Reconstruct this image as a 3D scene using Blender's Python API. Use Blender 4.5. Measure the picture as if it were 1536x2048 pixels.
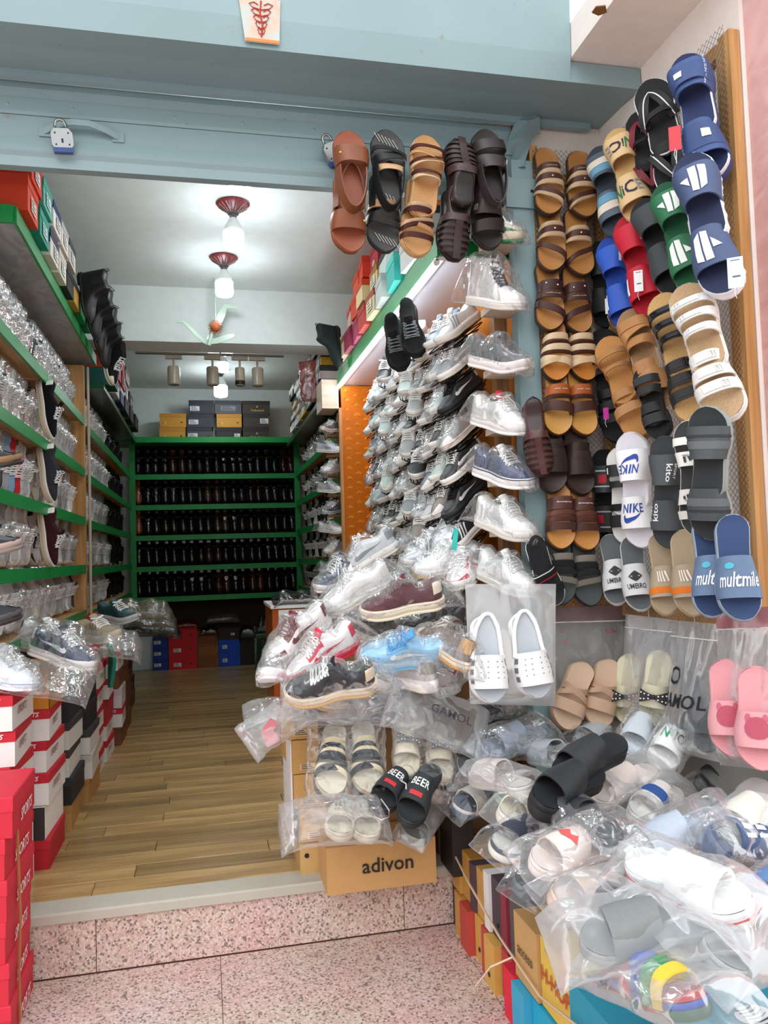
import bpy, math, random
import numpy as np
from mathutils import Matrix, Vector, noise

for o in list(bpy.data.objects):
    bpy.data.objects.remove(o)
SC = bpy.context.scene
COL = SC.collection
random.seed(7)

# ------------------------------------------------------------------ camera
# world: X to the right along the shop front, Y into the shop, Z up; z = 0 is the shop floor, the street lies at -0.25
FPX, CX, CY, HC = 1600.0, 768.0, 1024.0, 1.2
_dy = np.array([(408 - CX) / FPX, -(1116 - CY) / FPX, -1.0]); _dy /= np.linalg.norm(_dy)
_dx = np.cross(_dy, np.array([-0.009, 1.0, 0.05])); _dx /= np.linalg.norm(_dx)
_dz = np.cross(_dx, _dy)
RW = np.stack([_dx, _dy, _dz], 1)          # camera axes from world axes
cam_data = bpy.data.cameras.new('camera')
cam_data.sensor_fit = 'VERTICAL'
cam_data.sensor_height = 24.0
cam_data.lens = FPX / 2048.0 * 24.0
cam_data.clip_start = 0.05
cam = bpy.data.objects.new('camera', cam_data)
COL.objects.link(cam)
_m = Matrix([[RW[c][r] for c in range(3)] for r in range(3)]).to_4x4()
_m.translation = (0, 0, HC)
cam.matrix_world = _m
SC.camera = cam

# ------------------------------------------------------------------ world, light, exposure
SC.view_settings.view_transform = 'Standard'
SC.view_settings.look = 'None'
SC.view_settings.gamma = 1.0
SC.view_settings.use_curve_mapping = False
SC.view_settings.exposure = 0.52
world = bpy.data.worlds.new('overcast_sky')
SC.world = world
world.use_nodes = True
_bg = world.node_tree.nodes['Background']
_bg.inputs['Color'].default_value = (0.93, 0.96, 1.0, 1)
_bg.inputs['Strength'].default_value = 1.3
sun_data = bpy.data.lights.new('soft_sun', 'SUN')
sun_data.energy = 0.8
sun_data.angle = math.radians(50)
sun_data.color = (1.0, 0.98, 0.95)
sun = bpy.data.objects.new('soft_sun', sun_data)
COL.objects.link(sun)
sun.rotation_euler = Vector((0.28, 0.72, -0.62)).to_track_quat('-Z', 'Y').to_euler()
BULB_W, TUBE_W = 36.0, 26.0

# ------------------------------------------------------------------ points from the photograph on a known plane
def ray(u, v):
    return RW.T @ np.array([(u - CX) / FPX, -(v - CY) / FPX, -1.0])
def aY(u, v, Y):
    d = ray(u, v); t = Y / d[1]; return Vector((d[0] * t, Y, HC + d[2] * t))
def aX(u, v, X):
    d = ray(u, v); t = X / d[0]; return Vector((X, d[1] * t, HC + d[2] * t))
def aZ(u, v, Z):
    d = ray(u, v); t = (Z - HC) / d[2]; return Vector((d[0] * t, d[1] * t, Z))

# ------------------------------------------------------------------ materials
_M = {}
def _nt(name):
    m = bpy.data.materials.new(name); m.use_nodes = True
    nt = m.node_tree
    return m, nt, nt.nodes, nt.links, nt.nodes['Principled BSDF']
def lin(c):
    if isinstance(c, str):
        c = c.lstrip('#'); c = c if len(c) == 6 else ''.join(x + x for x in c); c = [int(c[i:i + 2], 16) / 255 for i in (0, 2, 4)]
    return tuple((x / 12.92 if x <= 0.04045 else ((x + 0.055) / 1.055) ** 2.4) for x in c) + (1,)
def mat(col, kind='plain'):
    """a coloured surface: kind gives gloss and grain"""
    key = (col, kind)
    if key in _M: return _M[key]
    m, nt, N, L, b = _nt('%s_%s' % (kind, str(col).lstrip('#')))
    c = lin(col)
    R, scale, bump, var, spec = {
        'plain': (0.6, 60, 0.0, 0.06, 0.4), 'leather': (0.42, 220, 0.12, 0.18, 0.5), 'patent': (0.16, 90, 0.03, 0.1, 0.6),
        'fabric': (0.85, 500, 0.25, 0.12, 0.2), 'suede': (0.95, 300, 0.2, 0.2, 0.1), 'rubber': (0.55, 120, 0.05, 0.08, 0.4),
        'foam': (0.7, 250, 0.1, 0.1, 0.3), 'card': (0.62, 30, 0.03, 0.08, 0.35), 'gloss': (0.28, 40, 0.0, 0.05, 0.5),
        'paint': (0.42, 9, 0.02, 0.16, 0.45), 'wall': (0.9, 14, 0.05, 0.08, 0.2), 'metal': (0.35, 40, 0.02, 0.1, 0.5),
        'cork': (0.8, 260, 0.2, 0.35, 0.2)}[kind]
    b.inputs['Roughness'].default_value = R
    b.inputs['Specular IOR Level'].default_value = spec
    if kind == 'metal': b.inputs['Metallic'].default_value = 0.9
    if kind == 'patent': b.inputs['Coat Weight'].default_value = 0.5; b.inputs['Coat Roughness'].default_value = 0.08
    tc = N.new('ShaderNodeTexCoord'); nz = N.new('ShaderNodeTexNoise')
    nz.inputs['Scale'].default_value = scale; nz.inputs['Detail'].default_value = 3
    L.new(tc.outputs['Object'], nz.inputs['Vector'])
    mx = N.new('ShaderNodeMix'); mx.data_type = 'RGBA'
    mx.inputs[6].default_value = tuple(x * (1 - var) for x in c[:3]) + (1,)
    mx.inputs[7].default_value = tuple(min(1, x * (1 + var)) for x in c[:3]) + (1,)
    L.new(nz.outputs['Fac'], mx.inputs[0]); L.new(mx.outputs[2], b.inputs['Base Color'])
    if bump:
        bp = N.new('ShaderNodeBump'); bp.inputs['Strength'].default_value = bump; bp.inputs['Distance'].default_value = 0.002
        L.new(nz.outputs['Fac'], bp.inputs['Height']); L.new(bp.outputs['Normal'], b.inputs['Normal'])
    _M[key] = m
    return m
def emit(name, col, k):
    m, nt, N, L, b = _nt(name)
    b.inputs['Base Color'].default_value = lin(col); b.inputs['Emission Color'].default_value = lin(col)
    b.inputs['Emission Strength'].default_value = k
    return m
def wood(name, c1, c2, rough=0.5, axis=0, scale=7.0, rand=0.0):
    m, nt, N, L, b = _nt(name)
    tc = N.new('ShaderNodeTexCoord'); mp = N.new('ShaderNodeMapping'); nz = N.new('ShaderNodeTexNoise')
    s = [scale * 6] * 3; s[axis] = scale * 0.35
    mp.inputs['Scale'].default_value = s
    L.new(tc.outputs['Object'], mp.inputs['Vector']); L.new(mp.outputs['Vector'], nz.inputs['Vector'])
    nz.inputs['Scale'].default_value = 1.0; nz.inputs['Detail'].default_value = 5; nz.inputs['Distortion'].default_value = 0.6
    cr = N.new('ShaderNodeValToRGB')
    cr.color_ramp.elements[0].position = 0.32; cr.color_ramp.elements[0].color = lin(c1)
    cr.color_ramp.elements[1].position = 0.68; cr.color_ramp.elements[1].color = lin(c2)
    L.new(nz.outputs['Fac'], cr.inputs['Fac'])
    out = cr.outputs['Color']
    if rand:
        oi = N.new('ShaderNodeObjectInfo'); hs = N.new('ShaderNodeHueSaturation')
        mr = N.new('ShaderNodeMapRange'); mr.inputs[3].default_value = 1 - rand; mr.inputs[4].default_value = 1 + rand
        L.new(oi.outputs['Random'], mr.inputs[0]); L.new(mr.outputs[0], hs.inputs['Value']); L.new(out, hs.inputs['Color'])
        L.new(oi.outputs['Random'], mp.inputs['Location'])
        out = hs.outputs['Color']
    L.new(out, b.inputs['Base Color'])
    b.inputs['Roughness'].default_value = rough
    bp = N.new('ShaderNodeBump'); bp.inputs['Strength'].default_value = 0.08; bp.inputs['Distance'].default_value = 0.002
    L.new(nz.outputs['Fac'], bp.inputs['Height']); L.new(bp.outputs['Normal'], b.inputs['Normal'])
    return m
def granite():
    m, nt, N, L, b = _nt('pink_granite')
    tc = N.new('ShaderNodeTexCoord')
    vo = N.new('ShaderNodeTexVoronoi'); vo.inputs['Scale'].default_value = 150
    L.new(tc.outputs['Object'], vo.inputs['Vector'])
    sp = N.new('ShaderNodeSeparateColor'); L.new(vo.outputs['Color'], sp.inputs['Color'])
    cr = N.new('ShaderNodeValToRGB'); cr.color_ramp.interpolation = 'CONSTANT'
    e = cr.color_ramp.elements
    e[0].position = 0; e[0].color = lin('#75655f'); e[1].position = 0.14; e[1].color = lin('#d9bdb3')
    for p, c in ((0.42, '#e8d4ca'), (0.66, '#d2aea4'), (0.84, '#c8a298')):
        x = e.new(p); x.color = lin(c)
    L.new(sp.outputs['Red'], cr.inputs['Fac'])
    nz = N.new('ShaderNodeTexNoise'); nz.inputs['Scale'].default_value = 3; nz.inputs['Detail'].default_value = 6
    L.new(tc.outputs['Object'], nz.inputs['Vector'])
    mx = N.new('ShaderNodeMix'); mx.data_type = 'RGBA'; mx.blend_type = 'MULTIPLY'; mx.inputs[0].default_value = 0.35
    L.new(cr.outputs['Color'], mx.inputs[6]); L.new(nz.outputs['Color'], mx.inputs[7])
    mr = N.new('ShaderNodeMix'); mr.data_type = 'RGBA'; mr.inputs[0].default_value = 0.12
    L.new(mx.outputs[2], mr.inputs[6]); mr.inputs[7].default_value = lin('#e8cfc8')
    L.new(mr.outputs[2], b.inputs['Base Color']); b.inputs['Roughness'].default_value = 0.6
    return m
def marbled(name, c1, c2, rough=0.4):
    m, nt, N, L, b = _nt(name)
    tc = N.new('ShaderNodeTexCoord'); nz = N.new('ShaderNodeTexNoise')
    nz.inputs['Scale'].default_value = 9; nz.inputs['Detail'].default_value = 6; nz.inputs['Distortion'].default_value = 2.2
    mp = N.new('ShaderNodeMapping'); mp.inputs['Scale'].default_value = (1, 0.45, 1)
    L.new(tc.outputs['Object'], mp.inputs['Vector']); L.new(mp.outputs['Vector'], nz.inputs['Vector'])
    cr = N.new('ShaderNodeValToRGB')
    cr.color_ramp.elements[0].position = 0.35; cr.color_ramp.elements[0].color = lin(c1)
    cr.color_ramp.elements[1].position = 0.62; cr.color_ramp.elements[1].color = lin(c2)
    L.new(nz.outputs['Fac'], cr.inputs['Fac']); L.new(cr.outputs['Color'], b.inputs['Base Color'])
    b.inputs['Roughness'].default_value = rough
    return m
def painted_metal(name, c, rust=0.5):
    m, nt, N, L, b = _nt(name)
    tc = N.new('ShaderNodeTexCoord')
    n1 = N.new('ShaderNodeTexNoise'); n1.inputs['Scale'].default_value = 2.2; n1.inputs['Detail'].default_value = 5
    n2 = N.new('ShaderNodeTexNoise'); n2.inputs['Scale'].default_value = 26; n2.inputs['Detail'].default_value = 6
    for n in (n1, n2): L.new(tc.outputs['Object'], n.inputs['Vector'])
    a = lin(c)
    mx = N.new('ShaderNodeMix'); mx.data_type = 'RGBA'
    mx.inputs[6].default_value = tuple(x * 0.86 for x in a[:3]) + (1,); mx.inputs[7].default_value = tuple(min(1, x * 1.12) for x in a[:3]) + (1,)
    L.new(n1.outputs['Fac'], mx.inputs[0])
    cr = N.new('ShaderNodeValToRGB'); cr.color_ramp.elements[0].position = 0.66; cr.color_ramp.elements[1].position = 0.78
    cr.color_ramp.elements[0].color = (0, 0, 0, 1); cr.color_ramp.elements[1].color = (rust, rust, rust, 1)
    L.new(n2.outputs['Fac'], cr.inputs['Fac'])
    m2 = N.new('ShaderNodeMix'); m2.data_type = 'RGBA'; m2.inputs[7].default_value = lin('#8b8375')
    L.new(cr.outputs['Color'], m2.inputs[0]); L.new(mx.outputs[2], m2.inputs[6]); L.new(m2.outputs[2], b.inputs['Base Color'])
    b.inputs['Roughness'].default_value = 0.45
    bp = N.new('ShaderNodeBump'); bp.inputs['Strength'].default_value = 0.12; bp.inputs['Distance'].default_value = 0.01
    L.new(n1.outputs['Fac'], bp.inputs['Height']); L.new(bp.outputs['Normal'], b.inputs['Normal'])
    return m
def film(name, tint='#ffffff', cover=0.2, gloss=0.5, rough=0.09, bump=0.6, scale=22.0):
    """thin creased plastic film: clear between creases, milky on them, with a glossy sheen"""
    m, nt, N, L, b = _nt(name)
    N.remove(b)
    out = N['Material Output']
    tc = N.new('ShaderNodeTexCoord'); oi = N.new('ShaderNodeObjectInfo')
    mp = N.new('ShaderNodeMapping'); L.new(tc.outputs['Object'], mp.inputs['Vector'])
    cb = N.new('ShaderNodeVectorMath'); cb.operation = 'SCALE'; cb.inputs[0].default_value = (7, 3, 5)
    L.new(oi.outputs['Random'], cb.inputs['Scale']); L.new(cb.outputs[0], mp.inputs['Location'])
    nz = N.new('ShaderNodeTexNoise'); nz.noise_type = 'RIDGED_MULTIFRACTAL'
    nz.inputs['Scale'].default_value = scale; nz.inputs['Detail'].default_value = 2.5; nz.inputs['Distortion'].default_value = 1.1
    L.new(mp.outputs['Vector'], nz.inputs['Vector'])
    bp = N.new('ShaderNodeBump'); bp.inputs['Strength'].default_value = bump; bp.inputs['Distance'].default_value = 0.012
    L.new(nz.outputs['Fac'], bp.inputs['Height'])
    tr = N.new('ShaderNodeBsdfTransparent'); tr.inputs['Color'].default_value = (0.97, 0.98, 0.99, 1)
    df = N.new('ShaderNodeBsdfDiffuse'); df.inputs['Color'].default_value = lin(tint); L.new(bp.outputs['Normal'], df.inputs['Normal'])
    tl = N.new('ShaderNodeBsdfTranslucent'); tl.inputs['Color'].default_value = lin(tint)
    gl = N.new('ShaderNodeBsdfGlossy'); gl.inputs['Roughness'].default_value = rough; L.new(bp.outputs['Normal'], gl.inputs['Normal'])
    d2 = N.new('ShaderNodeMixShader'); d2.inputs[0].default_value = 0.4; L.new(df.outputs[0], d2.inputs[1]); L.new(tl.outputs[0], d2.inputs[2])
    sh = N.new('ShaderNodeMixShader'); sh.inputs[0].default_value = gloss; L.new(d2.outputs[0], sh.inputs[1]); L.new(gl.outputs[0], sh.inputs[2])
    mr = N.new('ShaderNodeMapRange'); mr.inputs[1].default_value = 0.75; mr.inputs[2].default_value = 1.7
    mr.inputs[3].default_value = cover * 0.45; mr.inputs[4].default_value = min(0.95, cover * 2.2)
    L.new(nz.outputs['Fac'], mr.inputs[0])
    lw = N.new('ShaderNodeLayerWeight'); lw.inputs['Blend'].default_value = 0.35; L.new(bp.outputs['Normal'], lw.inputs['Normal'])
    ad = N.new('ShaderNodeMath'); ad.operation = 'MULTIPLY_ADD'; ad.inputs[1].default_value = 0.45
    L.new(lw.outputs['Fresnel'], ad.inputs[0]); L.new(mr.outputs[0], ad.inputs[2]); ad.use_clamp = True
    fx = N.new('ShaderNodeMixShader'); L.new(ad.outputs[0], fx.inputs[0]); L.new(tr.outputs[0], fx.inputs[1]); L.new(sh.outputs[0], fx.inputs[2])
    L.new(fx.outputs[0], out.inputs['Surface'])
    return m

F_CLEAR = film('clear_wrap', cover=0.11, gloss=0.72, rough=0.06, bump=0.9, scale=20)
F_MILKY = film('milky_bag', cover=0.2, gloss=0.62, rough=0.1, bump=0.8, scale=13)
F_CLOUD = film('cloudy_bag', '#eef1f3', cover=0.32, gloss=0.45, rough=0.16, bump=0.7, scale=11)
F_HANG = film('zip_bag_film', cover=0.17, gloss=0.6, rough=0.09, bump=0.6, scale=9)
F_PINK = film('pink_film', '#9c4450', cover=0.8, gloss=0.25, rough=0.2, bump=0.3, scale=9)
GREEN = mat('#12883f', 'paint'); BLUE = painted_metal('blue_paint', '#8aa4a8', 0.75)
PINE = wood('pine', '#a9783f', '#cfa169', 0.6, 2, 6); PINEY = wood('pine_along_y', '#a9783f', '#cfa169', 0.6, 1, 6); PINEX = wood('pine_along_x', '#9a6a38', '#c39058', 0.6, 0, 6)
PALE = wood('pale_wood', '#c9b49b', '#e2d3bf', 0.6, 0, 6)
ORANGE = mat('#cf6f12', 'gloss'); GOLD = mat('#f0a63a', 'gloss')
CREAM = mat('#ece4dc', 'wall'); WHITEW = mat('#d6e0dd', 'wall'); BLACK = mat('#161616', 'rubber')
WIRE = mat('#17171a', 'metal'); STEEL = mat('#a2a4a3', 'metal'); WHITE = mat('#f1f1ee', 'plain')

# ------------------------------------------------------------------ mesh helpers
class MB:
    def __init__(s): s.v = []; s.f = []
    def add(s, vs, fs):
        o = len(s.v); s.v += [tuple(v) for v in vs]; s.f += [tuple(i + o for i in f) for f in fs]; return s
    def box(s, x0, x1, y0, y1, z0, z1):
        return s.add([(x0, y0, z0), (x1, y0, z0), (x1, y1, z0), (x0, y1, z0), (x0, y0, z1), (x1, y0, z1), (x1, y1, z1), (x0, y1, z1)],
                     [(0, 3, 2, 1), (4, 5, 6, 7), (0, 1, 5, 4), (1, 2, 6, 5), (2, 3, 7, 6), (3, 0, 4, 7)])
    def grid(s, P, closeu=False, closev=False):
        """P: rows of points"""
        n, m = len(P), len(P[0]); o = len(s.v)
        for r in P: s.v += [tuple(p) for p in r]
        for i in range(n if closeu else n - 1):
            for j in range(m if closev else m - 1):
                a, b = i, (i + 1) % n; c, d = j, (j + 1) % m
                s.f.append((o + a * m + c, o + b * m + c, o + b * m + d, o + a * m + d))
        return s
    def tube(s, pts, r, k=5, close=False, flat=1.0):
        pts = [Vector(p) for p in pts]; n = len(pts); rows = []
        for i, p in enumerate(pts):
            a = pts[(i - 1) % n] if (i or close) else pts[0]; b = pts[(i + 1) % n] if (i < n - 1 or close) else pts[-1]
            d = (b - a).normalized() if (b - a).length > 1e-9 else Vector((1, 0, 0))
            u = d.cross(Vector((0, 0, 1)));
            if u.length < 0.05: u = d.cross(Vector((0, 1, 0)))
            u.normalize(); w = d.cross(u)
            rr = r[i] if isinstance(r, (list, tuple)) else r
            rows.append([p + u * (math.cos(6.2832 * j / k) * rr) + w * (math.sin(6.2832 * j / k) * rr * flat) for j in range(k)])
        o = len(s.v); s.grid(rows, closeu=close, closev=True)
        if not close:
            s.f.append(tuple(range(o + k - 1, o - 1, -1))); s.f.append(tuple(o + (n - 1) * k + j for j in range(k)))
        return s
    def lathe(s, prof, k=20, c=(0, 0, 0)):
        rows = [[(c[0] + r * math.cos(6.2832 * j / k), c[1] + r * math.sin(6.2832 * j / k), c[2] + z) for j in range(k)] for r, z in prof]
        return s.grid(rows, closev=True)
    def plate(s, poly, t, fn=None):
        """flat polygon (x, y) list with thickness t along z"""
        n = len(poly)
        vs = [(x, y, 0) for x, y in poly] + [(x, y, t) for x, y in poly]
        fs = [tuple(range(n - 1, -1, -1)), tuple(range(n, 2 * n))] + [(i, (i + 1) % n, n + (i + 1) % n, n + i) for i in range(n)]
        if fn: vs = [fn(*v) for v in vs]
        return s.add(vs, fs)
    def mesh(s, name, smooth=False, angle=None):
        me = bpy.data.meshes.new(name); me.from_pydata([tuple(float(c) for c in v) for v in s.v], [], s.f)
        me.materials.append(None)
        if smooth:
            me.shade_smooth()
            if angle:
                me.set_sharp_from_angle(angle=math.radians(angle))
        me.update()
        return me

def obj(name, me, material, parent=None, M=None, kind=None):
    if isinstance(me, MB): me = me.mesh(name)
    o = bpy.data.objects.new(name, me); COL.objects.link(o)
    o.material_slots[0].link = 'OBJECT'; o.material_slots[0].material = material
    if parent is not None: o.parent = parent
    if M is not None: o.matrix_local = M
    if kind: o['kind'] = kind
    return o
def tag(o, label, cat, group=None):
    o['label'] = label; o['category'] = cat
    if group: o['group'] = group
    return o
def empty(name, loc=(0, 0, 0), M=None):
    o = bpy.data.objects.new(name, None); COL.objects.link(o); o.empty_display_size = 0.05
    if M is not None: o.matrix_local = M
    else: o.location = loc
    return o
def struct(name, me, material, parent=None):
    o = obj(name, me, material, parent)
    if parent is None: o['kind'] = 'structure'
    return o
def frame(pos, fwd, up, scale=1.0):
    f = Vector(fwd).normalized(); u = Vector(up); u = (u - f * u.dot(f)).normalized(); l = u.cross(f)
    if isinstance(scale, (int, float)): scale = (scale,) * 3
    M = Matrix(((f.x * scale[0], l.x * scale[1], u.x * scale[2], pos[0]), (f.y * scale[0], l.y * scale[1], u.y * scale[2], pos[1]),
                (f.z * scale[0], l.z * scale[1], u.z * scale[2], pos[2]), (0, 0, 0, 1)))
    return M
def pchip(kn):
    x = np.array([k[0] for k in kn], float); y = np.array([k[1] for k in kn], float)
    h = np.diff(x); d = np.diff(y) / h; m = np.zeros(len(x)); m[0] = d[0]; m[-1] = d[-1]
    for i in range(1, len(x) - 1):
        m[i] = 0 if d[i - 1] * d[i] <= 0 else 2 * d[i - 1] * d[i] / (d[i - 1] + d[i])
    def f(s):
        s = min(max(s, x[0]), x[-1]); i = min(int(np.searchsorted(x, s, 'right')) - 1, len(h) - 1); i = max(i, 0)
        t = (s - x[i]) / h[i]; t2 = t * t; t3 = t2 * t
        return float((2 * t3 - 3 * t2 + 1) * y[i] + (t3 - 2 * t2 + t) * h[i] * m[i] + (-2 * t3 + 3 * t2) * y[i + 1] + (t3 - t2) * h[i] * m[i + 1])
    return f
ORD = ['first', 'second', 'third', 'fourth', 'fifth', 'sixth', 'seventh', 'eighth', 'ninth', 'tenth', 'eleventh', 'twelfth', 'thirteenth',
       'fourteenth', 'fifteenth', 'sixteenth', 'seventeenth', 'eighteenth', 'nineteenth', 'twentieth', 'twenty-first', 'twenty-second', 'twenty-third', 'twenty-fourth', 'twenty-fifth', 'twenty-sixth']

# ------------------------------------------------------------------ lettering
_TX = {}
def text2d(body, shear=0.0, res=2):
    """outline of a word as (verts, faces), centred, one unit high for the capital"""
    k = (body, shear, res)
    if k in _TX: return _TX[k]
    cu = bpy.data.curves.new('t', 'FONT'); cu.body = body; cu.resolution_u = res; cu.shear = shear; cu.align_x = 'CENTER'; cu.size = 1.0; cu.offset = 0.012
    o = bpy.data.objects.new('t', cu); COL.objects.link(o)
    dg = bpy.context.evaluated_depsgraph_get()
    me = bpy.data.meshes.new_from_object(o.evaluated_get(dg))
    V = [(v.co.x / 0.69, v.co.y / 0.69) for v in me.vertices]; Fc = [tuple(p.vertices) for p in me.polygons]
    bpy.data.objects.remove(o); bpy.data.curves.remove(cu); bpy.data.meshes.remove(me)
    cx = (min(v[0] for v in V) + max(v[0] for v in V)) / 2
    V = [(x - cx, y - 0.5) for x, y in V]
    _TX[k] = (V, Fc)
    return _TX[k]
def letters(name, body, h, fn, material, parent, shear=0.0, stretch=1.0):
    """lettering of capital height h mapped by fn(x, y) -> point"""
    V, Fc = text2d(body, shear)
    mb = MB(); mb.add([fn(x * h * stretch, y * h) for x, y in V], Fc)
    return obj(name, mb, material, parent)
def swoosh_pts(n=14):
    """tick-like curved mark: (upper edge, lower edge)"""
    lo = [(-0.5, 0.06), (-0.5, -0.08), (-0.42, -0.2), (-0.28, -0.22), (0.0, -0.12), (0.25, 0.04), (0.5, 0.24)]
    up = [(-0.5, 0.06), (-0.4, 0.14), (-0.385, 0.03), (-0.31, -0.02), (-0.1, 0.0), (0.2, 0.09), (0.5, 0.24)]
    out = []
    for c in (up, lo):
        fx, fy = pchip([(k, p[0] + 1e-4 * k) for k, p in enumerate(c)]), pchip([(k, p[1] + 1e-4 * k) for k, p in enumerate(c)])
        out.append([(fx(6 * k / (n - 1)), fy(6 * k / (n - 1))) for k in range(n)])
    return out[0], out[1]
def shape_between(name, up, lo, fn, material, parent):
    mb = MB(); mb.grid([[fn(*a) for a in up], [fn(*a) for a in lo]])
    return obj(name, mb, material, parent)
def polys(name, plist, fn, material, parent):
    mb = MB()
    for p in plist:
        n = len(p); cx = sum(a[0] for a in p) / n; cy = sum(a[1] for a in p) / n
        ring = []
        for (ax, ay), (bx, by) in zip(p, p[1:] + p[:1]):
            m = 3 if n < 9 else 1
            for k in range(m): ring.append((ax + (bx - ax) * k / m, ay + (by - ay) * k / m))
        R = len(ring); V = [fn(cx, cy)] + [fn(cx + (x - cx) * 0.5, cy + (y - cy) * 0.5) for x, y in ring] + [fn(x, y) for x, y in ring]
        mb.add(V, [(0, 1 + i, 1 + (i + 1) % R) for i in range(R)] + [(1 + i, 1 + R + i, 1 + R + (i + 1) % R, 1 + (i + 1) % R) for i in range(R)])
    return obj(name, mb, material, parent)

# ------------------------------------------------------------------ closed shoes: one lofted last, many kinds
class Last:
    def __init__(s, L=0.28, heel=0.034, waist=0.033, ball=0.047, toe=2.0, top=None, open_to=0.5, rim=0.024, sole=0.026, spring=0.012, flare=0.004, steep=0.62, rise=1.0):
        s.L, s.toe, s.sole, s.spring, s.flare, s.open_to, s.steep = L, toe, sole, spring, flare, open_to, steep
        s._w = pchip([(0, heel * 0.9), (0.12, heel), (0.38, waist), (0.66, ball), (0.82, ball * 0.97), (1, ball * 0.8)])
        s._top = pchip(top or [(0, 0.082), (0.06, 0.086), (0.24, 0.07), (0.42, 0.082), (0.52, 0.088), (0.66, 0.07), (0.8, 0.056), (0.92, 0.048), (1, 0.036)])
        s.rimw = rim
    def w(s, a):
        k = 1.0
        if a < 0.13: k = math.sqrt(max(0, 1 - (1 - a / 0.13) ** 2))
        if a > 0.76: k *= max(0, 1 - ((a - 0.76) / 0.24) ** s.toe) ** 0.5
        return s._w(a) * k
    def yc(s, a): return -0.006 * math.sin(math.pi * a) + 0.004 * a
    def z0(s, a): return s.sole + (s.spring * ((a - 0.66) / 0.34) ** 2 if a > 0.66 else 0)
    def top(s, a): return max(s._top(a), s.z0(a) + 0.004)
    def rim(s, a):
        if a > s.open_to: return 0.0
        e = min(1, math.sqrt(max(0, 1 - (1 - min(1, (a - 0.01) / 0.1)) ** 2)) if a < 0.11 else 1)
        if a < 0.01: e = 0
        q = s.open_to - a
        e *= min(1, math.sqrt(max(0, q / 0.12)))
        return min(s.rimw * e, s.w(a) * 0.9)
    def P(s, a, t, side, off=0.0):
        w, r = s.w(a), s.rim(a); z0, zt = s.z0(a), s.top(a); g = t * math.pi / 2
        c, q = math.cos(g), math.sin(g)
        y = r + (w - r) * max(0, c) ** s.steep + off * max(0.15, c); z = z0 + (zt - z0) * q + off * q
        return (a * s.L + (off if a > 0.97 else (-off if a < 0.02 else 0)), s.yc(a) + side * y, z)
STN = [0, 0.006, 0.02, 0.045, 0.08, 0.13, 0.2, 0.27, 0.34, 0.4, 0.45, 0.49, 0.52, 0.56, 0.6, 0.65, 0.7, 0.75, 0.8, 0.85, 0.9, 0.94, 0.97, 0.99, 1.0]
TN = [0, 0.08, 0.2, 0.35, 0.5, 0.65, 0.8, 0.92, 1.0]
def upper_mesh(l, name='upper', t0=0):
    mb = MB()
    rows = []
    for a in STN:
        rows.append([l.P(a, t, 1) for t in TN if t >= t0] + [l.P(a, t, -1) for t in reversed(TN) if t >= t0])
    mb.grid(rows)
    return mb.mesh(name, True, 60)
def patch(l, a0, a1, t0, t1, off, sides=(1, -1), na=8, nt=5, fn0=None, fn1=None):
    mb = MB()
    for sd in sides:
        rows = []
        for i in range(na + 1):
            a = a0 + (a1 - a0) * i / na
            b0 = fn0(i / na) if fn0 else t0; b1 = fn1(i / na) if fn1 else t1
            rows.append([l.P(a, b0 + (b1 - b0) * j / nt, sd, off) for j in range(nt + 1)])
        mb.grid(rows if sd > 0 else rows[::-1])
    return mb
def sole_mesh(l, lo, hi, name, flare=None, bottom=True, s0=0.0, s1=1.0, ridges=0):
    """a slab of the sole between two heights (0..1 of the sole thickness)"""
    fl = l.flare if flare is None else flare
    st = [a for a in STN if s0 <= a <= s1]
    if s0 > 0: st = [s0] + st
    if s1 < 1: st = st + [s1]
    ring = [(a, 1) for a in st] + [(a, -1) for a in reversed(st)]
    mb = MB(); rows = []
    for k in range(5):
        q = k / 4; hh = lo + (hi - lo) * q; inset = (-0.003 if k in (0, 4) else 0) + (0.0012 * math.sin(math.pi * q))
        row = []
        for j, (a, sd) in enumerate(ring):
            base = l.z0(a) - l.sole; z = base + l.sole * hh
            y = l.w(a) + (fl + inset) * (1 if l.w(a) > 0.003 else 0)
            x = a * l.L + (fl + inset) * (1 if a > 0.985 else (-1 if a < 0.01 else 0))
            row.append((x, l.yc(a) + sd * y, z))
        rows.append(row)
    o = len(mb.v); mb.grid(rows, closev=True); m = len(ring)
    n = len(st)
    for base in (o, o + 4 * m):
        for i in range(n - 1):
            q = (base + i, base + i + 1, base + m - 2 - i, base + m - 1 - i)
            mb.f.append(q if base == o else q[::-1])
    return mb.mesh(name, True, 50)
def lining_mesh(l):
    mb = MB(); st = [a for a in STN if 0.02 <= a <= l.open_to - 0.005] + [l.open_to - 0.002]; rows = []
    for a in st:
        r, z = l.rim(a), l.top(a); y = l.yc(a); f = l.sole + 0.008; p = []
        for k, dz in ((1.0, 0.0), (0.9, 0.006), (0.8, 0.02), (0.75, None)): p.append((k, (z - dz) if dz is not None else f))
        row = [(a * l.L, y + r * k, zz) for k, zz in p] + [(a * l.L, y - r * k, zz) for k, zz in reversed(p)]
        rows.append(row)
    mb.grid(rows); return mb.mesh('lining', True, 60)
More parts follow.
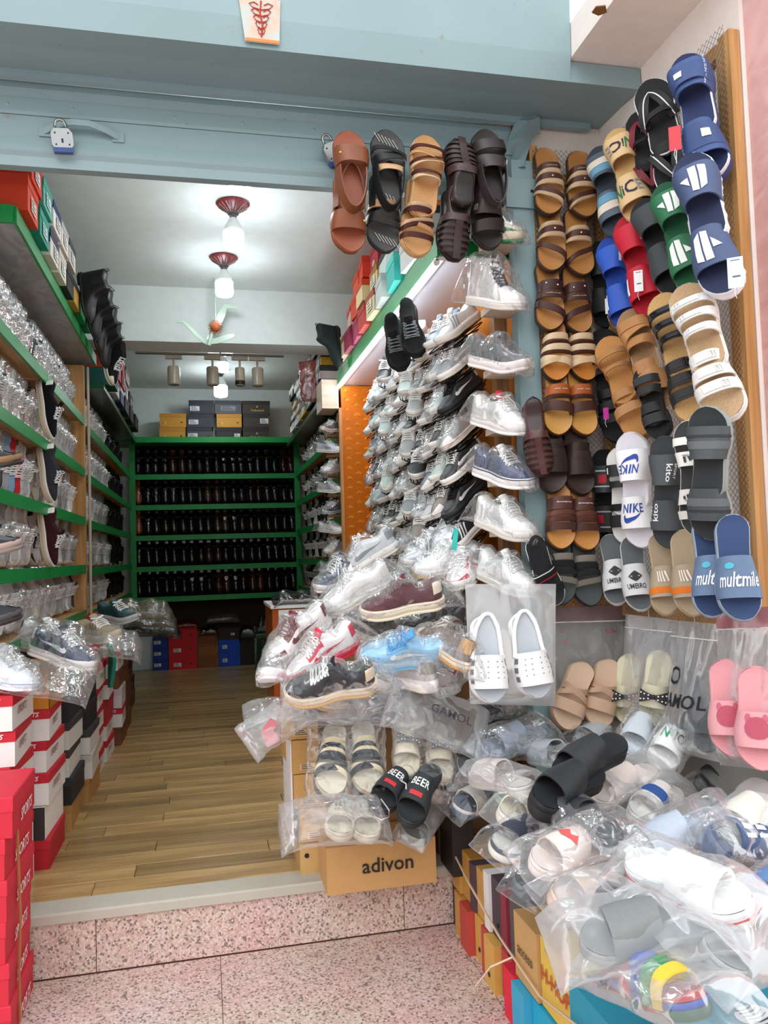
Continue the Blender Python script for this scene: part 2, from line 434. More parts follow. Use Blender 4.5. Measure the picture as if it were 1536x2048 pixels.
def laces_mesh(l, a0=0.5, a1=0.7, n=5, r=0.0028, t=0.66):
    mb = MB()
    for k in range(n):
        a = a0 + (a1 - a0) * k / (n - 1)
        for sg in ((1, -1) if k < n - 1 else (1,)):
            b = a + (a1 - a0) / (n - 1) * 0.75 if k < n - 1 else a
            pts = []
            for i in range(7):
                q = i / 6; aa = (a + (b - a) * q) if sg > 0 else (b + (a - b) * q)
                tt = t + (1 - t) * (1 - abs(2 * q - 1)) ; pts.append(l.P(aa, tt, 1 if q < 0.5 else -1, 0.0035))
            mb.tube(pts, r, 4, flat=0.6)
    return mb.mesh('laces', True)
def bow_mesh(l, a=0.5):
    mb = MB(); c = Vector(l.P(a, 1, 1, 0.006))
    for sg in (1, -1):
        mb.tube([c + Vector((0.006 * math.sin(g), sg * 0.018 * (1 - math.cos(g)), 0.007 * math.sin(g * 0.5))) for g in [6.2832 * i / 10 for i in range(11)]], 0.0022, 4)
        mb.tube([c, c + Vector((0.012, sg * 0.015, 0.002)), c + Vector((0.03, sg * 0.028, -0.012)), c + Vector((0.04, sg * 0.034, -0.028))], 0.002, 4)
    return mb.mesh('bow', True)
def tongue_mesh(l, a0=0.56, up=0.03, w=0.019, lean=0.09):
    mb = MB(); base = l.top(a0); rows = []
    for i in range(7):
        q = i / 6; x = (a0 - lean * q - 0.03 * q) * l.L; z = base - 0.006 + (up + 0.006) * q ** 1.2 + 0.006 * math.sin(math.pi * q)
        y = l.yc(a0 - 0.1 * q); ww = w * (0.85 + 0.25 * q)
        rows.append([(x - abs(k) * 0.004, y + k * ww, z - 0.006 * k * k) for k in (-1, -0.5, 0, 0.5, 1)] + [(x - 0.006 - abs(k) * 0.004, y + k * ww, z - 0.002 - 0.006 * k * k) for k in (1, 0.5, 0, -0.5, -1)])
    o = len(mb.v); mb.grid(rows, closev=True); mb.f.append(tuple(o + 60 + j for j in range(10)))
    return mb.mesh('tongue', True, 60)
def wrap_mesh(l, seed, grow=0.007, flap=0.05, amp=0.006, height=None):
    """creased film bag pulled around a shoe, its open end gathered behind the heel"""
    rnd = random.Random(seed); mb = MB(); rows = []
    env = []
    for i in range(41):
        a = i / 40; env.append(max(l.top(min(1, max(0, a + d))) - abs(d) * 0.12 for d in (-0.3, -0.2, -0.1, 0, 0.1, 0.2, 0.3)))
    tongue = 0.02
    n, m = 34, 26
    for i in range(n + 1):
        q = i / n; x = -flap + (l.L + flap + 0.02) * q
        a = min(1, max(0, x / l.L)); W = max(l.w(min(0.93, max(0.09, a))), 0.02) + grow; T = env[int(a * 40)] + grow + (tongue if 0.3 < a < 0.58 else 0.008)
        e0 = max(0.0, min(1, (x + flap) / flap)) if x < 0 else 1.0
        e1 = 1 if x < l.L * 0.9 else max(0.0, 1 - ((x - 0.9 * l.L) / (0.1 * l.L + 0.02)) ** 3)
        T *= (0.12 + 0.88 * e0 ** 0.8) * (0.18 + 0.82 * e1); W *= (0.75 + 0.25 * e1) * (1.0 if x >= 0 else 1.0 + 0.25 * (1 - e0))
        row = []
        for j in range(m):
            g = 6.2832 * j / m; c, sn = math.cos(g), math.sin(g)
            y = W * math.copysign(abs(c) ** 0.7, c); z = T / 2 + T / 2 * math.copysign(abs(sn) ** 0.75, sn)
            p = Vector((x * 9, y * 16 + seed * 3.1, z * 16))
            nn = abs(noise.noise(p * 1.7)) * 1.5 - 0.35 + 0.5 * noise.noise(p * 4.3)
            k = amp * nn * (0.25 if sn < -0.3 else 1)
            row.append((x + 0.004 * noise.noise(p * 3), l.yc(a) + y + math.copysign(k, c) * abs(c), z * (1) + k * max(0, sn)))
        rows.append(row)
    o = len(mb.v); mb.grid(rows, closev=True)
    mb.f.append(tuple(o + j for j in range(m))); mb.f.append(tuple(o + n * m + j for j in range(m - 1, -1, -1)))
    return mb.mesh('plastic_wrap', True)

_KITS = {}
def kit_sneaker(style, seed=0):
    """style: runner, court, canvas, skate, hightop, dress, loafer, boot, hiker, woven"""
    key = (style, seed)
    if key in _KITS: return _KITS[key]
    K = []
    A = lambda n, me, mk, par=None: K.append((n, me.mesh(n, True, 60) if isinstance(me, MB) else me, mk, par))
    if style in ('runner', 'court', 'canvas', 'skate', 'hightop'):
        kw = {'runner': dict(sole=0.032, spring=0.02, flare=0.005, toe=2.2, ball=0.045),
              'court': dict(sole=0.03, spring=0.008, flare=0.004, toe=2.6, ball=0.048),
              'canvas': dict(sole=0.026, spring=0.006, flare=0.004, toe=2.6, ball=0.046),
              'skate': dict(sole=0.03, spring=0.007, flare=0.005, toe=2.7, ball=0.049, top=[(0, 0.078), (0.05, 0.082), (0.24, 0.064), (0.4, 0.078), (0.52, 0.084), (0.66, 0.068), (0.8, 0.056), (0.92, 0.05), (1, 0.042)]),
              'hightop': dict(sole=0.028, spring=0.006, flare=0.004, toe=2.6, open_to=0.46, top=[(0, 0.135), (0.06, 0.14), (0.25, 0.138), (0.38, 0.14), (0.46, 0.118), (0.54, 0.09), (0.66, 0.07), (0.8, 0.056), (0.92, 0.048), (1, 0.038)])}[style]
        l = Last(**kw)
        A('outsole', sole_mesh(l, 0, 0.3, 'outsole'), 'outsole'); A('midsole', sole_mesh(l, 0.3, 1.05, 'midsole'), 'sole')
        A('upper', upper_mesh(l), 'upper'); A('lining', lining_mesh(l), 'lining')
        A('tongue', tongue_mesh(l, up=0.03), 'tongue')
        if style == 'hightop':
            A('laces', laces_mesh(l, 0.42, 0.68, 7), 'laces')
        else:
            A('laces', laces_mesh(l, 0.5, 0.7, 6), 'laces')
        A('bow', bow_mesh(l, 0.52), 'laces', 'laces')
        A('heel_tab', patch(l, 0.0, 0.1, 0.25, 0.98, 0.0015, na=6), 'accent')
        if style in ('court', 'runner'):
            A('eyestay', patch(l, 0.47, 0.72, 0.5, 0.86, 0.0012, na=8), 'overlay')
            A('toe_overlay', patch(l, 0.8, 1.0, 0.0, 0.42, 0.0012, na=7), 'overlay')
        if style == 'runner':
            A('side_stripes', stripes(l), 'accent')
        elif style == 'court':
            A('side_flash', flash(l), 'accent')
        elif style == 'skate':
            A('welt_line', sole_mesh(l, 0.86, 0.97, 'welt_line', flare=0.0062), 'accent')
        elif style in ('canvas', 'hightop'):
            A('toe_cap', patch(l, 0.83, 1.0, 0.0, 0.75, 0.002, na=7), 'sole')
            A('foxing_stripe', sole_mesh(l, 0.7, 0.84, 'foxing_stripe', flare=0.0052), 'accent')
    elif style in ('dress', 'loafer', 'oxford'):
        l = Last(L=0.295, heel=0.031, waist=0.03, ball=0.043, toe=1.75, sole=0.016, spring=0.006, flare=0.003, open_to=0.52 if style != 'loafer' else 0.56, rim=0.023, steep=0.7,
                 top=[(0, 0.07), (0.05, 0.074), (0.25, 0.06), (0.42, 0.068), (0.52, 0.075 if style != 'loafer' else 0.062), (0.66, 0.062), (0.8, 0.05), (0.92, 0.041), (1, 0.026)])
        A('sole', sole_mesh(l, 0.55, 1.1, 'sole'), 'sole'); A('heel', sole_mesh(l, -0.35, 0.6, 'heel', s1=0.27), 'sole')
        A('upper', upper_mesh(l), 'upper'); A('lining', lining_mesh(l), 'lining')
        if style == 'loafer':
            A('vamp_strap', patch(l, 0.55, 0.64, 0.1, 1.0, 0.002, na=4), 'accent')
        elif style == 'oxford':
            A('laces', laces_mesh(l, 0.5, 0.64, 4, 0.002), 'laces'); A('eyestay', patch(l, 0.46, 0.66, 0.5, 0.9, 0.0015), 'accent'); A('toe_cap', patch(l, 0.82, 1, 0, 1.0, 0.0015), 'accent')
        else:
            A('tongue', tongue_mesh(l, 0.56, 0.02, 0.018), 'upper'); A('vamp_seam', patch(l, 0.74, 0.77, 0, 1, 0.0015, na=2), 'accent')
    elif style == 'boot':
        l = Last(L=0.29, heel=0.033, toe=2.0, sole=0.024, spring=0.006, open_to=0.46, rim=0.03, steep=0.55,
                 top=[(0, 0.158), (0.05, 0.165), (0.24, 0.15), (0.4, 0.165), (0.45, 0.15), (0.5, 0.105), (0.58, 0.082), (0.7, 0.068), (0.82, 0.057), (0.92, 0.047), (1, 0.034)])
        A('sole', sole_mesh(l, 0.45, 1.05, 'sole'), 'sole'); A('heel', sole_mesh(l, 0.0, 0.5, 'heel', s1=0.27), 'sole')
        A('upper', upper_mesh(l), 'upper'); A('lining', lining_mesh(l), 'lining')
        A('elastic_gusset', patch(l, 0.2, 0.33, 0.3, 0.97, 0.0015), 'accent')
        mb = MB()
        for a in (0.04, 0.4):
            c = Vector((a * l.L, l.yc(a), l.top(a))); mb.tube([c + Vector((0, 0, -0.02)), c + Vector((-0.006, 0, 0.016)), c + Vector((0.004, 0, 0.022)), c + Vector((0.012, 0, -0.01))], 0.005, 5, flat=0.4)
        A('pull_loop', mb, 'accent')
    elif style == 'hiker':
        l = Last(L=0.285, heel=0.036, ball=0.05, toe=2.5, sole=0.036, spring=0.014, flare=0.006)
        A('outsole', sole_mesh(l, 0, 0.45, 'outsole', flare=0.007), 'outsole'); A('midsole', sole_mesh(l, 0.45, 1.05, 'midsole'), 'sole')
        A('upper', upper_mesh(l), 'upper'); A('lining', lining_mesh(l), 'lining'); A('tongue', tongue_mesh(l), 'tongue')
        A('toe_guard', patch(l, 0.8, 1.0, 0.0, 0.6, 0.003, na=7), 'accent'); A('laces', laces_mesh(l, 0.48, 0.72, 6), 'laces')
        A('side_overlay', patch(l, 0.3, 0.74, 0.0, 0.3, 0.002), 'overlay')
    elif style == 'woven':
        l = Last(L=0.285, heel=0.035, ball=0.047, toe=2.3, sole=0.022, spring=0.006, flare=0.005, open_to=0.5, rim=0.026)
        A('sole', sole_mesh(l, 0, 1.05, 'sole'), 'sole'); A('upper', upper_mesh(l), 'dark'); A('lining', lining_mesh(l), 'lining')
        mb = MB()
        for i in range(6):
            a = 0.5 + 0.075 * i
            for sd in (1, -1):
                mb.grid([[l.P(a + 0.012 + da, t / 8, sd, 0.0035 + 0.001 * (i % 2)) for t in range(9)] for da in ((0.0, 0.02, 0.04) if sd > 0 else (0.04, 0.02, 0.0))])
        A('cross_straps', mb, 'upper')
        mb = MB(); mb.grid([[Vector(l.P(0.48 + 0.5 * i / 12, 1, 1, 0.007)) + Vector((0, k, -abs(k) * 0.12)) for k in (-0.012, 0, 0.012)] for i in range(13)])
        A('centre_strap', mb, 'upper')
        A('collar', patch(l, 0.0, 0.46, 0.55, 1.0, 0.003, na=14), 'upper')
        mb = MB(); mb.grid([[l.P(0.5 + da, t / 10, 1, 0.008) for t in range(1, 11)] + [l.P(0.5 + da, t / 10, -1, 0.008) for t in range(10, 0, -1)] for da in (-0.05, 0, 0.05)])
        A('instep_strap', mb, 'accent')
    _KITS[key] = (K, l)
    return _KITS[key]
def stripes(l):
    mb = MB()
    for i in range(3):
        for sd in (1, -1):
            a = 0.44 + 0.07 * i
            r = [[l.P(a + 0.03 * 0 - 0.0 + (0.09 * (1 - q)) + d, 0.05 + 0.62 * q, sd, 0.0018) for q in [k / 6 for k in range(7)]] for d in (0, 0.032)]
            mb.grid(r if sd > 0 else r[::-1])
    return mb
def flash(l):
    """curved side mark: hook at the toe end sweeping to a point at the heel"""
    mb = MB(); up, lo = swoosh_pts()
    for sd in (1, -1):
        f = lambda x, y: l.P(0.42 - x * 0.5, 0.33 + y * 0.75, sd, 0.002)
        r = [[f(*p) for p in up], [f((p[0] + q[0]) / 2, (p[1] + q[1]) / 2) for p, q in zip(up, lo)], [f(*p) for p in lo]]
        mb.grid(r if sd > 0 else r[::-1])
    return mb
_WR = {}
def wrap_of(style, v, **kw):
    k = (style, v, tuple(sorted(kw.items())))
    if k not in _WR: _WR[k] = wrap_mesh(kit_sneaker(style)[1], v + 1, **kw)
    return _WR[k]
SOFT = {'outsole': '#cfc8bd', 'sole': '#efece6', 'upper': '#e9e9e6', 'lining': '#b9b9b7', 'tongue': '#e4e4e0', 'laces': '#f4f4f1', 'accent': '#8f9498', 'overlay': '#d8dadb', 'dark': '#241a18'}
def shoe(style, name, M, cols, label, cat, group=None, wrap=None, up='leather', film_m=None, skip=(), wkw=None):
    K, l = kit_sneaker(style)
    root = empty(name, M=M); tag(root, label, cat, group); made = {}
    for n, me, mk, par in K:
        if n in skip: continue
        c = cols.get(mk) or cols.get({'overlay': 'upper', 'tongue': 'upper', 'outsole': 'sole', 'dark': 'lining'}.get(mk, mk)) or SOFT[mk]
        kd = {'sole': 'rubber', 'outsole': 'rubber', 'laces': 'fabric', 'lining': 'fabric'}.get(mk, up)
        made[n] = obj(n, me, mat(c, kd), made.get(par, root))
    if wrap is not None:
        obj('plastic_wrap', wrap_of(style, wrap, **(wkw or {})), film_m or F_CLEAR, root)
    return root

# ------------------------------------------------------------------ open shoes: footbed and straps
class Bed:
    def __init__(s, L=0.28, heel=0.041, waist=0.039, ball=0.051, toe=2.4, th=0.024, spring=0.004, wedge=0.0):
        s.L, s.th, s.spring, s.toe, s.wedge = L, th, spring, toe, wedge
        s._w = pchip([(0, heel * 0.95), (0.12, heel), (0.4, waist), (0.68, ball), (0.84, ball * 0.97), (1, ball * 0.8)])
    def w(s, a):
        k = 1.0
        if a < 0.14: k = math.sqrt(max(0, 1 - (1 - a / 0.14) ** 2))
        if a > 0.78: k *= max(0, 1 - ((a - 0.78) / 0.22) ** s.toe) ** 0.5
        return s._w(a) * k
    def yc(s, a): return -0.007 * math.sin(math.pi * a) + 0.005 * a
    def zt(s, a): return s.th + s.wedge * (1 - a) + (s.spring * ((a - 0.7) / 0.3) ** 2 if a > 0.7 else 0)
    def slab(s, z0f, z1f, fl, name, ribs=0, cap=True):
        st = STN; ring = [(a, 1) for a in st] + [(a, -1) for a in reversed(st)]
        mb = MB(); rows = []; n = 5
        for k in range(n):
            q = k / (n - 1); row = []
            for j, (a, sd) in enumerate(ring):
                z = s.zt(a) * (z0f + (z1f - z0f) * q); e = fl - (0.003 if k in (0, n - 1) else 0)
                y = s.w(a) + e * (1 if s.w(a) > 0.003 else 0); x = a * s.L + e * (1 if a > 0.985 else (-1 if a < 0.01 else 0))
                if ribs and k in (1, 2, 3) and j % 2: y -= ribs
                row.append((x, s.yc(a) + sd * y, z))
            rows.append(row)
        o = len(mb.v); mb.grid(rows, closev=True); m = len(ring); ns = len(st)
        for base in ((o, o + (n - 1) * m) if cap else (o,)):
            for i in range(ns - 1):
                q = (base + i, base + i + 1, base + m - 2 - i, base + m - 1 - i)
                mb.f.append(q if base == o else q[::-1])
        return mb.mesh(name, True, 50)
    def top(s, inset, lift, name, dish=0.004):
        mb = MB(); rows = []
        for a in STN:
            w = max(0.0, s.w(a) - inset); x = inset + a * (s.L - 2 * inset)
            rows.append([(x, s.yc(a) + w * k, s.zt(a) + lift - dish * (1 - k * k) * (1 if 0.04 < a < 0.96 else 0.2)) for k in (-1, -0.85, -0.5, 0, 0.5, 0.85, 1)])
        mb.grid(rows[::-1]); return mb.mesh(name, True)
    def strapfn(s, l0, l1, r0, r1, h, dh=0.25, sink=0.012, pw=0.72, wid=0.003):
        """band over the bed: l0..l1 along the left edge, r0..r1 along the right edge"""
        def f(u, v, off=0.0):
            g = math.pi * u; k = (1 - math.cos(g)) / 2
            a = (l0 + (l1 - l0) * v) * (1 - k) + (r0 + (r1 - r0) * v) * k
            hh = h * (1 + dh * (1 - v) - dh * 0.5)
            c, q = math.cos(g), max(0.0, math.sin(g))
            W = s.w(min(0.93, max(0.07, a))) + wid
            return (a * s.L, s.yc(a) + (W + off) * math.copysign(abs(c) ** 0.8, c), s.zt(a) - sink + (hh + sink + off) * q ** pw)
        return f
def band(fn, name, t=0.004, nu=16, nv=4, u0=0.0, u1=1.0, v0=0.0, v1=1.0, base=0.0):
    mb = MB(); ring = []
    U = [u0 + (u1 - u0) * i / nu for i in range(nu + 1)]; V = [v0 + (v1 - v0) * j / nv for j in range(nv + 1)]
    rows = [[fn(u, v, base) for v in V] + [fn(u, v, base - t) for v in reversed(V)] for u in U]
    mb.grid(rows, closev=True)
    m = 2 * (nv + 1); mb.f.append(tuple(range(m - 1, -1, -1))); mb.f.append(tuple(len(mb.v) - m + j for j in range(m)))
    return mb.mesh(name, True, 50)
def ribbon(pts, width, t, name, up=(0, 0, 1)):
    mb = MB(); rows = []; pts = [Vector(p) for p in pts]
    for i, p in enumerate(pts):
        d = (pts[min(i + 1, len(pts) - 1)] - pts[max(i - 1, 0)]).normalized()
        U = Vector(up[i]) if isinstance(up, list) else Vector(up)
        sd = d.cross(U).normalized(); n = sd.cross(d); w = width[i] if isinstance(width, (list, tuple)) else width
        rows.append([p + sd * w / 2 + n * t / 2, p - sd * w / 2 + n * t / 2, p - sd * w / 2 - n * t / 2, p + sd * w / 2 - n * t / 2])
    o = len(mb.v); mb.grid(rows, closev=True); mb.f.append((o, o + 3, o + 2, o + 1)); k = len(mb.v); mb.f.append((k - 4, k - 3, k - 2, k - 1))
    return mb.mesh(name, True, 40)
_BED = {}
MIR = [1]
def bed_kit(key, **kw):
    if key not in _BED:
        ribs = kw.pop('ribs', 0); rim = kw.pop('rim', 0.003)
        b = Bed(**kw)
        rim = 0.0018
        _BED[key] = (b, b.slab(0, 0.62, 0.002, 'outsole', ribs), b.slab(0.6, 1.0, 0.001, 'midsole', cap=False), b.top(rim, 0.0012, 'footbed'), {})
    return _BED[key]
def bedkit_of(kind):
    return bed_kit(kind, **{
        'slide': dict(th=0.03), 'thin': dict(th=0.02), 'cork': dict(th=0.026, rim=0.004, toe=2.8, ball=0.05), 'thick': dict(th=0.046, ball=0.052, wedge=0.008, spring=0.008),
        'ribbed': dict(th=0.038, ribs=0.004, ball=0.05), 'leather': dict(th=0.022, rim=0.004, toe=2.5), 'flip': dict(th=0.02, toe=2.3), 'plat': dict(th=0.055, wedge=0.01, ball=0.052, ribs=0.003)}[kind])
def sandal(kind, name, M, cols, straps, label, cat='sandal', group=None, extras=None, strap_kind='rubber', logo=None, bedkind='foam'):
    """cols: sole, mid, bed; straps: list of (l0,l1,r0,r1,h,colour[,opts])"""
    b, so, mi, fb, cache = bedkit_of(kind)
    root = empty(name, M=M); tag(root, label, cat, group)
    obj('outsole', so, mat(cols['sole'], 'rubber'), root); obj('midsole', mi, mat(cols.get('mid', cols['sole']), 'rubber'), root)
    obj('footbed', fb, mat(cols['bed'], bedkind), root)
    made = []; MIR[0] = -1 if M.determinant() < 0 else 1
    for i, sp in enumerate(straps):
        k = tuple(sp[:5]) + (sp[6] if len(sp) > 6 else 0,)
        kw = dict(dh=0.25)
        t = 0.004 if len(sp) <= 6 else sp[6]
        if k not in cache:
            fn = b.strapfn(*sp[:5]); cache[k] = (band(fn, 'strap', t), fn)
        me, fn = cache[k]
        made.append((obj('strap', me, mat(sp[5], strap_kind), root), fn))
    if logo: logo(made, b, root)
    if extras: extras(made, b, root)
    return root
# decorations on straps: u runs round the foot (0 = left edge), v from heel side to toe side
def on_strap(fn, cu=0.5, cv=0.5, uw=0.11, vl=0.07, flip=False, off=0.0022, rot=0):
    """maps metres (x across the foot, y towards heel) near the middle of a strap"""
    sg = MIR[0]
    def f(x, y):
        if rot: x, y = x * math.cos(rot) - y * math.sin(rot), x * math.sin(rot) + y * math.cos(rot)
        return fn(min(1, max(0, cu - sg * x / uw * 0.62)), cv - y / vl, off)
    return f
def dec_text(body, h, col, flip=False, cv=0.5, cu=0.5, shear=0, stretch=1, strap=0, vl=0.075, rot=0):
    def g(made, b, root):
        o, fn = made[strap]; letters('lettering', body, h, on_strap(fn, cu, cv, vl=vl, flip=flip, rot=rot), mat(col, 'plain'), o, shear, stretch)
    return g
def dec_polys(pl, col, flip=False, cv=0.5, cu=0.5, name='emblem', strap=0, vl=0.075, off=0.0022):
    def g(made, b, root):
        o, fn = made[strap]; polys(name, pl, on_strap(fn, cu, cv, vl=vl, flip=flip, off=off), mat(col, 'plain'), o)
    return g
def dec_swoosh(w, col, flip=False, cv=0.62, strap=0, cu=0.5):
    def g(made, b, root):
        o, fn = made[strap]; f = on_strap(fn, cu, cv, flip=flip); up, lo = swoosh_pts()
        shape_between('emblem', [(x * w, y * w) for x, y in up], [(x * w, y * w) for x, y in lo], lambda x, y: f(x, y), mat(col, 'plain'), o)
    return g
def many(*gs):
    def g(made, b, root):
        for q in gs: q(made, b, root)
    return g
def buckle(strap=0, u=0.32, col='#2a2a2a', w=0.02, l=0.024):
    def g(made, b, root):
        o, fn = made[strap]; mb = MB()
        f = lambda x, y: fn(u + x * 5.0, 0.5 + y / 0.045, 0.003)
        for p, q in (((-1, -1), (1, -1)), ((1, -1), (1, 1)), ((1, 1), (-1, 1)), ((-1, 1), (-1, -1)), ((0, -1), (0, 1))):
            mb.tube([f(p[0] * w / 2, p[1] * l / 2), f((p[0] + q[0]) * w / 4, (p[1] + q[1]) * l / 4), f(q[0] * w / 2, q[1] * l / 2)], 0.0018, 4)
        obj('buckle', mb, mat(col, 'metal' if col in ('#c9c9c6',) else 'gloss'), o)
        mb = MB()
        for v in (0.5,):
            mb.grid([[fn(u + 0.05 + 0.22 * i / 6, v + d, 0.0025) for i in range(7)] for d in (-0.3, 0.3)])
        obj('strap_end', mb, o.material_slots[0].material, o)
    return g
def studs(col, pts):
    def g(made, b, root):
        for st, u, v in pts:
            o, fn = made[st]; p = fn(u, v, 0.001); mb = MB()
            mb.lathe([(0.0, 0.003), (0.003, 0.0022), (0.0042, 0.0)], 8, p); obj('stud', mb, mat(col, 'metal'), o)
    return g
def strap_lines(cols, offs, t=0.007, strap=0):
    """coloured bands laid along a strap (v positions)"""
    def g(made, b, root):
        o, fn = made[strap]
        for c, v, dv in offs:
            mb = MB(); mb.grid([[fn(u / 16, v + k * dv, 0.0012) for u in range(17)] for k in (0, 0.5, 1)])
            obj('stripe', mb, mat(c, 'fabric'), o)
    return g
def ankle_loop(col, z=0.06, back=0.0, kind='leather', w=0.02, a=0.42):
    """strap running from the instep round behind the heel"""
    def g(made, b, root):
        k = ('ankle', z, back, w, a)
        cache = bedkit_cache(b)
        if k not in cache:
            pts = []; ups = []
            for i in range(17):
                q = math.pi * (i / 16) ; x = a * b.L * (1 - math.sin(q) * 1.0) + (back - 0.005) * math.sin(q); y = 0.044 * math.cos(q)
                pts.append((x, y, b.zt(0.2) + z * (0.55 + 0.45 * math.sin(q)))); ups.append(((-math.sin(q)), math.cos(q) , 0.25))
            cache[k] = ribbon(pts, w, 0.004, 'heel_strap', ups)
        obj('heel_strap', cache[k], mat(col, kind), root)
    return g
def bedkit_cache(b):
    for v in _BED.values():
        if v[0] is b: return v[4]
def bed_stripes(col):
    def g(made, b, root):
        mb = MB()
        for i in range(6):
            for lo, hi in ((0.78, 0.97), (0.1, 0.34)):
                a0 = lo + i * 0.012; y0 = -0.03 + i * 0.011
                for q in range(1):
                    pts = [(a0, y0), (a0 + 0.1, y0 + 0.016), (a0 + 0.1, y0 + 0.0185), (a0, y0 + 0.0025)]
                    if a0 + 0.1 > 0.97: pts = [(a, y) for a, y in ((a0, y0), (0.965, y0 + 0.012), (0.965, y0 + 0.0145), (a0, y0 + 0.0025))]
                    mb.add([(a * b.L, b.yc(a) + y, b.zt(a) + 0.003) for a, y in pts], [(0, 1, 2, 3)])
        obj('printed_stripes', mb, mat(col, 'plain'), root, kind='stuff')
    return g
def thong(col, h=0.03, kind='rubber', w=0.02, base=0.38, post=0.8, trim=None):
    def g(made, b, root):
        cache = bedkit_cache(b)
        for sd in (1, -1):
            k = ('thong', sd, h, w, base, post)
            if k not in cache:
                pts = []
                for i in range(10):
                    q = i / 9; a = base + (post - base) * q; y = b.yc(a) + sd * (b.w(base) + 0.002) * (1 - q) ** 0.8 + 0.006 * q
                    pts.append((a * b.L, y, b.zt(a) - 0.006 + (h + 0.006) * math.sin(math.pi * min(0.93, 0.04 + q * 0.92)) ** 0.6))
                pts.append((post * b.L + 0.002, b.yc(post) + 0.006, b.zt(post)))
                cache[k] = (ribbon(pts, [w] * 7 + [w * 0.85, w * 0.7, w * 0.5, w * 0.4], 0.005, 'thong_strap'), ribbon([(p[0], p[1], p[2] + 0.0035) for p in pts[:-1]], 0.003, 0.002, 'trim_line'))
            o = obj('thong_strap', cache[k][0], mat(col, kind), root)
            if trim: obj('trim_line', cache[k][1], mat(trim, 'plain'), o)
    return g
def wrap_bed(w, l, h, seed, amp=0.01, n=30, m=30, sag=0.0, flap=0.05):
    """loose creased bag of half width w, length l, height h, sealed at one end and open at the other"""
    mb = MB(); rows = []
    for i in range(n + 1):
        q = i / n; x = -flap + (l + flap + 0.02) * q
        e = min(1, max(0, (x + flap) / (flap + 0.02))) ; e2 = min(1, max(0.0, (l + 0.02 - x) / 0.06)); T = h * (0.06 + 0.94 * math.sin(e * math.pi / 2) ** 0.9) * (0.06 + 0.94 * math.sin(e2 * math.pi / 2))
        T *= 0.8 + 0.28 * noise.noise(Vector((x * 11, seed * 1.7, 3)))
        W = w * (1 + 0.1 * (1 - e)); row = []
        for j in range(m):
            g = 6.2832 * j / m; c, sn = math.cos(g), math.sin(g)
            y = W * math.copysign(abs(c) ** 0.8, c); z = T / 2 + T / 2 * math.copysign(abs(sn) ** 0.85, sn)
            p = Vector((x * 8 + seed, y * 11, z * 11 + seed * 2.3)); k = amp * (1.6 * abs(noise.noise(p * 1.9)) - 0.4 + 0.45 * noise.noise(p * 5))
            if sn < -0.2: k *= 0.3
            row.append((x + 0.006 * noise.noise(p * 2), y + math.copysign(k, c) * abs(c) - 0, z + k * max(0, sn) - sag * (y / w) ** 2))
        rows.append(row)
    o = 0; mb.grid(rows, closev=True); mb.f.append(tuple(range(m))); mb.f.append(tuple(n * m + j for j in range(m - 1, -1, -1)))
    return mb.mesh('plastic_bag', True)

# ------------------------------------------------------------------ the setting
SZ = -0.22                                  # street level
GRAN = granite()
def B(x0, x1, y0, y1, z0, z1): return MB().box(x0, x1, y0, y1, z0, z1)
def bevel_box(x, y, z, b=0.003):
    """box from 0 to (x, y, z) with softened upper edges"""
    mb = MB(); mb.add([(0, 0, 0), (x, 0, 0), (x, y, 0), (0, y, 0), (0, 0, z - b), (x, 0, z - b), (x, y, z - b), (0, y, z - b), (b, b, z), (x - b, b, z), (x - b, y - b, z), (b, y - b, z)],
                      [(0, 3, 2, 1), (0, 1, 5, 4), (1, 2, 6, 5), (2, 3, 7, 6), (3, 0, 4, 7), (4, 5, 9, 8), (5, 6, 10, 9), (6, 7, 11, 10), (7, 4, 8, 11), (8, 9, 10, 11)])
    return mb
struct('wall_left', B(-1.2, -1.08, 3.02, 9.3, -0.1, 3.2), mat('#b9bdb8', 'wall'))
struct('wall_right', B(1.27, 1.4, 3.02, 9.3, -0.1, 3.2), mat('#b36a22', 'wall'))
struct('wall_back', B(-1.2, 1.4, 9.2, 9.32, -0.1, 3.2), WHITEW)
struct('ceiling', B(-1.2, 1.4, 3.02, 9.3, 3.11, 3.2), WHITEW)
struct('ceiling_beam', B(-1.08, 1.27, 5.72, 6.0, 2.72, 3.11), WHITEW)
# shop floor of separate boards on a dark bed
fl = struct('floor', B(-1.08, 1.27, 3.11, 9.2, -0.1, -0.004), mat('#3a2c20', 'wall'))
PLANK = wood('floor_board', '#8f7146', '#bd9e68', 0.3, 0, 5, rand=0.27)
plen, pw = 0.92, 0.128
pm = bevel_box(plen - 0.0025, pw - 0.0025, 0.006, 0.0012).mesh('plank')
for r in range(int(6.09 / pw) + 1):
    y = 3.112 + r * pw
    if y + pw > 9.2: break
    x = -1.08 - random.random() * 0.8
    while x < 1.27:
        x0, x1 = max(x, -1.08), min(x + plen, 1.27)
        if x1 - x0 > 0.05:
            o = obj('plank', pm, PLANK, fl); o.location = (x0, y, -0.005); o.scale.x = (x1 - x0) / plen
        x += plen
sl = struct('sill', bevel_box(2.5, 0.125, 0.035, 0.006), mat('#b7b3a6', 'wall')); sl.location = (-1.2, 2.985, -0.033)
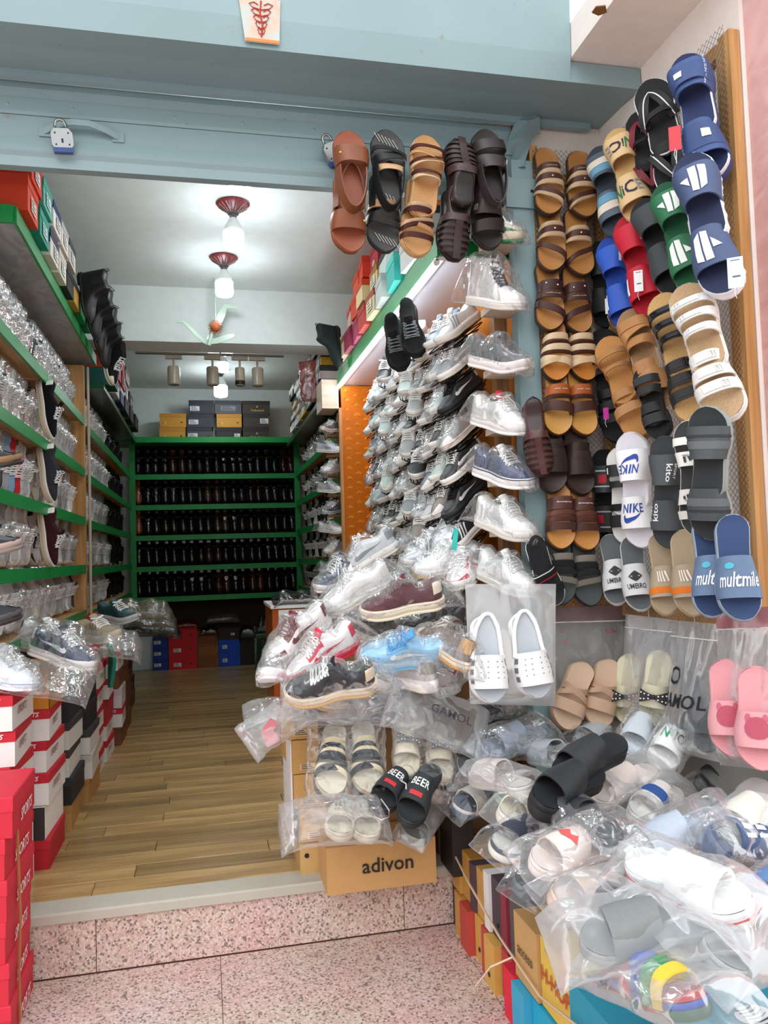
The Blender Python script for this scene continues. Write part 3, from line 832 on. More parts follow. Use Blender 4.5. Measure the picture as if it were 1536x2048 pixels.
# step riser of granite slabs, and the paved street
rs = struct('step_riser', B(-1.6, 1.66, 3.02, 3.12, SZ - 0.05, -0.03), mat('#a87a6f', 'wall'))
rm = bevel_box(1.098, 0.185, 0.02, 0.002).mesh('slab')
for i in range(4):
    o = obj('slab', rm, GRAN, rs, Matrix.Translation((-1.49 + i * 1.1, 3.02, SZ + 0.002)) @ Matrix.Rotation(math.pi / 2, 4, 'X'))
st = struct('ground_pavement', B(-6, 6, -5, 3.02, SZ - 0.1, SZ - 0.006), mat('#a87a6f', 'wall'))
tm = bevel_box(0.848, 0.598, 0.006, 0.0015).mesh('paving_tile')
for i in range(-3, 4):
    for j in range(9):
        obj('paving_tile', tm, GRAN, st, Matrix.Translation((0.03 + i * 0.85, 2.9985 - (j + 1) * 0.6, SZ - 0.006)))
# masonry right of the shutter
struct('wall_front', B(1.31, 1.72, 3.0, 3.14, SZ, 3.4), CREAM)
struct('wall_side', B(1.66, 1.9, 2.1, 3.0, SZ, 3.4), CREAM)
PINK = marbled('flaking_pink_paint', '#d3a09c', '#deb4af', 0.8)
struct('pillar', B(1.675, 2.9, 1.93, 2.098, SZ, 3.4), PINK)
struct('wall_front_left', B(-3.0, -1.2, 3.0, 3.14, SZ, 3.4), CREAM)
struct('ceiling_porch', B(1.365, 2.9, 1.95, 3.02, 3.01, 3.14), CREAM)
struct('added_reflection_wall', B(-16, 16, -11.4, -11.0, SZ, 4.2), mat('#c4bcb2', 'wall'))  # unseen facade across the street, added to give the plastic bags something to reflect
o = struct('ceiling_patch', MB().plate([(0, 0), (0.03, -0.01), (0.05, 0.02), (0.03, 0.04), (0.0, 0.03)], 0.004), mat('#8a5f3a', 'wall')); o.location = aZ(1192, 14, 3.006)
# ---- rolling shutter and its painted housing
t = empty('shutter_housing', (0, 2.9, 2.98)); tag(t, 'pale blue painted metal box housing the rolled shutter across the top', 'shutter housing')
def sect(name, prof, x0, x1, m, parent):
    """profile of (y, z) points swept along x"""
    n = len(prof); mb = MB()
    mb.add([(x0, y, z) for y, z in prof] + [(x1, y, z) for y, z in prof], [(i, (i + 1) % n, n + (i + 1) % n, n + i) for i in range(n)] + [tuple(range(n - 1, -1, -1)), tuple(range(n, 2 * n))])
    o = obj(name, mb, m, parent, Matrix.Translation(-Vector(parent.location)) if parent else None)
    return o
sect('front_panel', [(2.655, 2.925), (2.64, 3.02), (2.62, 3.5), (2.7, 3.5), (2.7, 2.93)], -1.6, 1.362, BLUE, t)
sect('lower_panel', [(2.655, 2.923), (2.8, 2.942), (3.0, 2.952), (3.0, 3.006), (2.66, 3.006)], -1.6, 1.655, BLUE, t)
sect('lip', [(2.955, 2.925), (2.975, 2.92), (2.99, 2.93), (3.0, 2.96), (2.955, 2.955)], -1.6, 1.6, BLUE, t)
sh = empty('roller_shutter', (0, 2.98, 2.6)); tag(sh, 'rolled up pale blue steel shutter with riveted bottom rail over the entrance', 'shutter')
sect('curtain', [(2.99, 2.86), (2.985, 2.9), (2.996, 2.93), (3.01, 2.93), (3.01, 2.86)], -1.2, 1.26, BLUE, sh)
sect('rivet_strip', [(2.982, 2.80), (2.98, 2.812), (2.984, 2.862), (3.01, 2.862), (3.01, 2.80)], -1.2, 1.26, BLUE, sh)
sect('seam', [(2.988, 2.797), (2.988, 2.801), (3.0, 2.801), (3.0, 2.797)], -1.2, 1.26, mat('#6a5a4c', 'plain'), sh)
sect('panel', [(2.984, 2.70), (2.984, 2.798), (3.01, 2.798), (3.01, 2.70)], -1.2, 1.26, BLUE, sh)
sect('bottom_rail', [(2.955, 2.655), (2.95, 2.668), (2.96, 2.70), (2.984, 2.706), (3.02, 2.706), (3.02, 2.61), (2.968, 2.605), (2.965, 2.64)], -1.2, 1.26, BLUE, sh)
rv = MB(); rv.lathe([(0, -0.004), (0.005, -0.003), (0.008, 0)], 10); rvm = rv.mesh('rivet', True)
for x in (-0.95, -0.65, -0.43, -0.07, 0.175, 0.446, 0.7, 0.92, 1.1):
    o = obj('rivet', rvm, BLUE, sh); o.location = (x, 0.0025, 0.235); o.rotation_euler = (-math.pi / 2, 0, 0)
o = obj('handle', ribbon([(-0.13, 0, 0), (-0.085, -0.022, 0.014), (-0.03, -0.036, 0.024), (0.03, -0.036, 0.024), (0.085, -0.022, 0.012), (0.13, 0, -0.002)], 0.022, 0.005, 'handle', (0, -1, 0)), BLUE, sh); o.location = (-0.40, 0.0, 0.142)
for x in (-0.125, 0.125): o = obj('handle_plate', MB().box(-0.02, 0.02, -0.004, 0.004, -0.018, 0.018), BLUE, sh); o.location = (-0.40 + x, 0.002, 0.142)
def padlock(loc, ry, label):
    r = empty('padlock', loc); r.rotation_euler = (0.1, ry, 0.15); tag(r, label, 'padlock')
    mb = MB(); pr = [(-0.03, -0.05), (0.03, -0.05), (0.036, -0.04), (0.036, 0.0), (0.024, 0.016), (-0.024, 0.016), (-0.036, 0.0), (-0.036, -0.04)]
    mb.plate(pr, 0.024, lambda x, y, z: (x, z - 0.012, y)); obj('body', mb, STEEL, r)
    mb = MB(); mb.plate([(-0.031, -0.066), (0.031, -0.066), (0.034, -0.05), (-0.034, -0.05)], 0.025, lambda x, y, z: (x, z - 0.0125, y)); obj('base_cap', mb, mat('#2d4a86', 'gloss'), r)
    mb = MB(); mb.tube([(-0.018, 0, 0.01), (-0.018, 0, 0.034), (-0.012, 0, 0.046), (0, 0, 0.05), (0.012, 0, 0.046), (0.018, 0, 0.034), (0.018, 0, 0.01)], 0.0055, 6); obj('shackle', mb.mesh('shackle', True), STEEL, r)
    mb = MB(); mb.box(-0.003, 0.003, -0.0135, -0.012, -0.034, -0.02)
    for x, z in ((-0.022, -0.04), (0.022, -0.04), (0.022, 0.0), (-0.022, 0.0)): mb.lathe([(0, 0), (0.003, 0)], 6, (0, 0, 0)) if False else mb.box(x - 0.0025, x + 0.0025, -0.0135, -0.012, z - 0.0025, z + 0.0025)
    obj('keyhole', mb, BLACK, r)
padlock((-0.462, 2.93, 2.712), -0.12, 'steel padlock with blue base hanging from the curved shutter handle')
padlock((0.5, 2.93, 2.742), -0.5, 'steel padlock half hidden behind the tan hanging sandals')
# guide rail beside the entrance
g = empty('shutter_guide', (1.28, 2.97, SZ)); tag(g, 'pale blue vertical steel guide channel beside the entrance', 'guide rail')
obj('channel', MB().box(-0.045, 0.045, -0.03, 0.03, 0, 2.98), BLUE, g)
mb = MB(); mb.tube([(0.0, 0, 2.95), (0.0, -0.006, 3.06), (0.03, -0.01, 3.13), (0.075, -0.01, 3.15)], 0.048, 4); obj('elbow', mb, BLUE, g)
mb = MB(); mb.box(-0.075, 0.06, -0.04, -0.028, 2.78, 2.90); obj('bracket', mb, BLUE, g)
mb = MB(); mb.lathe([(0, 0), (0.007, 0)], 8); o = obj('bolt_hole', mb, BLACK, g); o.location = (0.035, -0.041, 2.85); o.rotation_euler = (math.pi / 2, 0, 0)
# printed charm stuck to the housing
po = empty('paper_charm', (0.225, 2.64, 2.955)); tag(po, 'faded red ornamental paper charm stuck on the blue shutter housing', 'poster')
po.rotation_euler = (math.radians(4), 0, 0)
obj('sheet', MB().plate([(-0.075, 0.13), (-0.055, -0.02), (0.06, -0.02), (0.066, 0.13)], 0.001, lambda x, y, z: (x, z, y)), marbled('charm_paper', '#d9b79f', '#b9cdcb', 0.8), po)
rd = mat('#b8402f', 'plain'); mb = MB()
for i in range(5):
    z = 0.018 + i * 0.021; w = 0.012 + 0.007 * i
    for s in (1, -1):
        mb.tube([(0, -0.002, z - 0.012), (s * w * 0.7, -0.002, z - 0.006), (s * w, -0.002, z + 0.006), (s * w * 0.6, -0.002, z + 0.012), (s * w * 0.25, -0.002, z + 0.004)], 0.0018, 4)
mb.tube([(0, -0.002, 0.0), (0.004, -0.002, 0.04), (-0.004, -0.002, 0.08), (0, -0.002, 0.12)], 0.003, 4)
obj('ornament', mb, rd, po)
obj('border', MB().box(-0.054, 0.059, -0.003, 0, -0.018, -0.008), mat('#d98a4b', 'plain'), po)

# ------------------------------------------------------------------ lamps, fan, track
BULB = emit('bulb_glow', '#f4faff', BULB_W)
def ceiling_bulb(x, y, z, label, r=0.05, plate=True, s=1.0):
    t = empty('ceiling_bulb', (x, y, z)); tag(t, label, 'lamp', 'ceiling bulbs')
    if plate:
        mb = MB(); mb.lathe([(0.0, 0.0), (0.085, 0.0), (0.09, -0.008), (0.075, -0.02), (0.05, -0.032), (0.03, -0.05), (0.024, -0.052)], 28); obj('rosette', mb.mesh('rosette', True, 40), mat('#7a2c33', 'gloss'), t)
        mb = MB()
        for i in range(18):
            a = 6.2832 * i / 18; mb.tube([(0.03 * math.cos(a), 0.03 * math.sin(a), -0.052), (0.056 * math.cos(a), 0.056 * math.sin(a), -0.032), (0.08 * math.cos(a), 0.08 * math.sin(a), -0.017)], 0.003, 4)
        obj('fluting', mb, mat('#a89a94', 'metal'), t)
    mb = MB(); mb.lathe([(0.03, -0.05), (0.03, -0.062), (0.02, -0.066), (0.02, -0.085)], 16); obj('socket', mb.mesh('socket', True, 40), mat('#5a5654', 'gloss'), t)
    q = r / 0.05
    mb = MB(); mb.lathe([(0.018, -0.08), (0.024 * q, -0.09), (0.045 * q, -0.09 - 0.04 * q), (0.052 * q, -0.09 - 0.07 * q)], 24); obj('bulb_neck', mb.mesh('bulb_neck', True), mat('#dfe6e4', 'gloss'), t)
    mb = MB(); z0 = -0.09 - 0.07 * q; mb.lathe([(0.054 * q, z0), (0.056 * q, z0 - 0.005), (0.056 * q, z0 - 0.075 * q), (0.05 * q, z0 - 0.088 * q), (0.03 * q, z0 - 0.094 * q), (0, z0 - 0.095 * q)], 24); obj('bulb_glass', mb.mesh('bulb_glass', True), BULB, t)
ceiling_bulb(0.19, 3.55, 3.11, 'glowing bulb just under the shutter rail, nearest the street')
ceiling_bulb(0.19, 4.3, 3.11, 'large glowing bulb on a dark red ceiling rose, nearest complete one')
ceiling_bulb(0.16, 5.1, 3.11, 'glowing bulb on a ceiling rose just before the beam')
ceiling_bulb(0.2, 7.3, 3.11, 'glowing bulb on the rear ceiling behind the track spotlights', 0.045)
ceiling_bulb(0.2, 8.2, 3.11, 'glowing bulb farthest back above the boxes on the rear shelf', 0.06)
# little cluster lamp behind the track
t = empty('cluster_lamp', (0.16, 6.4, 2.86)); tag(t, 'small cluster of round globe lamps behind the track spotlights', 'lamp')
obj('plate', MB().box(-0.1, 0.1, -0.1, 0.1, 0.0, 0.25), mat('#b8bcb8', 'metal'), t); gm = emit('globe_glow', '#f4f8ff', 8)
for i in range(6):
    a = 6.2832 * i / 6; mb = MB(); mb.lathe([(0, -0.03), (0.02, -0.024), (0.03, 0), (0.02, 0.024), (0.0, 0.03)], 12, (0.075 * math.cos(a), 0.075 * math.sin(a), -0.02)); obj('globe', mb.mesh('globe', True), gm, t)
# folded wall fan
FN = mat('#a9c0ae', 'gloss')
f = empty('ceiling_fan', (0.06, 5.5, 2.66)); tag(f, 'old pale green fan with drooping blades and copper motor hub', 'fan')
def blade(pts, ws):
    obj('blade', ribbon(pts, ws, 0.004, 'blade', (0.2, -1, 0.3)), FN, f)
blade([(-0.02, 0, 0.0), (-0.08, -0.02, 0.05), (-0.14, -0.03, 0.11), (-0.17, -0.03, 0.135), (-0.215, -0.03, 0.128)], [0.025, 0.03, 0.022, 0.02, 0.014])
blade([(-0.02, 0, 0.0), (0.06, -0.03, 0.01), (0.13, -0.05, 0.03), (0.17, -0.05, 0.045)], [0.03, 0.045, 0.04, 0.018])
blade([(0.0, 0, 0.02), (0.05, 0.02, 0.12), (0.09, 0.02, 0.2), (0.12, 0.02, 0.265), (0.2, 0.02, 0.255)], [0.03, 0.05, 0.05, 0.04, 0.02])
mb = MB(); mb.lathe([(0, 0.045), (0.02, 0.04), (0.03, 0.02), (0.035, 0), (0.02, -0.02), (0, -0.022)], 16); o = obj('motor_hub', mb.mesh('motor_hub', True), mat('#b4623a', 'gloss'), f); o.location = (0.045, -0.04, 0.1); o.rotation_euler = (math.pi / 2, 0, 0)
mb = MB()
for i in range(20):
    a = 6.2832 * i / 20; mb.tube([(0.045 + 0.034 * math.cos(a), -0.04, 0.1 + 0.034 * math.sin(a)), (0.045 + 0.05 * math.cos(a), -0.04, 0.1 + 0.05 * math.sin(a))], 0.003, 4)
obj('cooling_fins', mb, mat('#c98a64', 'metal'), f)
obj('down_rod', MB().tube([(0.05, 0.0, 0.13), (0.05, 0.0, 0.45)], 0.006, 6), FN, f)
obj('hanger', MB().tube([(0.0, -0.01, -0.02), (0.02, -0.02, 0.05), (0.04, -0.03, 0.1)], 0.014, 6), FN, f)
# track and its spotlights
t = empty('light_track', (0.08, 6.02, 2.705)); tag(t, 'thin beige ceiling track carrying spotlights under the beam', 'track light')
obj('rail', MB().box(-0.54, 0.54, -0.015, 0.015, 0, 0.014), mat('#9b9488', 'metal'), t)
for i, (x, dk, lb) in enumerate(((-0.19, 0, 'leftmost beige cylinder spotlight on the ceiling track'), (0.09, 0, 'beige cylinder spotlight on the track beside the glowing bulb'), (0.29, 1, 'smaller spotlight with black rim on the ceiling track'), (0.42, 0, 'rightmost beige cylinder spotlight on the ceiling track'))):
    s = empty('track_spotlight', (x, 6.02, 2.70)); tag(s, lb, 'spotlight', 'track spotlights')
    c = mat('#a59c8a', 'gloss')
    obj('adapter', MB().box(-0.06, 0.06, -0.014, 0.014, -0.028, 0), c, s)
    obj('stem', MB().tube([(0, 0, -0.02), (0, 0, -0.1)], 0.008, 6), c, s)
    r = 0.045 if not dk else 0.036; mb = MB(); mb.lathe([(0, -0.085), (r * 0.9, -0.085), (r, -0.095), (r, -0.215), (r * 0.85, -0.222), (0, -0.222)], 20)
    obj('housing', mb.mesh('housing', True, 40), c, s)
    if dk: mb = MB(); mb.lathe([(r * 1.02, -0.185), (r * 1.02, -0.216), (r * 0.6, -0.224)], 20); obj('rim', mb.mesh('rim', True, 40), BLACK, s)
# tube lights along the front of the right-hand upper shelf
TUBE = emit('tube_glow', '#f2f6ff', TUBE_W)
for i, (y0, y1, lb) in enumerate(((3.1, 4.05, 'slim glowing tube light under the right upper shelf, nearer length'), (4.1, 5.58, 'slim glowing tube light under the right upper shelf, farther length'))):
    t = empty('tube_light', (0.958, y0, 2.385)); tag(t, lb, 'lamp', 'tube lights under the right shelf')
    obj('batten', MB().box(-0.004, 0.03, 0, y1 - y0, 0.008, 0.019), WHITE, t)
    obj('tube', MB().tube([(0, 0.01, 0), (0, y1 - y0 - 0.01, 0)], 0.012, 8), TUBE, t)
    obj('end_cap', MB().tube([(0, 0, 0), (0, 0.012, 0)], 0.0135, 8), WHITE, t)

# ------------------------------------------------------------------ shelving
GREY = marbled('grey_marbled_board', '#7d7c79', '#9b9a97', 0.35)
DARKW = mat('#3a3733', 'wall')
def shelf_unit(name, label, side, xf, y0, y1, levels, gaps=(), hang=0.055, depth=0.3, edge=GREEN):
    """wall shelves: back board, uprights and one board with a painted edge strip for each level"""
    t = empty(name, (xf, y0, 0)); tag(t, label, 'shelf')
    s = -side
    X = lambda a, b: (min(a, b), max(a, b))
    xb0, xb1 = X(0.0, -s * depth)
    cuts = [y0] + list(gaps) + [y1]
    for z in levels:
        for a, b in zip(cuts[:-1], cuts[1:]):
            o = obj('shelf_board', MB().box(xb0, xb1, a - y0 + 0.012, b - y0 - 0.012, z - 0.03, z - 0.008), PINEY, t)
            e0, e1 = X(0.0, s * 0.012)
            obj('edge_strip', MB().box(e0, e1, a - y0 + 0.005, b - y0 - 0.005, z - hang, z), edge, t)
    return t
LV = [2.15, 1.81, 1.49, 1.18, 0.89]
shelf_unit('shoe_shelving', 'green edged sneaker shelves along the left wall, nearest the street', -1, -0.76, 3.05, 5.52, LV, (4.24,))
LV2 = [2.12, 1.79, 1.48, 1.16, 0.87]
shelf_unit('shoe_shelving', 'green edged shoe shelves on the left wall beyond the wooden upright', -1, -0.755, 5.66, 8.86, LV2, (), depth=0.25)
shelf_unit('shoe_shelving', 'green edged shoe shelves on the right wall behind the orange panel', 1, 1.02, 5.9, 8.86, LV2, (), depth=0.22)
o = obj('shelf_upright', MB().box(-1.06, -0.755, 5.54, 5.6, 0.5, 2.5), PINE); tag(o, 'orange pine upright dividing the left wall shelves', 'upright')
o = obj('cable_pole', MB().tube([(-0.735, 5.6, 0.72), (-0.732, 5.6, 1.6), (-0.735, 5.6, 2.5)], 0.009, 6), mat('#b9ae9c', 'plain')); tag(o, 'thin pale vertical pole in front of the left shelf upright', 'pole')
# back shelves
LB = [2.113, 1.784, 1.457, 1.125, 0.80]
t = empty('back_shelving', (0, 8.9, 0)); tag(t, 'green shelves of dress shoes across the back wall', 'shelf')
for z in LB:
    obj('shelf_board', MB().box(-0.74, 1.05, 0.0, 0.28, z - 0.03, z - 0.01), mat('#2a2622', 'wall'), t)
    obj('edge_strip', MB().box(-0.74, 1.05, -0.012, 0.0, z - 0.055, z), GREEN, t)
    obj('stop_rail', MB().tube([(-0.72, 0.12, z + 0.2), (1.03, 0.12, z + 0.2)], 0.004, 5), STEEL, t)
obj('back_board', MB().box(-0.74, 1.05, 0.281, 0.29, 0.72, 2.45), mat('#241f1c', 'wall'), t)
for x in (-0.76, 1.0): obj('upright', MB().box(x, x + 0.06, -0.02, 0.02, 0.74, 2.44), GREEN, t)
obj('top_board', MB().box(-0.9, 1.2, -0.2, 0.29, 2.44, 2.46), GREEN, t)
obj('top_fascia', MB().box(-0.7, 1.06, -0.215, -0.2, 2.43, 2.49), GREEN, t)
o = obj('back_plinth', MB().box(-0.76, 1.2, 9.1, 9.18, 0.42, 0.72), mat('#332b25', 'wall')); tag(o, 'dark brown board below the back wall shoe shelves', 'panel')
# upper shelves that carry the boxes
def upper_shelf(name, label, x0, x1, y0, y1, z, edge_x, under, edge=GREEN, hang=0.06, th=0.02):
    t = empty(name, ((x0 + x1) / 2, y0, z)); tag(t, label, 'shelf'); c = (x0 + x1) / 2
    obj('board', MB().box(x0 - c, x1 - c, 0.01, y1 - y0, -th, 0), under, t)
    e = edge_x - c; sg = 1 if e > 0 else -1; hang = min(hang, th) if th > 0.05 else hang
    obj('edge_strip', MB().box(min(e, e + sg * 0.012), max(e, e + sg * 0.012), 0, y1 - y0, -hang, -0.001), edge, t)
    obj('end_strip', MB().box(x0 - c, x1 - c, -0.012, 0.01, -hang, -0.001), edge, t)
upper_shelf('upper_shelf', 'high shelf on the left wall with marbled grey underside and green edge', -1.08, -0.70, 3.3, 5.68, 2.6, -0.70, GREY, hang=0.07, th=0.07)
upper_shelf('upper_shelf', 'high shelf on the right wall above the tube lights with green edge', 0.967, 1.27, 3.08, 5.6, 2.505, 0.967, mat('#c6c8cf', 'gloss'), hang=0.1, th=0.1)
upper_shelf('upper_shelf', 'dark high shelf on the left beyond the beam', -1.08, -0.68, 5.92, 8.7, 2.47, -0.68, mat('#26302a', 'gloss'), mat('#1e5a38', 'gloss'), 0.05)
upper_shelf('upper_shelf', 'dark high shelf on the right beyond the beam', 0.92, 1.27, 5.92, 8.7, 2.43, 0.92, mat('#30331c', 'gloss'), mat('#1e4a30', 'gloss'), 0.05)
o = obj('shelf_end_box', MB().box(0.845, 0.965, 5.62, 5.9, 2.24, 2.45), PALE); tag(o, 'pale wooden block at the far end of the right upper shelf', 'box')
# orange embossed end panel
t = empty('orange_panel', (0.98, 5.6, 0)); tag(t, 'glossy orange panel embossed with golden fan shapes behind the sneakers', 'panel')
obj('board', MB().box(0, 0.28, 0.0, 0.03, 0, 2.4), ORANGE, t)
fm = MB()
for k in range(9):
    a = math.radians(-80 + 20 * k); fm.tube([(0.008 * math.cos(a + 1.57), 0, 0.008 * math.sin(a + 1.57)), (0.03 * math.cos(a + 1.57), 0, 0.03 * math.sin(a + 1.57))], 0.0018, 4)
fm = fm.mesh('fan_emboss', True)
for i in range(24):
    for x in (0.045, 0.11, 0.175):
        o = obj('fan_emboss', fm, GOLD, t); o.location = (x, -0.001, 0.75 + i * 0.07 + (0.035 if x == 0.11 else 0))
obj('edge_strip', MB().box(-0.02, 0, -0.01, 0.03, 0, 2.24), PINE, t)
# wooden ledge post beside the guide rail
t = empty('ledge_post', (1.205, 3.03, 0)); tag(t, 'narrow wooden post with small ledges for bagged sneakers beside the guide rail', 'display post')
obj('post', MB().box(-0.035, 0.02, 0, 0.05, 0.6, 2.45), wood('dark_pine', '#6e4d2c', '#94683c', 0.6, 2, 6), t)
NEARZ = [2.43, 2.165, 1.915, 1.68, 1.475, 1.275, 1.065]
for z in NEARZ: obj('ledge', MB().box(-0.09, 0.03, -0.14, 0.0, z - 0.028, z - 0.002), PALE, t)

# ------------------------------------------------------------------ shoe boxes
_BX = {}
def box_mesh(w, d, h, lid):
    k = (round(w, 3), round(d, 3), round(h, 3), round(lid, 3))
    if k not in _BX:
        q = 0.0025
        _BX[k] = (B(-w / 2, w / 2, -d / 2, d / 2, 0, h - 0.002).mesh('body'), bevel_box(w + 2 * q, d + 2 * q, h * lid, 0.003).mesh('lid'))
    return _BX[k]
def shoe_box(name, x, y, z, w, d, h, body, lid, label, rz=0.0, lidf=0.3, group=None, faces=(), sticker=None, hole=None, band=None):
    """faces: (face, kind, text, size, colour, dx, dz) with face one of front (-Y), right (+X), left (-X)"""
    t = empty(name, (x, y, z)); t.rotation_euler.z = rz; tag(t, label, 'box', group)
    bm, lm = box_mesh(w, d, h, lidf)
    obj('body', bm, mat(body, 'card'), t)
    q = 0.0025
    if lidf: obj('lid', lm, mat(lid, 'card'), t, Matrix.Translation((-w / 2 - q, -d / 2 - q, h * (1 - lidf) + 0.0005)))
    def fm(face, off):
        if face == 'front': return lambda a, b: (a, -d / 2 - off, b)
        if face == 'right': return lambda a, b: (w / 2 + off, a, b)
        if face == 'left': return lambda a, b: (-w / 2 - off, -a, b)
        return lambda a, b: (a, b, h + off)
    for face, txt, size, col, dx, dz, sh in faces:
        f = fm(face, 0.0045); letters('lettering', txt, size, lambda a, b, f=f, dx=dx, dz=dz: f(a + dx, b + dz), mat(col, 'plain'), t, sh)
    if sticker:
        face, dx, dz, sw, shh, col = sticker; f = fm(face, 0.0042)
        mb = MB(); mb.add([f(dx - sw / 2, dz - shh / 2), f(dx + sw / 2, dz - shh / 2), f(dx + sw / 2, dz + shh / 2), f(dx - sw / 2, dz + shh / 2)], [(0, 1, 2, 3)]); s = obj('sticker', mb, mat(col, 'card'), t)
        g = fm(face, 0.0046); mb = MB()
        for k in range(3): zz = dz + shh * (0.3 - 0.28 * k); mb.add([g(dx - sw * 0.4, zz - shh * 0.06), g(dx + sw * (0.1 + 0.1 * k), zz - shh * 0.06), g(dx + sw * (0.1 + 0.1 * k), zz + shh * 0.06), g(dx - sw * 0.4, zz + shh * 0.06)], [(0, 1, 2, 3)])
        obj('print', mb, mat('#3c3c3c', 'plain'), s)
    if hole:
        face, dx, dz = hole; f = fm(face, 0.0035); obj('finger_hole', MB().add([f(dx + 0.009 * math.cos(6.2832 * i / 10), dz + 0.009 * math.sin(6.2832 * i / 10)) for i in range(10)], [tuple(range(10))]), BLACK, t)
    if band:
        face, dz, bh, col = band; L2 = (w if face == 'front' else d) / 2; f = fm(face, 0.0028)
        obj('printed_band', MB().add([f(-L2, dz), f(L2, dz), f(L2, dz + bh), f(-L2, dz + bh)], [(0, 1, 2, 3)]), mat(col, 'card'), t)
    return t
RED, WHT = '#c22333', '#e6e2de'
SP = lambda tc='#ffffff', bc='#7d2231': (('front', 'SPORTS', 0.017, tc, 0.02, 0.105, 0.3), ('right', 'SPORTS', 0.026, bc, -0.03, 0.06, 0.35))
# -- red stack standing on the street at the left edge
for i in range(6):
    shoe_box('shoe_box', -0.70 + random.uniform(-0.006, 0.006) + (0.012 if i == 5 else 0), 2.79, SZ + i * 0.121, 0.22, 0.345, 0.12, '#c8283c', '#cf2c40', 'all red shoe box, %s from the pavement in the street stack' % ORD[i], random.uniform(-0.03, 0.03),
             group='red boxes stacked on the pavement', lidf=0.36, faces=(('right', 'SPORTS', 0.034, '#f4ecec', 0.02, 0.035, 0.35),))
tw = obj('twine', MB().tube([(-0.583, 2.72, 0.5), (-0.578, 2.715, 0.3), (-0.574, 2.72, 0.12), (-0.58, 2.725, -0.05), (-0.578, 2.72, -0.2)], 0.004, 5), mat('#a8754a', 'fabric')); tag(tw, 'brown twine tied down the side of the red street box stack', 'string')
# -- stacks along the left wall
def stack(ix, xr, y0, items, where, w=0.2, d=0.335):
    z = 0.0
    for k, it in enumerate(items):
        h, body, lid, desc = it[:4]; fc = it[4] if len(it) > 4 else (); kw = it[5] if len(it) > 5 else {}
        shoe_box('shoe_box', xr - w / 2 + random.uniform(-0.012, 0.008), y0 + d / 2 + random.uniform(-0.008, 0.008), z, w, d, h, body, lid, '%s, %s up in %s' % (desc, ORD[k], where), random.uniform(-0.04, 0.04), group='boxes stacked along the left wall', faces=fc, **kw)
        z += h + 0.002
    return z
WR = lambda: (0.122, WHT, RED, 'white shoe box with red lid', SP())
BK = (0.118, '#26262a', '#303035', 'black shoe box'); BR = (0.115, '#7a4a2c', '#6a3f26', 'brown shoe box'); GB = (0.12, '#d9d5cf', '#3a393c', 'pale shoe box with dark lid'); TNB = (0.118, '#b98a50', '#b07f45', 'tan shoe box')
stack(0, -0.665, 3.04, [WR(), WR(), WR(), WR(), WR(), WR()], 'the left stack nearest the door')
stack(1, -0.615, 3.43, [(0.115, '#b9222f', '#c22633', 'crushed red shoe box'), (0.13, '#efe9e2', '#efe9e2', 'white shoe box with black end', (), dict(band=('front', 0.0, 0.125, '#3a3335'), sticker=('front', -0.03, 0.03, 0.1, 0.03, '#f2f0ec'), lidf=0)), WR(), WR(), WR(), (0.165, '#c98428', '#c98428', 'tall orange card box', (('front', 'ess', 0.02, '#5a3b18', 0.02, 0.07, 0),), dict(band=('right', 0.0, 0.16, '#b3741f'), lidf=0))], 'the left stack under the orange carton', d=0.34)
stack(2, -0.60, 3.86, [TNB, BK, GB, GB, BK, BK, ], 'the third left stack', d=0.33)
stack(3, -0.575, 4.27, [TNB, (0.12, '#d8d2cc', '#c4bdb6', 'worn white shoe box'), GB, BK, BK, WR()], 'the fourth left stack')
stack(4, -0.59, 4.7, [WR(), WR(), WR(), WR(), WR(), WR()], 'the fifth left stack')
stack(5, -0.58, 5.1, [WR(), WR(), (0.12, '#b8323c', '#a82733', 'dark red shoe box'), WR(), WR(), WR()], 'the sixth left stack')
stack(6, -0.55, 5.52, [BR, WR(), (0.125, '#d6cfcf', '#cbbfc2', 'grey white shoe box'), BR, WR(), WR(), WR()], 'the seventh left stack')
stack(7, -0.56, 5.95, [BR, BR, BR, BR, BR, BK], 'the eighth left stack')
stack(8, -0.58, 6.4, [BR, BR, BR, BK, BR], 'the ninth left stack')
stack(9, -0.60, 6.85, [BR, BK, BR, BR], 'the tenth left stack')
tp = obj('teal_cloth', ribbon([(-0.55, 4.95, 0.72), (-0.535, 4.98, 0.64), (-0.545, 5.0, 0.55), (-0.55, 4.98, 0.46)], [0.1, 0.14, 0.13, 0.06], 0.02, 'cloth', (1, 0.3, 0)), mat('#2f8f78', 'fabric')); tag(tp, 'teal plastic bag hanging beside the left red and white boxes', 'bag')
# -- low boxes against the back wall
def bstack(x0, x1, items, where, Y=9.05, grp='boxes on the floor by the back wall'):
    z = 0
    for k, (h, c, l, desc, kw) in enumerate(items):
        shoe_box('shoe_box', (x0 + x1) / 2, Y + 0.08, z, x1 - x0 - 0.006, 0.16, h, c, l, '%s, %s up in %s' % (desc, ORD[k], where), 0, group=grp, **kw); z += h + 0.001
st_ = dict(sticker=('front', -0.03, 0.06, 0.07, 0.035, '#e9e6e0'))
bstack(-0.56, -0.40, [(0.12, '#1f3f92', '#1b3580', 'blue shoe box', st_), (0.12, '#1f3f92', '#1b3580', 'blue shoe box', st_), (0.12, '#1f3f92', '#1b3580', 'blue shoe box', st_)], 'the blue stack at the back left corner')
rk = dict(sticker=('front', -0.06, 0.05, 0.08, 0.04, '#f0e2e0'), hole=('front', 0.08, 0.06))
bstack(-0.395, -0.09, [(0.155, '#d6232b', '#d6232b', 'bright red shoe box', rk), (0.155, '#d6232b', '#d6232b', 'bright red shoe box', rk), (0.16, '#d6232b', '#d6232b', 'bright red shoe box', rk)], 'the red stack by the back wall')
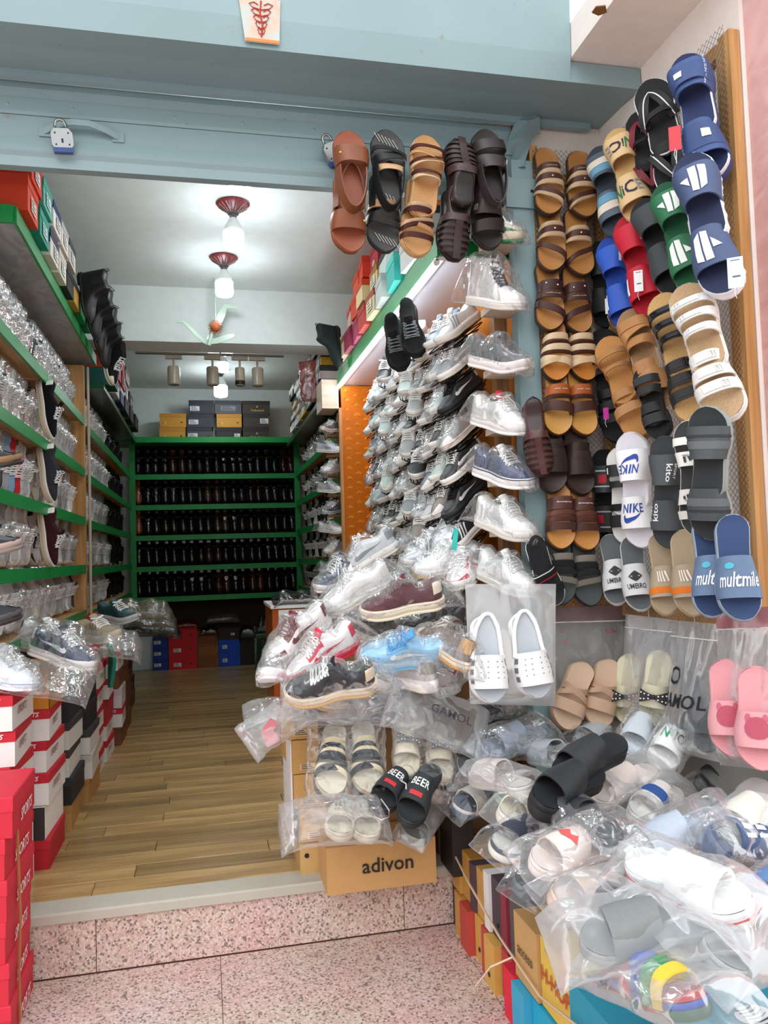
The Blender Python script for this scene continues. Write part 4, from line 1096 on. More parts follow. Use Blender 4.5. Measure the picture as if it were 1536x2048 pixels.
bstack(-0.085, 0.13, [(0.13, '#8a5228', '#8a5228', 'brown shoe box', {}), (0.14, '#9a5d2e', '#8a5228', 'brown shoe box', {}), (0.13, '#8a4a22', '#8a4a22', 'brown shoe box', {})], 'the brown stack by the back wall')
bs = dict(sticker=('front', -0.05, 0.07, 0.05, 0.04, '#dfe6ee'))
bstack(0.135, 0.37, [(0.145, '#1d4fc0', '#1d4fc0', 'bright blue shoe box', bs), (0.145, '#1d4fc0', '#1d4fc0', 'bright blue shoe box', bs), (0.13, '#37261c', '#37261c', 'dark brown shoe box', dict(sticker=('front', 0.04, 0.06, 0.04, 0.025, '#e4ddd2')))], 'the blue stack by the back wall')
bstack(0.375, 0.53, [(0.14, '#2a2422', '#2a2422', 'dark shoe box', {}), (0.14, '#2a2422', '#2a2422', 'dark shoe box', {})], 'the dark stack by the back wall')
# -- boxes on the back top shelf: (x pixel span, row) from the photograph
def tback(u0, u1, row, c, l, desc, **kw):
    x0 = aY(u0, 850, 8.78).x; x1 = aY(u1, 850, 8.78).x; h = 0.145
    shoe_box('shoe_box', (x0 + x1) / 2, 8.92, 2.462 + row * (h + 0.002), x1 - x0 - 0.006, 0.28, h, c, l, desc, 0, group='boxes on the back top shelf', **kw)
gd = dict(hole=('front', 0.09, 0.05), sticker=('front', -0.1, 0.04, 0.06, 0.035, '#d9a84a'))
dk = dict(hole=('front', 0.09, 0.05), sticker=('front', -0.07, 0.055, 0.1, 0.05, '#c9cfd2'))
tm_ = dict(faces=(('front', 'Timberland', 0.022, '#c9b26a', 0.01, 0.04, 0), ('front', 'o', 0.03, '#c9b26a', 0.01, 0.085, 0)))
tback(318, 371, 0, '#c08a30', '#b07c28', 'mustard shoe box at bottom left on the back top shelf', **gd)
tback(319, 373, 1, '#c08a30', '#b07c28', 'mustard shoe box on top of another at left of the back top shelf', **gd)
tback(373, 424, 0, '#4b4a4c', '#2c2c30', 'grey shoe box in the bottom row beside mustard box, back top shelf', **dk)
tback(374, 427, 1, '#33363c', '#26282e', 'black shoe box with white sticker, middle row of back top shelf', **dk)
tback(378, 429, 2, '#2c3036', '#23262c', 'black shoe box with white sticker, top row of back top shelf', **dk)
tback(431, 483, 0, '#2e2b2a', '#232122', 'dark shoe box with small tag, bottom middle of back top shelf', sticker=('front', 0.09, 0.06, 0.06, 0.035, '#d9dcda'))
tback(433, 484, 1, '#c08a30', '#b07c28', 'mustard shoe box in the middle of the back top shelf', **gd)
tback(430, 484, 2, '#4e5154', '#35383c', 'grey shoe box in the top row, middle of back top shelf', sticker=('front', 0.0, 0.06, 0.16, 0.05, '#7d8286'))
tback(485, 538, 0, '#3a322d', '#2c2624', 'brown black box with gold lettering, bottom right of back top shelf', **tm_)
tback(486, 538, 1, '#3c3632', '#2a2829', 'dark brown box with white sticker, middle right of back top shelf', sticker=('front', 0.09, 0.07, 0.09, 0.055, '#d4d6d2'))
tback(485, 541, 2, '#3a322d', '#2c2624', 'brown black box with gold lettering, top right of back top shelf', **tm_)
# -- boxes on the high side shelves
def hbox(side, y, z, x, c, l, desc, w=0.3, d=0.2, h=0.125, rz=0, **kw):
    xx = x + (-1 if side < 0 else 1) * w / 2
    return shoe_box('shoe_box', xx, y, z, w, d, h, c, l, desc, rz, group='boxes on the high side shelves', **kw)
Zl = 2.602
S_ = lambda dx=0.0, dz=0.05, c='#e8e6e2': ('right', dx, dz, 0.1, 0.06, c)
for i, (y, row, c, l, ds, kw) in enumerate((
    (3.44, 0, '#d2401f', '#cc3a1c', 'orange red shoe box nearest on the left high shelf', dict(sticker=S_(c='#e6c9b4'), h=0.15)),
    (3.46, 1, '#d63a22', '#c9331c', 'red shoe box on top of the orange one, left high shelf', dict(sticker=S_(c='#e4d2cc'), h=0.13)),
    (3.68, 0, '#1d8d78', '#1f977f', 'teal shoe box on the left high shelf', dict(sticker=S_(c='#bfe0d8'))),
    (3.70, 1, '#5fb5a2', '#3fa08c', 'pale teal shoe box in the upper layer, left high shelf', dict(sticker=S_(c='#cfe6e0'))),
    (3.92, 0, '#d9d3c9', '#232b49', 'white shoe box with navy band on the left high shelf', dict(band=('front', 0.06, 0.06, '#232b49'), sticker=S_(0.03))),
    (3.93, 1, '#e4e2de', '#2a3560', 'white shoe box with navy lid in the upper layer, left high shelf', dict(sticker=S_(0.02))),
    (4.15, 0, '#d5cdbf', '#c9c0b2', 'beige shoe box under the white boxes, left high shelf', dict(sticker=S_())),
    (4.15, 1, '#ded8d0', '#b6b2aa', 'grey white shoe box in the upper layer, left high shelf', dict(sticker=S_())),
    (4.38, 0, '#25221f', '#191817', 'black shoe box on the left high shelf before the boots', {}),
    (4.38, 1, '#cfc8bc', '#3a3a40', 'beige shoe box with dark lid above the black one, left high shelf', dict(sticker=S_())),
    (4.6, 0, '#b48a3a', '#3a342c', 'gold and black shoe box beside the hanging boots', {}),
    (4.82, 0, '#1f7a45', '#1a6a3c', 'green shoe box behind the hanging boots', {}), (5.04, 0, '#1f6f45', '#185a38', 'dark green shoe box behind the hanging boots', {}))):
    hbox(-1, y, Zl + row * 0.14, -0.655 + (0.012 if row else 0), c, l, ds, **kw)
for i, (y, row, c, l, ds) in enumerate((
    (6.15, 0, '#1d5a54', '#1d5a54', 'dark teal shoe box beyond the left boots'), (6.15, 1, '#a24028', '#93371f', 'rust red shoe box beyond the left boots'), (6.2, 2, '#27406e', '#1f345a', 'navy shoe box on top beyond the left boots'),
    (6.45, 0, '#d8dbe0', '#27488a', 'white and blue shoe box low beyond the beam, left side'), (6.45, 1, '#d42a30', '#3a58a8', 'red and blue shoe box beyond the beam, left side'), (6.45, 2, '#e2ded6', '#2c4a90', 'white shoe box with blue lid, left side beyond the beam'),
    (6.8, 0, '#26305a', '#cfd4dc', 'dark navy box with white lid, left side beyond the beam'), (6.8, 1, '#c4262c', '#b01f26', 'red box at middle height, left side beyond the beam'), (6.8, 2, '#c9262e', '#e2e0dc', 'red box with white lid, left side beyond the beam'),
    (7.2, 0, '#232428', '#1d1e22', 'black box at the bottom, left rear shelf'), (7.2, 1, '#d8d6d0', '#8a8a88', 'pale box in the middle, left rear shelf'), (7.2, 2, '#a8a69e', '#6b6a66', 'grey box on top, left rear shelf'),
    (7.65, 0, '#1d1d20', '#2a2a2e', 'black box low at the far left rear shelf'), (7.65, 1, '#2b2b30', '#202024', 'black box high at the far left rear shelf'), (8.1, 0, '#26262a', '#1c1c20', 'last black box on the left rear shelf'))):
    hbox(-1, y, 2.473 + row * 0.128, -0.61 - 0.006 * i % 0.02, c, l, ds, d=0.26 if y < 7 else 0.34, sticker=S_(0, 0.06, '#d4d2ce') if i % 3 == 1 else None)
Zr = 2.507
R_ = lambda c='#e8e2d2': ('left', 0.0, 0.055, 0.11, 0.06, c)
for y, row, c, l, ds, kw in (
    (3.5, 0, '#d9dcd8', '#c9cfcc', 'pale grey shoe box nearest on the right high shelf', dict()), (3.52, 1, '#dfe2df', '#3a3d40', 'white shoe box with dark lid above, right high shelf', {}),
    (3.77, 1, '#b9c4c2', '#a9b6b4', 'grey green shoe box above the turquoise one, right high shelf', dict()), (3.77, 0, '#3fc4b8', '#4fcfc2', 'bright turquoise shoe box on the right high shelf', dict(h=0.138, w=0.34)),
    (4.02, 0, '#cfd8d4', '#b9c6c4', 'pale mint shoe box, right high shelf', {}), (4.02, 1, '#cdd8d2', '#2f3436', 'pale box with black lid line, right high shelf', {}),
    (4.26, 0, '#d8cfa4', '#a24a2a', 'cream shoe box with big printed label, right high shelf', dict(sticker=R_('#efe6c2'))), (4.26, 1, '#d9c48a', '#9a6a1e', 'yellow ochre shoe box with brown lid, right high shelf', dict(sticker=R_())), (4.28, 2, '#a01f24', '#8d1a20', 'dark red shoe box on top with white print, right high shelf', dict(faces=(('left', 'un', 0.04, '#f0e8e4', 0.0, 0.03, 0),))),
    (4.52, 0, '#c8453a', '#b93226', 'red shoe box low in the red group, right high shelf', {}), (4.52, 1, '#e2cf9a', '#d2481f', 'cream and orange shoe box in the middle of the red group', {}), (4.52, 2, '#d43a22', '#c62f1a', 'orange red shoe box on top of the red group', {}),
    (4.76, 0, '#b84a6a', '#a83e5c', 'mauve shoe box on the right high shelf', {}), (4.76, 1, '#d8452a', '#cf3a20', 'bright red shoe box above the mauve one', {}), (4.76, 2, '#df5638', '#d2421f', 'orange shoe box top rear, right high shelf', {}),
    (5.0, 0, '#96324c', '#8a2a44', 'crimson shoe box before the black boot, right high shelf', {}), (5.0, 1, '#d9b8a8', '#c92f28', 'pale box with red lid before the black boot', {}), (5.22, 0, '#cdb89a', '#8a6a48', 'beige shoe box beside the black hanging boot', {})):
    hbox(1, y, Zr + row * 0.14, 0.925 + 0.01 * row + random.uniform(-0.02, 0.015), c, l, ds, rz=random.uniform(-0.1, 0.1), **kw)
for i in range(5):
    for row in range(4):
        y = 6.2 + i * 0.42
        c, l, n = [('#e6e4de', '#1c1c1e', 'white box with black lid'), ('#1c1c1e', '#e6e4de', 'black box with white lid'), ('#c9a21f', '#1c1c1e', 'yellow box with black lid'), ('#d9d7cf', '#3a3a3c', 'pale striped box')][(i + row * 3) % 4]
        hbox(1, y, 2.433 + row * 0.108, 0.88 + 0.012 * ((i * 3 + row) % 3), c, l, '%s, column %s, row %s, right rear high shelf' % (n, ['one', 'two', 'three', 'four', 'five'][i], ['one', 'two', 'three', 'four'][row]), d=0.38, h=0.106, lidf=0.42, sticker=('left', 0.05, 0.04, 0.14, 0.05, '#e9e7e0'))

# ------------------------------------------------------------------ shoes on the shelves
rnd = random.Random(21)
PALES = [('white', dict(upper='#e8e8e6', accent='#9aa0a6')), ('white and grey', dict(upper='#dfe1e2', overlay='#a8adb0', accent='#5e6468')), ('grey', dict(upper='#9fa3a5', overlay='#8a8e92', accent='#d9dbdc', sole='#e2e2df')),
         ('pale grey', dict(upper='#c9ccce', accent='#3a3d40')), ('white and black', dict(upper='#e6e6e3', overlay='#2b2c2f', accent='#1f2022', lining='#2a2a2c')), ('white and tan', dict(upper='#e3ded5', overlay='#b99a78', accent='#a8855e')), ('silver', dict(upper='#b6babd', overlay='#cfd2d4', accent='#7d8388'))]
ROWN = ['top', 'second', 'third', 'fourth', 'bottom']
def shelf_shoe(style, x, y, z, side, desc, cols, label, group, wrap, yaw=0.25, lean=0.2, sc=0.95, up='leather', name='sneaker'):
    f = (side * lean, 0.0, -1); u = (side, -yaw, 0)
    pos = (x - side * 0.05, y, z + 0.288 * sc)
    return shoe(style, name, frame(pos, f, u, sc), cols, label, 'sneaker' if name != 'dress_shoe' else 'dress shoe', group, wrap, up)
# left wall, near section
for r, z in enumerate(LV):
    ys = [3.16 + 0.108 * i for i in range(22)]
    for i, y in enumerate(ys):
        if abs(y - 4.24) < 0.06:
            continue
        nm, cols = PALES[rnd.randrange(len(PALES))]
        style = rnd.choice(['court', 'canvas', 'runner', 'court'])
        if r == 2 and i in (6, 7): nm, cols = [('pale blue', dict(upper='#7fa6c4', overlay='#9dbcd2', accent='#e8eaea')), ('red and white', dict(upper='#c4202e', overlay='#c4202e', sole='#ece9e4', outsole='#b81f2b', accent='#e8e8e6'))][i - 6]
        elif r == 4 and i in (7, 14): nm, cols = [('pale blue grey', dict(upper='#9fb4c0', accent='#dfe3e4')), ('white and red', dict(upper='#e6e4e0', overlay='#a81f30', accent='#a81f30', outsole='#a81f30'))][i // 14]
        elif rnd.random() < 0.1: nm, cols = 'dark grey', dict(upper='#3b3d40', overlay='#55585b', accent='#d8d8d6', sole='#dcdad5')
        wr = rnd.randrange(3) if (r < 2 or rnd.random() < 0.45) else None
        kind = {'court': 'court_sneaker', 'canvas': 'canvas_sneaker', 'runner': 'running_shoe'}[style]
        shelf_shoe(style, -0.862, y, z, 1, nm, cols, '%s sneaker%s, %s from the street on the %s left shelf' % (nm, ' in clear wrap' if wr is not None else '', ORD[i], ROWN[r]), 'sneakers on the left wall shelves', wr, yaw=rnd.uniform(0.15, 0.4), name=kind)
# coil-laced skate shoes at the break in the shelves
for z, (nm, c) in zip((2.13 - 0.02, 1.81 - 0.02, 1.49 - 0.02), (('black suede', '#17171a'), ('charcoal suede', '#33353a'), ('maroon suede', '#3a1c20'))):
    shoe('skate', 'skate_shoe', frame((-0.80, 4.25, z - 0.005), (0.14, 0, -1), (1, -0.12, 0), 1.02), dict(upper=c, tongue=c, sole='#dcd3c4', accent='#f0ece4', laces='#f4f4f2', lining='#cfcac2', outsole='#c9b190'), '%s skate shoe with coiled white laces hanging at the left shelf joint' % nm, 'skate shoe', 'coil laced shoes at the shelf joint', None, 'suede')
# left wall, far section
for r, z in enumerate(LV2):
    for i in range(16):
        y = 5.78 + i * 0.19
        dark = i > 7 + (r % 2)
        nm, cols = PALES[rnd.randrange(5)] if not dark else ('black', dict(upper='#151516', overlay='#1d1d1f', accent='#2c2c2e', sole='#24201e' if rnd.random() < 0.7 else '#d8d4cc', outsole='#1a1a1a', laces='#1a1a1a', lining='#1a1a1a', tongue='#161616'))
        if r == 0 and i == 0: nm, cols = 'bright blue', dict(upper='#1d5cae', overlay='#1d5cae', accent='#2a6cc0', sole='#e2e2e0')
        if r == 1 and i == 0: nm, cols = 'navy with pink', dict(upper='#27335e', overlay='#27335e', accent='#d04468', sole='#e6e4e0', lining='#c43a5c')
        if r == 3 and i == 0: nm, cols = 'dark green', dict(upper='#1d4a35', overlay='#23573e', accent='#e8e8e4', sole='#e6e4e0')
        if i % 2 and dark: style = 'dress'
        else: style = rnd.choice(['court', 'canvas', 'runner'])
        wr = rnd.randrange(3) if (not dark and rnd.random() < 0.5) else None
        shelf_shoe(style, -0.85, y, z, 1, nm, cols, '%s shoe%s, %s beyond the wooden upright on the %s left shelf' % (nm, ' in wrap' if wr is not None else '', ORD[i], ROWN[r]), 'shoes on the far left shelves', wr, yaw=0.4, sc=0.92, name='far_sneaker' if style != 'dress' else 'dress_shoe')
# right wall, far section
for r, z in enumerate(LV2):
    for i in range(12):
        y = 5.98 + i * 0.235
        nm, cols = [('black and white', dict(upper='#222326', overlay='#d9d9d7', accent='#e8e8e6', sole='#dedcd8')), ('white', dict(upper='#dfe0df', accent='#5a5d60')), ('grey', dict(upper='#8d9194', accent='#e0e0de')), ('dark', dict(upper='#1b1b1d', sole='#cfcbc4', accent='#3a3a3c')), ('red and black', dict(upper='#1d1d20', overlay='#a8222c', accent='#c42a34'))][rnd.choice([0, 1, 2, 2, 3, 1, 3, 4])]
        style = rnd.choice(['court', 'canvas', 'runner'])
        wr = rnd.randrange(3) if rnd.random() < 0.4 else None
        shelf_shoe(style, 1.115, y, z, -1, nm, cols, '%s shoe, %s from the orange panel on the %s right shelf' % (nm, ORD[i], ROWN[r]), 'shoes on the far right shelves', wr, yaw=0.45, sc=0.92, name='right_shelf_sneaker')
# column of bagged sneakers in front of those shelves
CZ = [2.08, 1.93, 1.785, 1.64, 1.49, 1.35, 1.2, 1.06]
t = empty('ledge_post', (1.0, 5.8, 0)); tag(t, 'narrow wooden post with bagged sneakers left of the orange panel', 'display post')
obj('post', MB().box(-0.02, 0.02, 0, 0.04, 0.6, 2.24), wood('mid_pine', '#7a5430', '#a87a48', 0.6, 2, 6), t)
for z in CZ: obj('ledge', MB().box(-0.1, 0.0, -0.02, 0.06, z - 0.02, z - 0.002), PINEX, t)
for i, z in enumerate(CZ):
    nm, cols = [('charcoal', dict(upper='#3a3c40', sole='#e6d6d0', accent='#6a6c70')), ('pale blue grey', dict(upper='#c2cdd6')), ('white and grey', dict(upper='#dfe0df', overlay='#a0a4a6')), ('pale grey', dict(upper='#b9bec0', sole='#e9e9e6')), ('black and aqua', dict(upper='#2a2c2f', sole='#bcd3d8', accent='#3fa8b0')), ('white', dict(upper='#e8e8e5')), ('white', dict(upper='#dcdcd8')), ('silver grey', dict(upper='#a9adaf'))][i]
    dx = 1 if i % 2 else -1
    shoe(['runner', 'court', 'canvas'][i % 3], 'bagged_sneaker', frame((0.91 - dx * 0.09, 5.78, z + 0.02), (dx * 0.75, -0.65, -0.12), (0, -0.35, 1), 0.78), cols, '%s bagged sneaker, %s down the post left of the orange panel' % (nm, ORD[i]), 'sneaker', 'bagged sneakers left of the orange panel', i % 3)
# back wall dress shoes
DR = random.Random(5)
for r, z in enumerate(LB):
    for i in range(19):
        x = -0.685 + i * 0.0925 + (0.008 if i % 2 else -0.0)
        pair = (r * 19 + i) // 2
        DR.seed(pair * 7 + 3); q = DR.random()
        if (r, i) in ((0, 4), (0, 5), (0, 17), (0, 18)): nm, c = 'oxblood', '#3d1a1a'
        elif (r, i) in ((1, 0), (2, 0)): nm, c = 'tan', '#8a4a22'
        elif (r, i) in ((1, 8), (1, 9), (2, 9), (2, 10), (3, 8), (3, 9)): nm, c = 'dark brown', '#3a2318'
        elif (r, i) in ((4, 9), (4, 10), (4, 13), (4, 14)): nm, c = 'chestnut brown', '#4f2416'
        else: nm, c = ('black', '#0f0f10') if q < 0.8 else ('very dark brown', '#1e1410')
        sty = ['dress', 'loafer', 'oxford'][int(DR.random() * 3)]
        ln = '#b07c4a' if DR.random() < 0.3 else '#2a2522'
        shoe(sty, 'dress_shoe' if sty == 'dress' else ('loafer' if sty == 'loafer' else 'oxford_shoe'), frame((x, 9.09, z + 0.285), (0, -0.3, -1), (0, -1, 0.3), 0.97), dict(upper=c, sole='#141210', accent=c, lining=ln, laces='#111111', tongue=c), 'glossy %s %s, %s from the left on the %s back shelf' % (nm, {'dress': 'slip-on dress shoe', 'loafer': 'loafer', 'oxford': 'lace-up dress shoe'}[sty], ORD[i], ROWN[r]), 'dress shoe', 'dress shoes on the back wall', None, 'patent')
# right wall rack: sneakers on slanted wire holders
rk = empty('wire_shoe_rack', (1.26, 3.1, 0)); tag(rk, 'black wire holders for sneakers on the orange right wall', 'rack')
wm = MB(); 
for dz, s in ((0, 1.0), (-0.02, 0.85), (-0.036, 0.6)):
    wm.tube([(0.14 + 0.15 * s * math.cos(g), 0.056 * s * math.sin(g), dz) for g in [6.2832 * k / 14 for k in range(14)]], 0.003, 4, close=True)
wm.tube([(0.0, 0, 0), (-0.03, 0, 0.01)], 0.003, 4); wm.tube([(0.05, 0.03, 0), (0.2, -0.03, -0.012)], 0.002, 4); wm.tube([(0.05, -0.03, 0), (0.2, 0.03, -0.012)], 0.002, 4)
wm = wm.mesh('wire_holder', True)
RACK = [('white and grey', dict(upper='#cfd3d4', overlay='#9aa0a3', accent='#5b6164')), ('grey', dict(upper='#8f9598', overlay='#a8adb0', accent='#d8dad9')), ('pale mint', dict(upper='#b9cac4', overlay='#d3dcd8', accent='#7f9a92')), ('white', dict(upper='#dfe1df', accent='#9aa0a4')), ('black and white', dict(upper='#2a2c2e', overlay='#3c3e41', accent='#e2e2e0')), ('slate blue', dict(upper='#6f8190', overlay='#8c9aa5', accent='#dfe2e4')), ('grey and red', dict(upper='#a3a7a8', overlay='#c0c3c3', accent='#b8463a')), ('taupe', dict(upper='#8f867d', overlay='#a79d92', accent='#6e655c'))]
for c in range(11):
    y = 3.24 + 0.158 * c
    for r in range(9):
        z = 1.0 + 0.148 * r + 0.02 * (c % 2)
        if z > 2.1 - 0.0 * c: continue
        nm, cols = RACK[rnd.randrange(len(RACK))]
        front = (c in (3, 4, 7) and (r + c) % 2 == 0)
        style = rnd.choice(['runner', 'runner', 'court', 'runner', 'canvas'])
        if front: f, u, pos = Vector((-0.45, -0.62, -0.6)), (-0.3, -0.5, 0.8), Vector((1.1, y + 0.08, z + 0.22))
        else: f, u, pos = Vector((-0.76, -0.2, -0.6)), (-0.55, -0.15, 0.8), Vector((1.2, y + 0.03, z + 0.18))
        if c == 0 and r in (2, 5): style, nm, cols = 'court', 'black with curved mark', dict(upper='#232527', overlay='#2b2d30', accent='#c9ccce', sole='#1c1d1f', laces='#1b1b1d', tongue='#1b1c1e', lining='#222')
        wr = rnd.randrange(3) if rnd.random() < 0.3 else None
        shoe(style, 'rack_sneaker' if style != 'runner' else 'rack_running_shoe', frame(pos, f, u, (0.94, 0.96, 0.98)), cols, '%s %s, column %s from street, row %s up the right wire rack' % (nm, {'runner': 'running shoe', 'court': 'sneaker', 'canvas': 'canvas shoe'}[style], ORD[c], ORD[r]), 'sneaker', 'sneakers on the right wire rack', wr)
        obj('wire_holder', wm, WIRE, rk, Matrix.Translation((-1.26, -3.1, 0)) @ frame(pos - Vector(u).normalized() * 0.003, f, u, 0.93))
# ledge sneakers beside the guide rail
for i, (z, st, nm, cols, dx) in enumerate(((NEARZ[0], 'court', 'green and cream', dict(upper='#e6dfcc', overlay='#1f6b43', accent='#1f6b43', sole='#e0d3b8', outsole='#2a7a4d', tongue='#1f6b43', laces='#1f6b43'), 1),
    (NEARZ[1], 'hightop', 'white and black high', dict(upper='#ece9e6', accent='#e8e4e2', tongue='#1b1b1d', laces='#26262a', lining='#cfcaca'), 1), (NEARZ[2], 'runner', 'charcoal knit', dict(upper='#56595d', overlay='#56595d', accent='#4b4e52', sole='#ece6e2', laces='#4b4e52', tongue='#4d5054', outsole='#e8e2de'), 1),
    (NEARZ[3], 'court', 'white with red tongue label', dict(upper='#efeeeb', accent='#dcdcd8', tongue='#b8202c', sole='#e9e7e3'), 1), (NEARZ[4], 'skate', 'white and navy', dict(upper='#3b4668', tongue='#e8e8e6', accent='#2d3858', sole='#efedea', lining='#e2e2e0'), 1),
    (NEARZ[5], 'court', 'all white', dict(upper='#f0efec', accent='#e6e5e1', overlay='#ebeae6'), 1), (NEARZ[6], 'canvas', 'white canvas', dict(upper='#efefec', accent='#d8d8d4'), 1))):
    shoe(st, 'bagged_sneaker', frame((1.075, 3.06, z + 0.035), (0.5, -0.78, -0.34), (0.0, -0.4, 1), (0.98, 1.15, 1.35)), cols, '%s bagged sneaker on the %s ledge beside the guide rail' % (nm, ['top', 'second', 'third', 'fourth', 'fifth', 'sixth', 'lowest'][i]), 'sneaker', 'bagged sneakers on ledges', i % 3, 'leather', None)
# boots hung from the high shelves
BKB = dict(upper='#161617', sole='#0f0f10', accent='#242426', lining='#2a2a2a')
for i, (y, z) in enumerate(((4.72, 2.83), (4.98, 2.80), (5.22, 2.77), (5.46, 2.74))):
    shoe('boot', 'ankle_boot', frame((-0.66, y, z), (0.12, -0.05, -1), (1, -0.35, 0.25), 0.98), BKB, 'black leather ankle boot hanging from the left high shelf, %s from the street' % ORD[i], 'boot', 'ankle boots on the left high shelf', None, 'leather')
shoe('hightop', 'high_top_sneaker', frame((-0.625, 5.62, 2.66), (0.1, -0.05, -1), (1, -0.5, 0.2), 1.0), dict(upper='#17181a', tongue='#17181a', sole='#e4ddce', accent='#17181a', laces='#f2f2ef', lining='#1c1c1e'), 'black canvas high top with white laces below the hanging boots', 'sneaker', None, None, 'fabric')
shoe('boot', 'ankle_boot', frame((0.915, 5.3, 2.74), (0.05, -0.1, -1), (-1, -0.5, 0.35), 1.0), dict(upper='#2c3534', sole='#1c2221', accent='#2a3130', lining='#222'), 'dark grey ankle boot hanging from the right high shelf', 'boot', None, None, 'suede')
for i, (x, y, z) in enumerate(((0.90, 3.62, 2.30), (0.945, 3.5, 2.335))):
    shoe('hiker', 'outdoor_shoe', frame((x, y + 0.04, z), (0.05, -0.3, -0.95), (-0.35, -0.85, 0.35), 0.98), dict(upper='#191a1b', sole='#111112', accent='#262728', overlay='#202122', laces='#7d8486', lining='#6a6e70', tongue='#1c1d1e'), ['black laced outdoor shoe hanging behind its mate under the tube light', 'black laced outdoor shoe hanging in front under the tube light'][i], 'shoe', 'outdoor shoes under the tube light', None, 'fabric')
# shoes poking out at the left edge of the picture
for i, (v, c, s, ac, nm) in enumerate(((905, '#4a4d4f', '#8a6a4a', '#c47a34', 'grey hiking shoe with orange eyelet'), (1075, '#5c6066', '#b09a90', '#4b4f55', 'grey hiking shoe with taupe sole'), (1215, '#3a3c42', '#4a4a4e', '#d9c34a', 'dark hiking shoe with yellow line'))):
    p = aY(34, v + 25, 2.98)
    shoe('hiker', 'hiking_shoe', frame((p.x - 0.275, p.y + 0.03, p.z), (1, -0.12, -0.04), (0, -0.2, 1), 1.0), dict(upper=c, sole=s, outsole='#2c2826' if i != 1 else '#8a7d76', accent='#3c3a38', overlay=ac if i == 0 else c, laces='#b8b4ae'), '%s poking out at the left edge before the shelves' % nm, 'shoe', 'hiking shoes at the left edge', None, 'suede')

# ------------------------------------------------------------------ display frames with wire netting
def net(w, h, cell=0.022):
    """diamond netting in the local xz plane"""
    mb = MB(); r = 0.0007
    n = int((w + h) / cell)
    for sg in (1, -1):
        for i in range(n):
            c = i * cell - h * 0
            x0, z0, x1, z1 = c - h, 0, c, h
            if x0 < 0: z0 = -x0 ; x0 = 0
            if x1 > w: z1 = h - (x1 - w); x1 = w
            if z1 - z0 < 0.005: continue
            a, b = (x0, z0), (x1, z1)
            if sg < 0: a, b = (w - x0, z0), (w - x1, z1)
            d = Vector((b[0] - a[0], 0, b[1] - a[1])).normalized(); p = Vector((-d.z, 0, d.x)) * r
            mb.add([(a[0] + p.x, 0, a[1] + p.z), (a[0] - p.x, 0, a[1] - p.z), (b[0] - p.x, 0, b[1] - p.z), (b[0] + p.x, 0, b[1] + p.z), (a[0], -2 * r, a[1]), (b[0], -2 * r, b[1])], [(0, 1, 2, 3), (0, 3, 5, 4), (1, 4, 5, 2)])
    return mb
fa = empty('netted_frame', (1.32, 2.98, 0.96)); tag(fa, 'narrow pine frame with wire netting beside the blue guide rail', 'display frame')
obj('stile', MB().box(0, 0.035, -0.03, 0, 0, 1.87), PINE, fa); obj('stile', MB().box(0.285, 0.32, -0.03, 0, 0, 1.87), PINE, fa)
obj('crosspiece', MB().box(0.035, 0.285, -0.028, -0.002, 1.72, 1.76), PINEX, fa); obj('crosspiece', MB().box(0.035, 0.285, -0.028, -0.002, 0.0, 0.04), PINEX, fa)
o = obj('wire_netting', net(0.3, 1.86), STEEL, fa, Matrix.Translation((0.01, -0.032, 0.0)), kind='stuff')
fb = empty('netted_frame', (1.655, 2.1, 0.92)); tag(fb, 'wide pine frame with wire netting on the cream side wall', 'display frame'); fb.rotation_euler.z = math.pi / 2
obj('stile', MB().box(0, 0.055, 0.0, 0.035, 0, 1.87), PINE, fb); obj('stile', MB().box(0.058, 0.075, 0.002, 0.03, 0, 1.86), PINE, fb); obj('stile', MB().box(0.79, 0.83, 0, 0.035, 0, 1.87), PINE, fb)
obj('crosspiece', MB().box(0.075, 0.79, 0.002, 0.03, 1.82, 1.865), PINEX, fb); obj('crosspiece', MB().box(0.075, 0.79, 0.002, 0.03, 0.0, 0.05), PINEX, fb)
o = obj('wire_netting', net(0.81, 1.9), STEEL, fb, Matrix.Translation((0.02, 0.038, 0.0)), kind='stuff')

# ------------------------------------------------------------------ sandals side by side on the narrow frame
def hang_row(kind, toes, cols, straps, desc, sides, Y=2.88, extras=None, logo=None, sk='leather', bk='leather', tilt=0.16, sc=1.07, group='sandals on the narrow frame'):
    for (u, v), sd in zip(toes, sides):
        f = Vector((-0.03, -tilt, -1)).normalized(); toe = aY(u, v, Y); pos = toe - f * 0.28 * sc
        sandal(kind, 'strap_sandal', frame(pos, f, (-0.12, -1, tilt), (sc, sc * (1.06 if sd == 'right' else -1.06), sc)), cols, straps, '%s, %s one' % (desc, sd), 'sandal', group, extras, sk, logo, bk)
LR = ('left', 'right')
c1, c2, c3 = '#4a2a20', '#cbb18c', '#3a221c'
TANB = dict(sole='#3b2a22', mid='#4a3428', bed='#a9743a')
hang_row('leather', [(1098, 436), (1166, 441)], TANB, [(.34, .42, .34, .42, .045, c1), (.43, .47, .43, .48, .046, c2), (.5, .57, .5, .57, .045, c1), (.58, .62, .58, .63, .044, c2), (.62, .68, .78, .84, .034, c1), (.68, .71, .84, .87, .03, c2)], 'brown and cream toe loop sandal in the top row of the narrow frame', LR, extras=studs('#c9c6c0', [(2, .5, .5)]), logo=dec_text('walkcraft', 0.008, '#e9dcc4', cv=0.5, rot=0.1))
hang_row('leather', [(1103, 548), (1160, 556)], TANB, [(.38, .43, .38, .43, .046, c2), (.44, .52, .44, .52, .046, c1), (.53, .57, .53, .57, .045, c2), (.6, .66, .8, .86, .034, c1)], 'brown and cream toe loop sandal in the second row of the narrow frame', LR, extras=studs('#e2e0da', [(1, .5, .5)]))
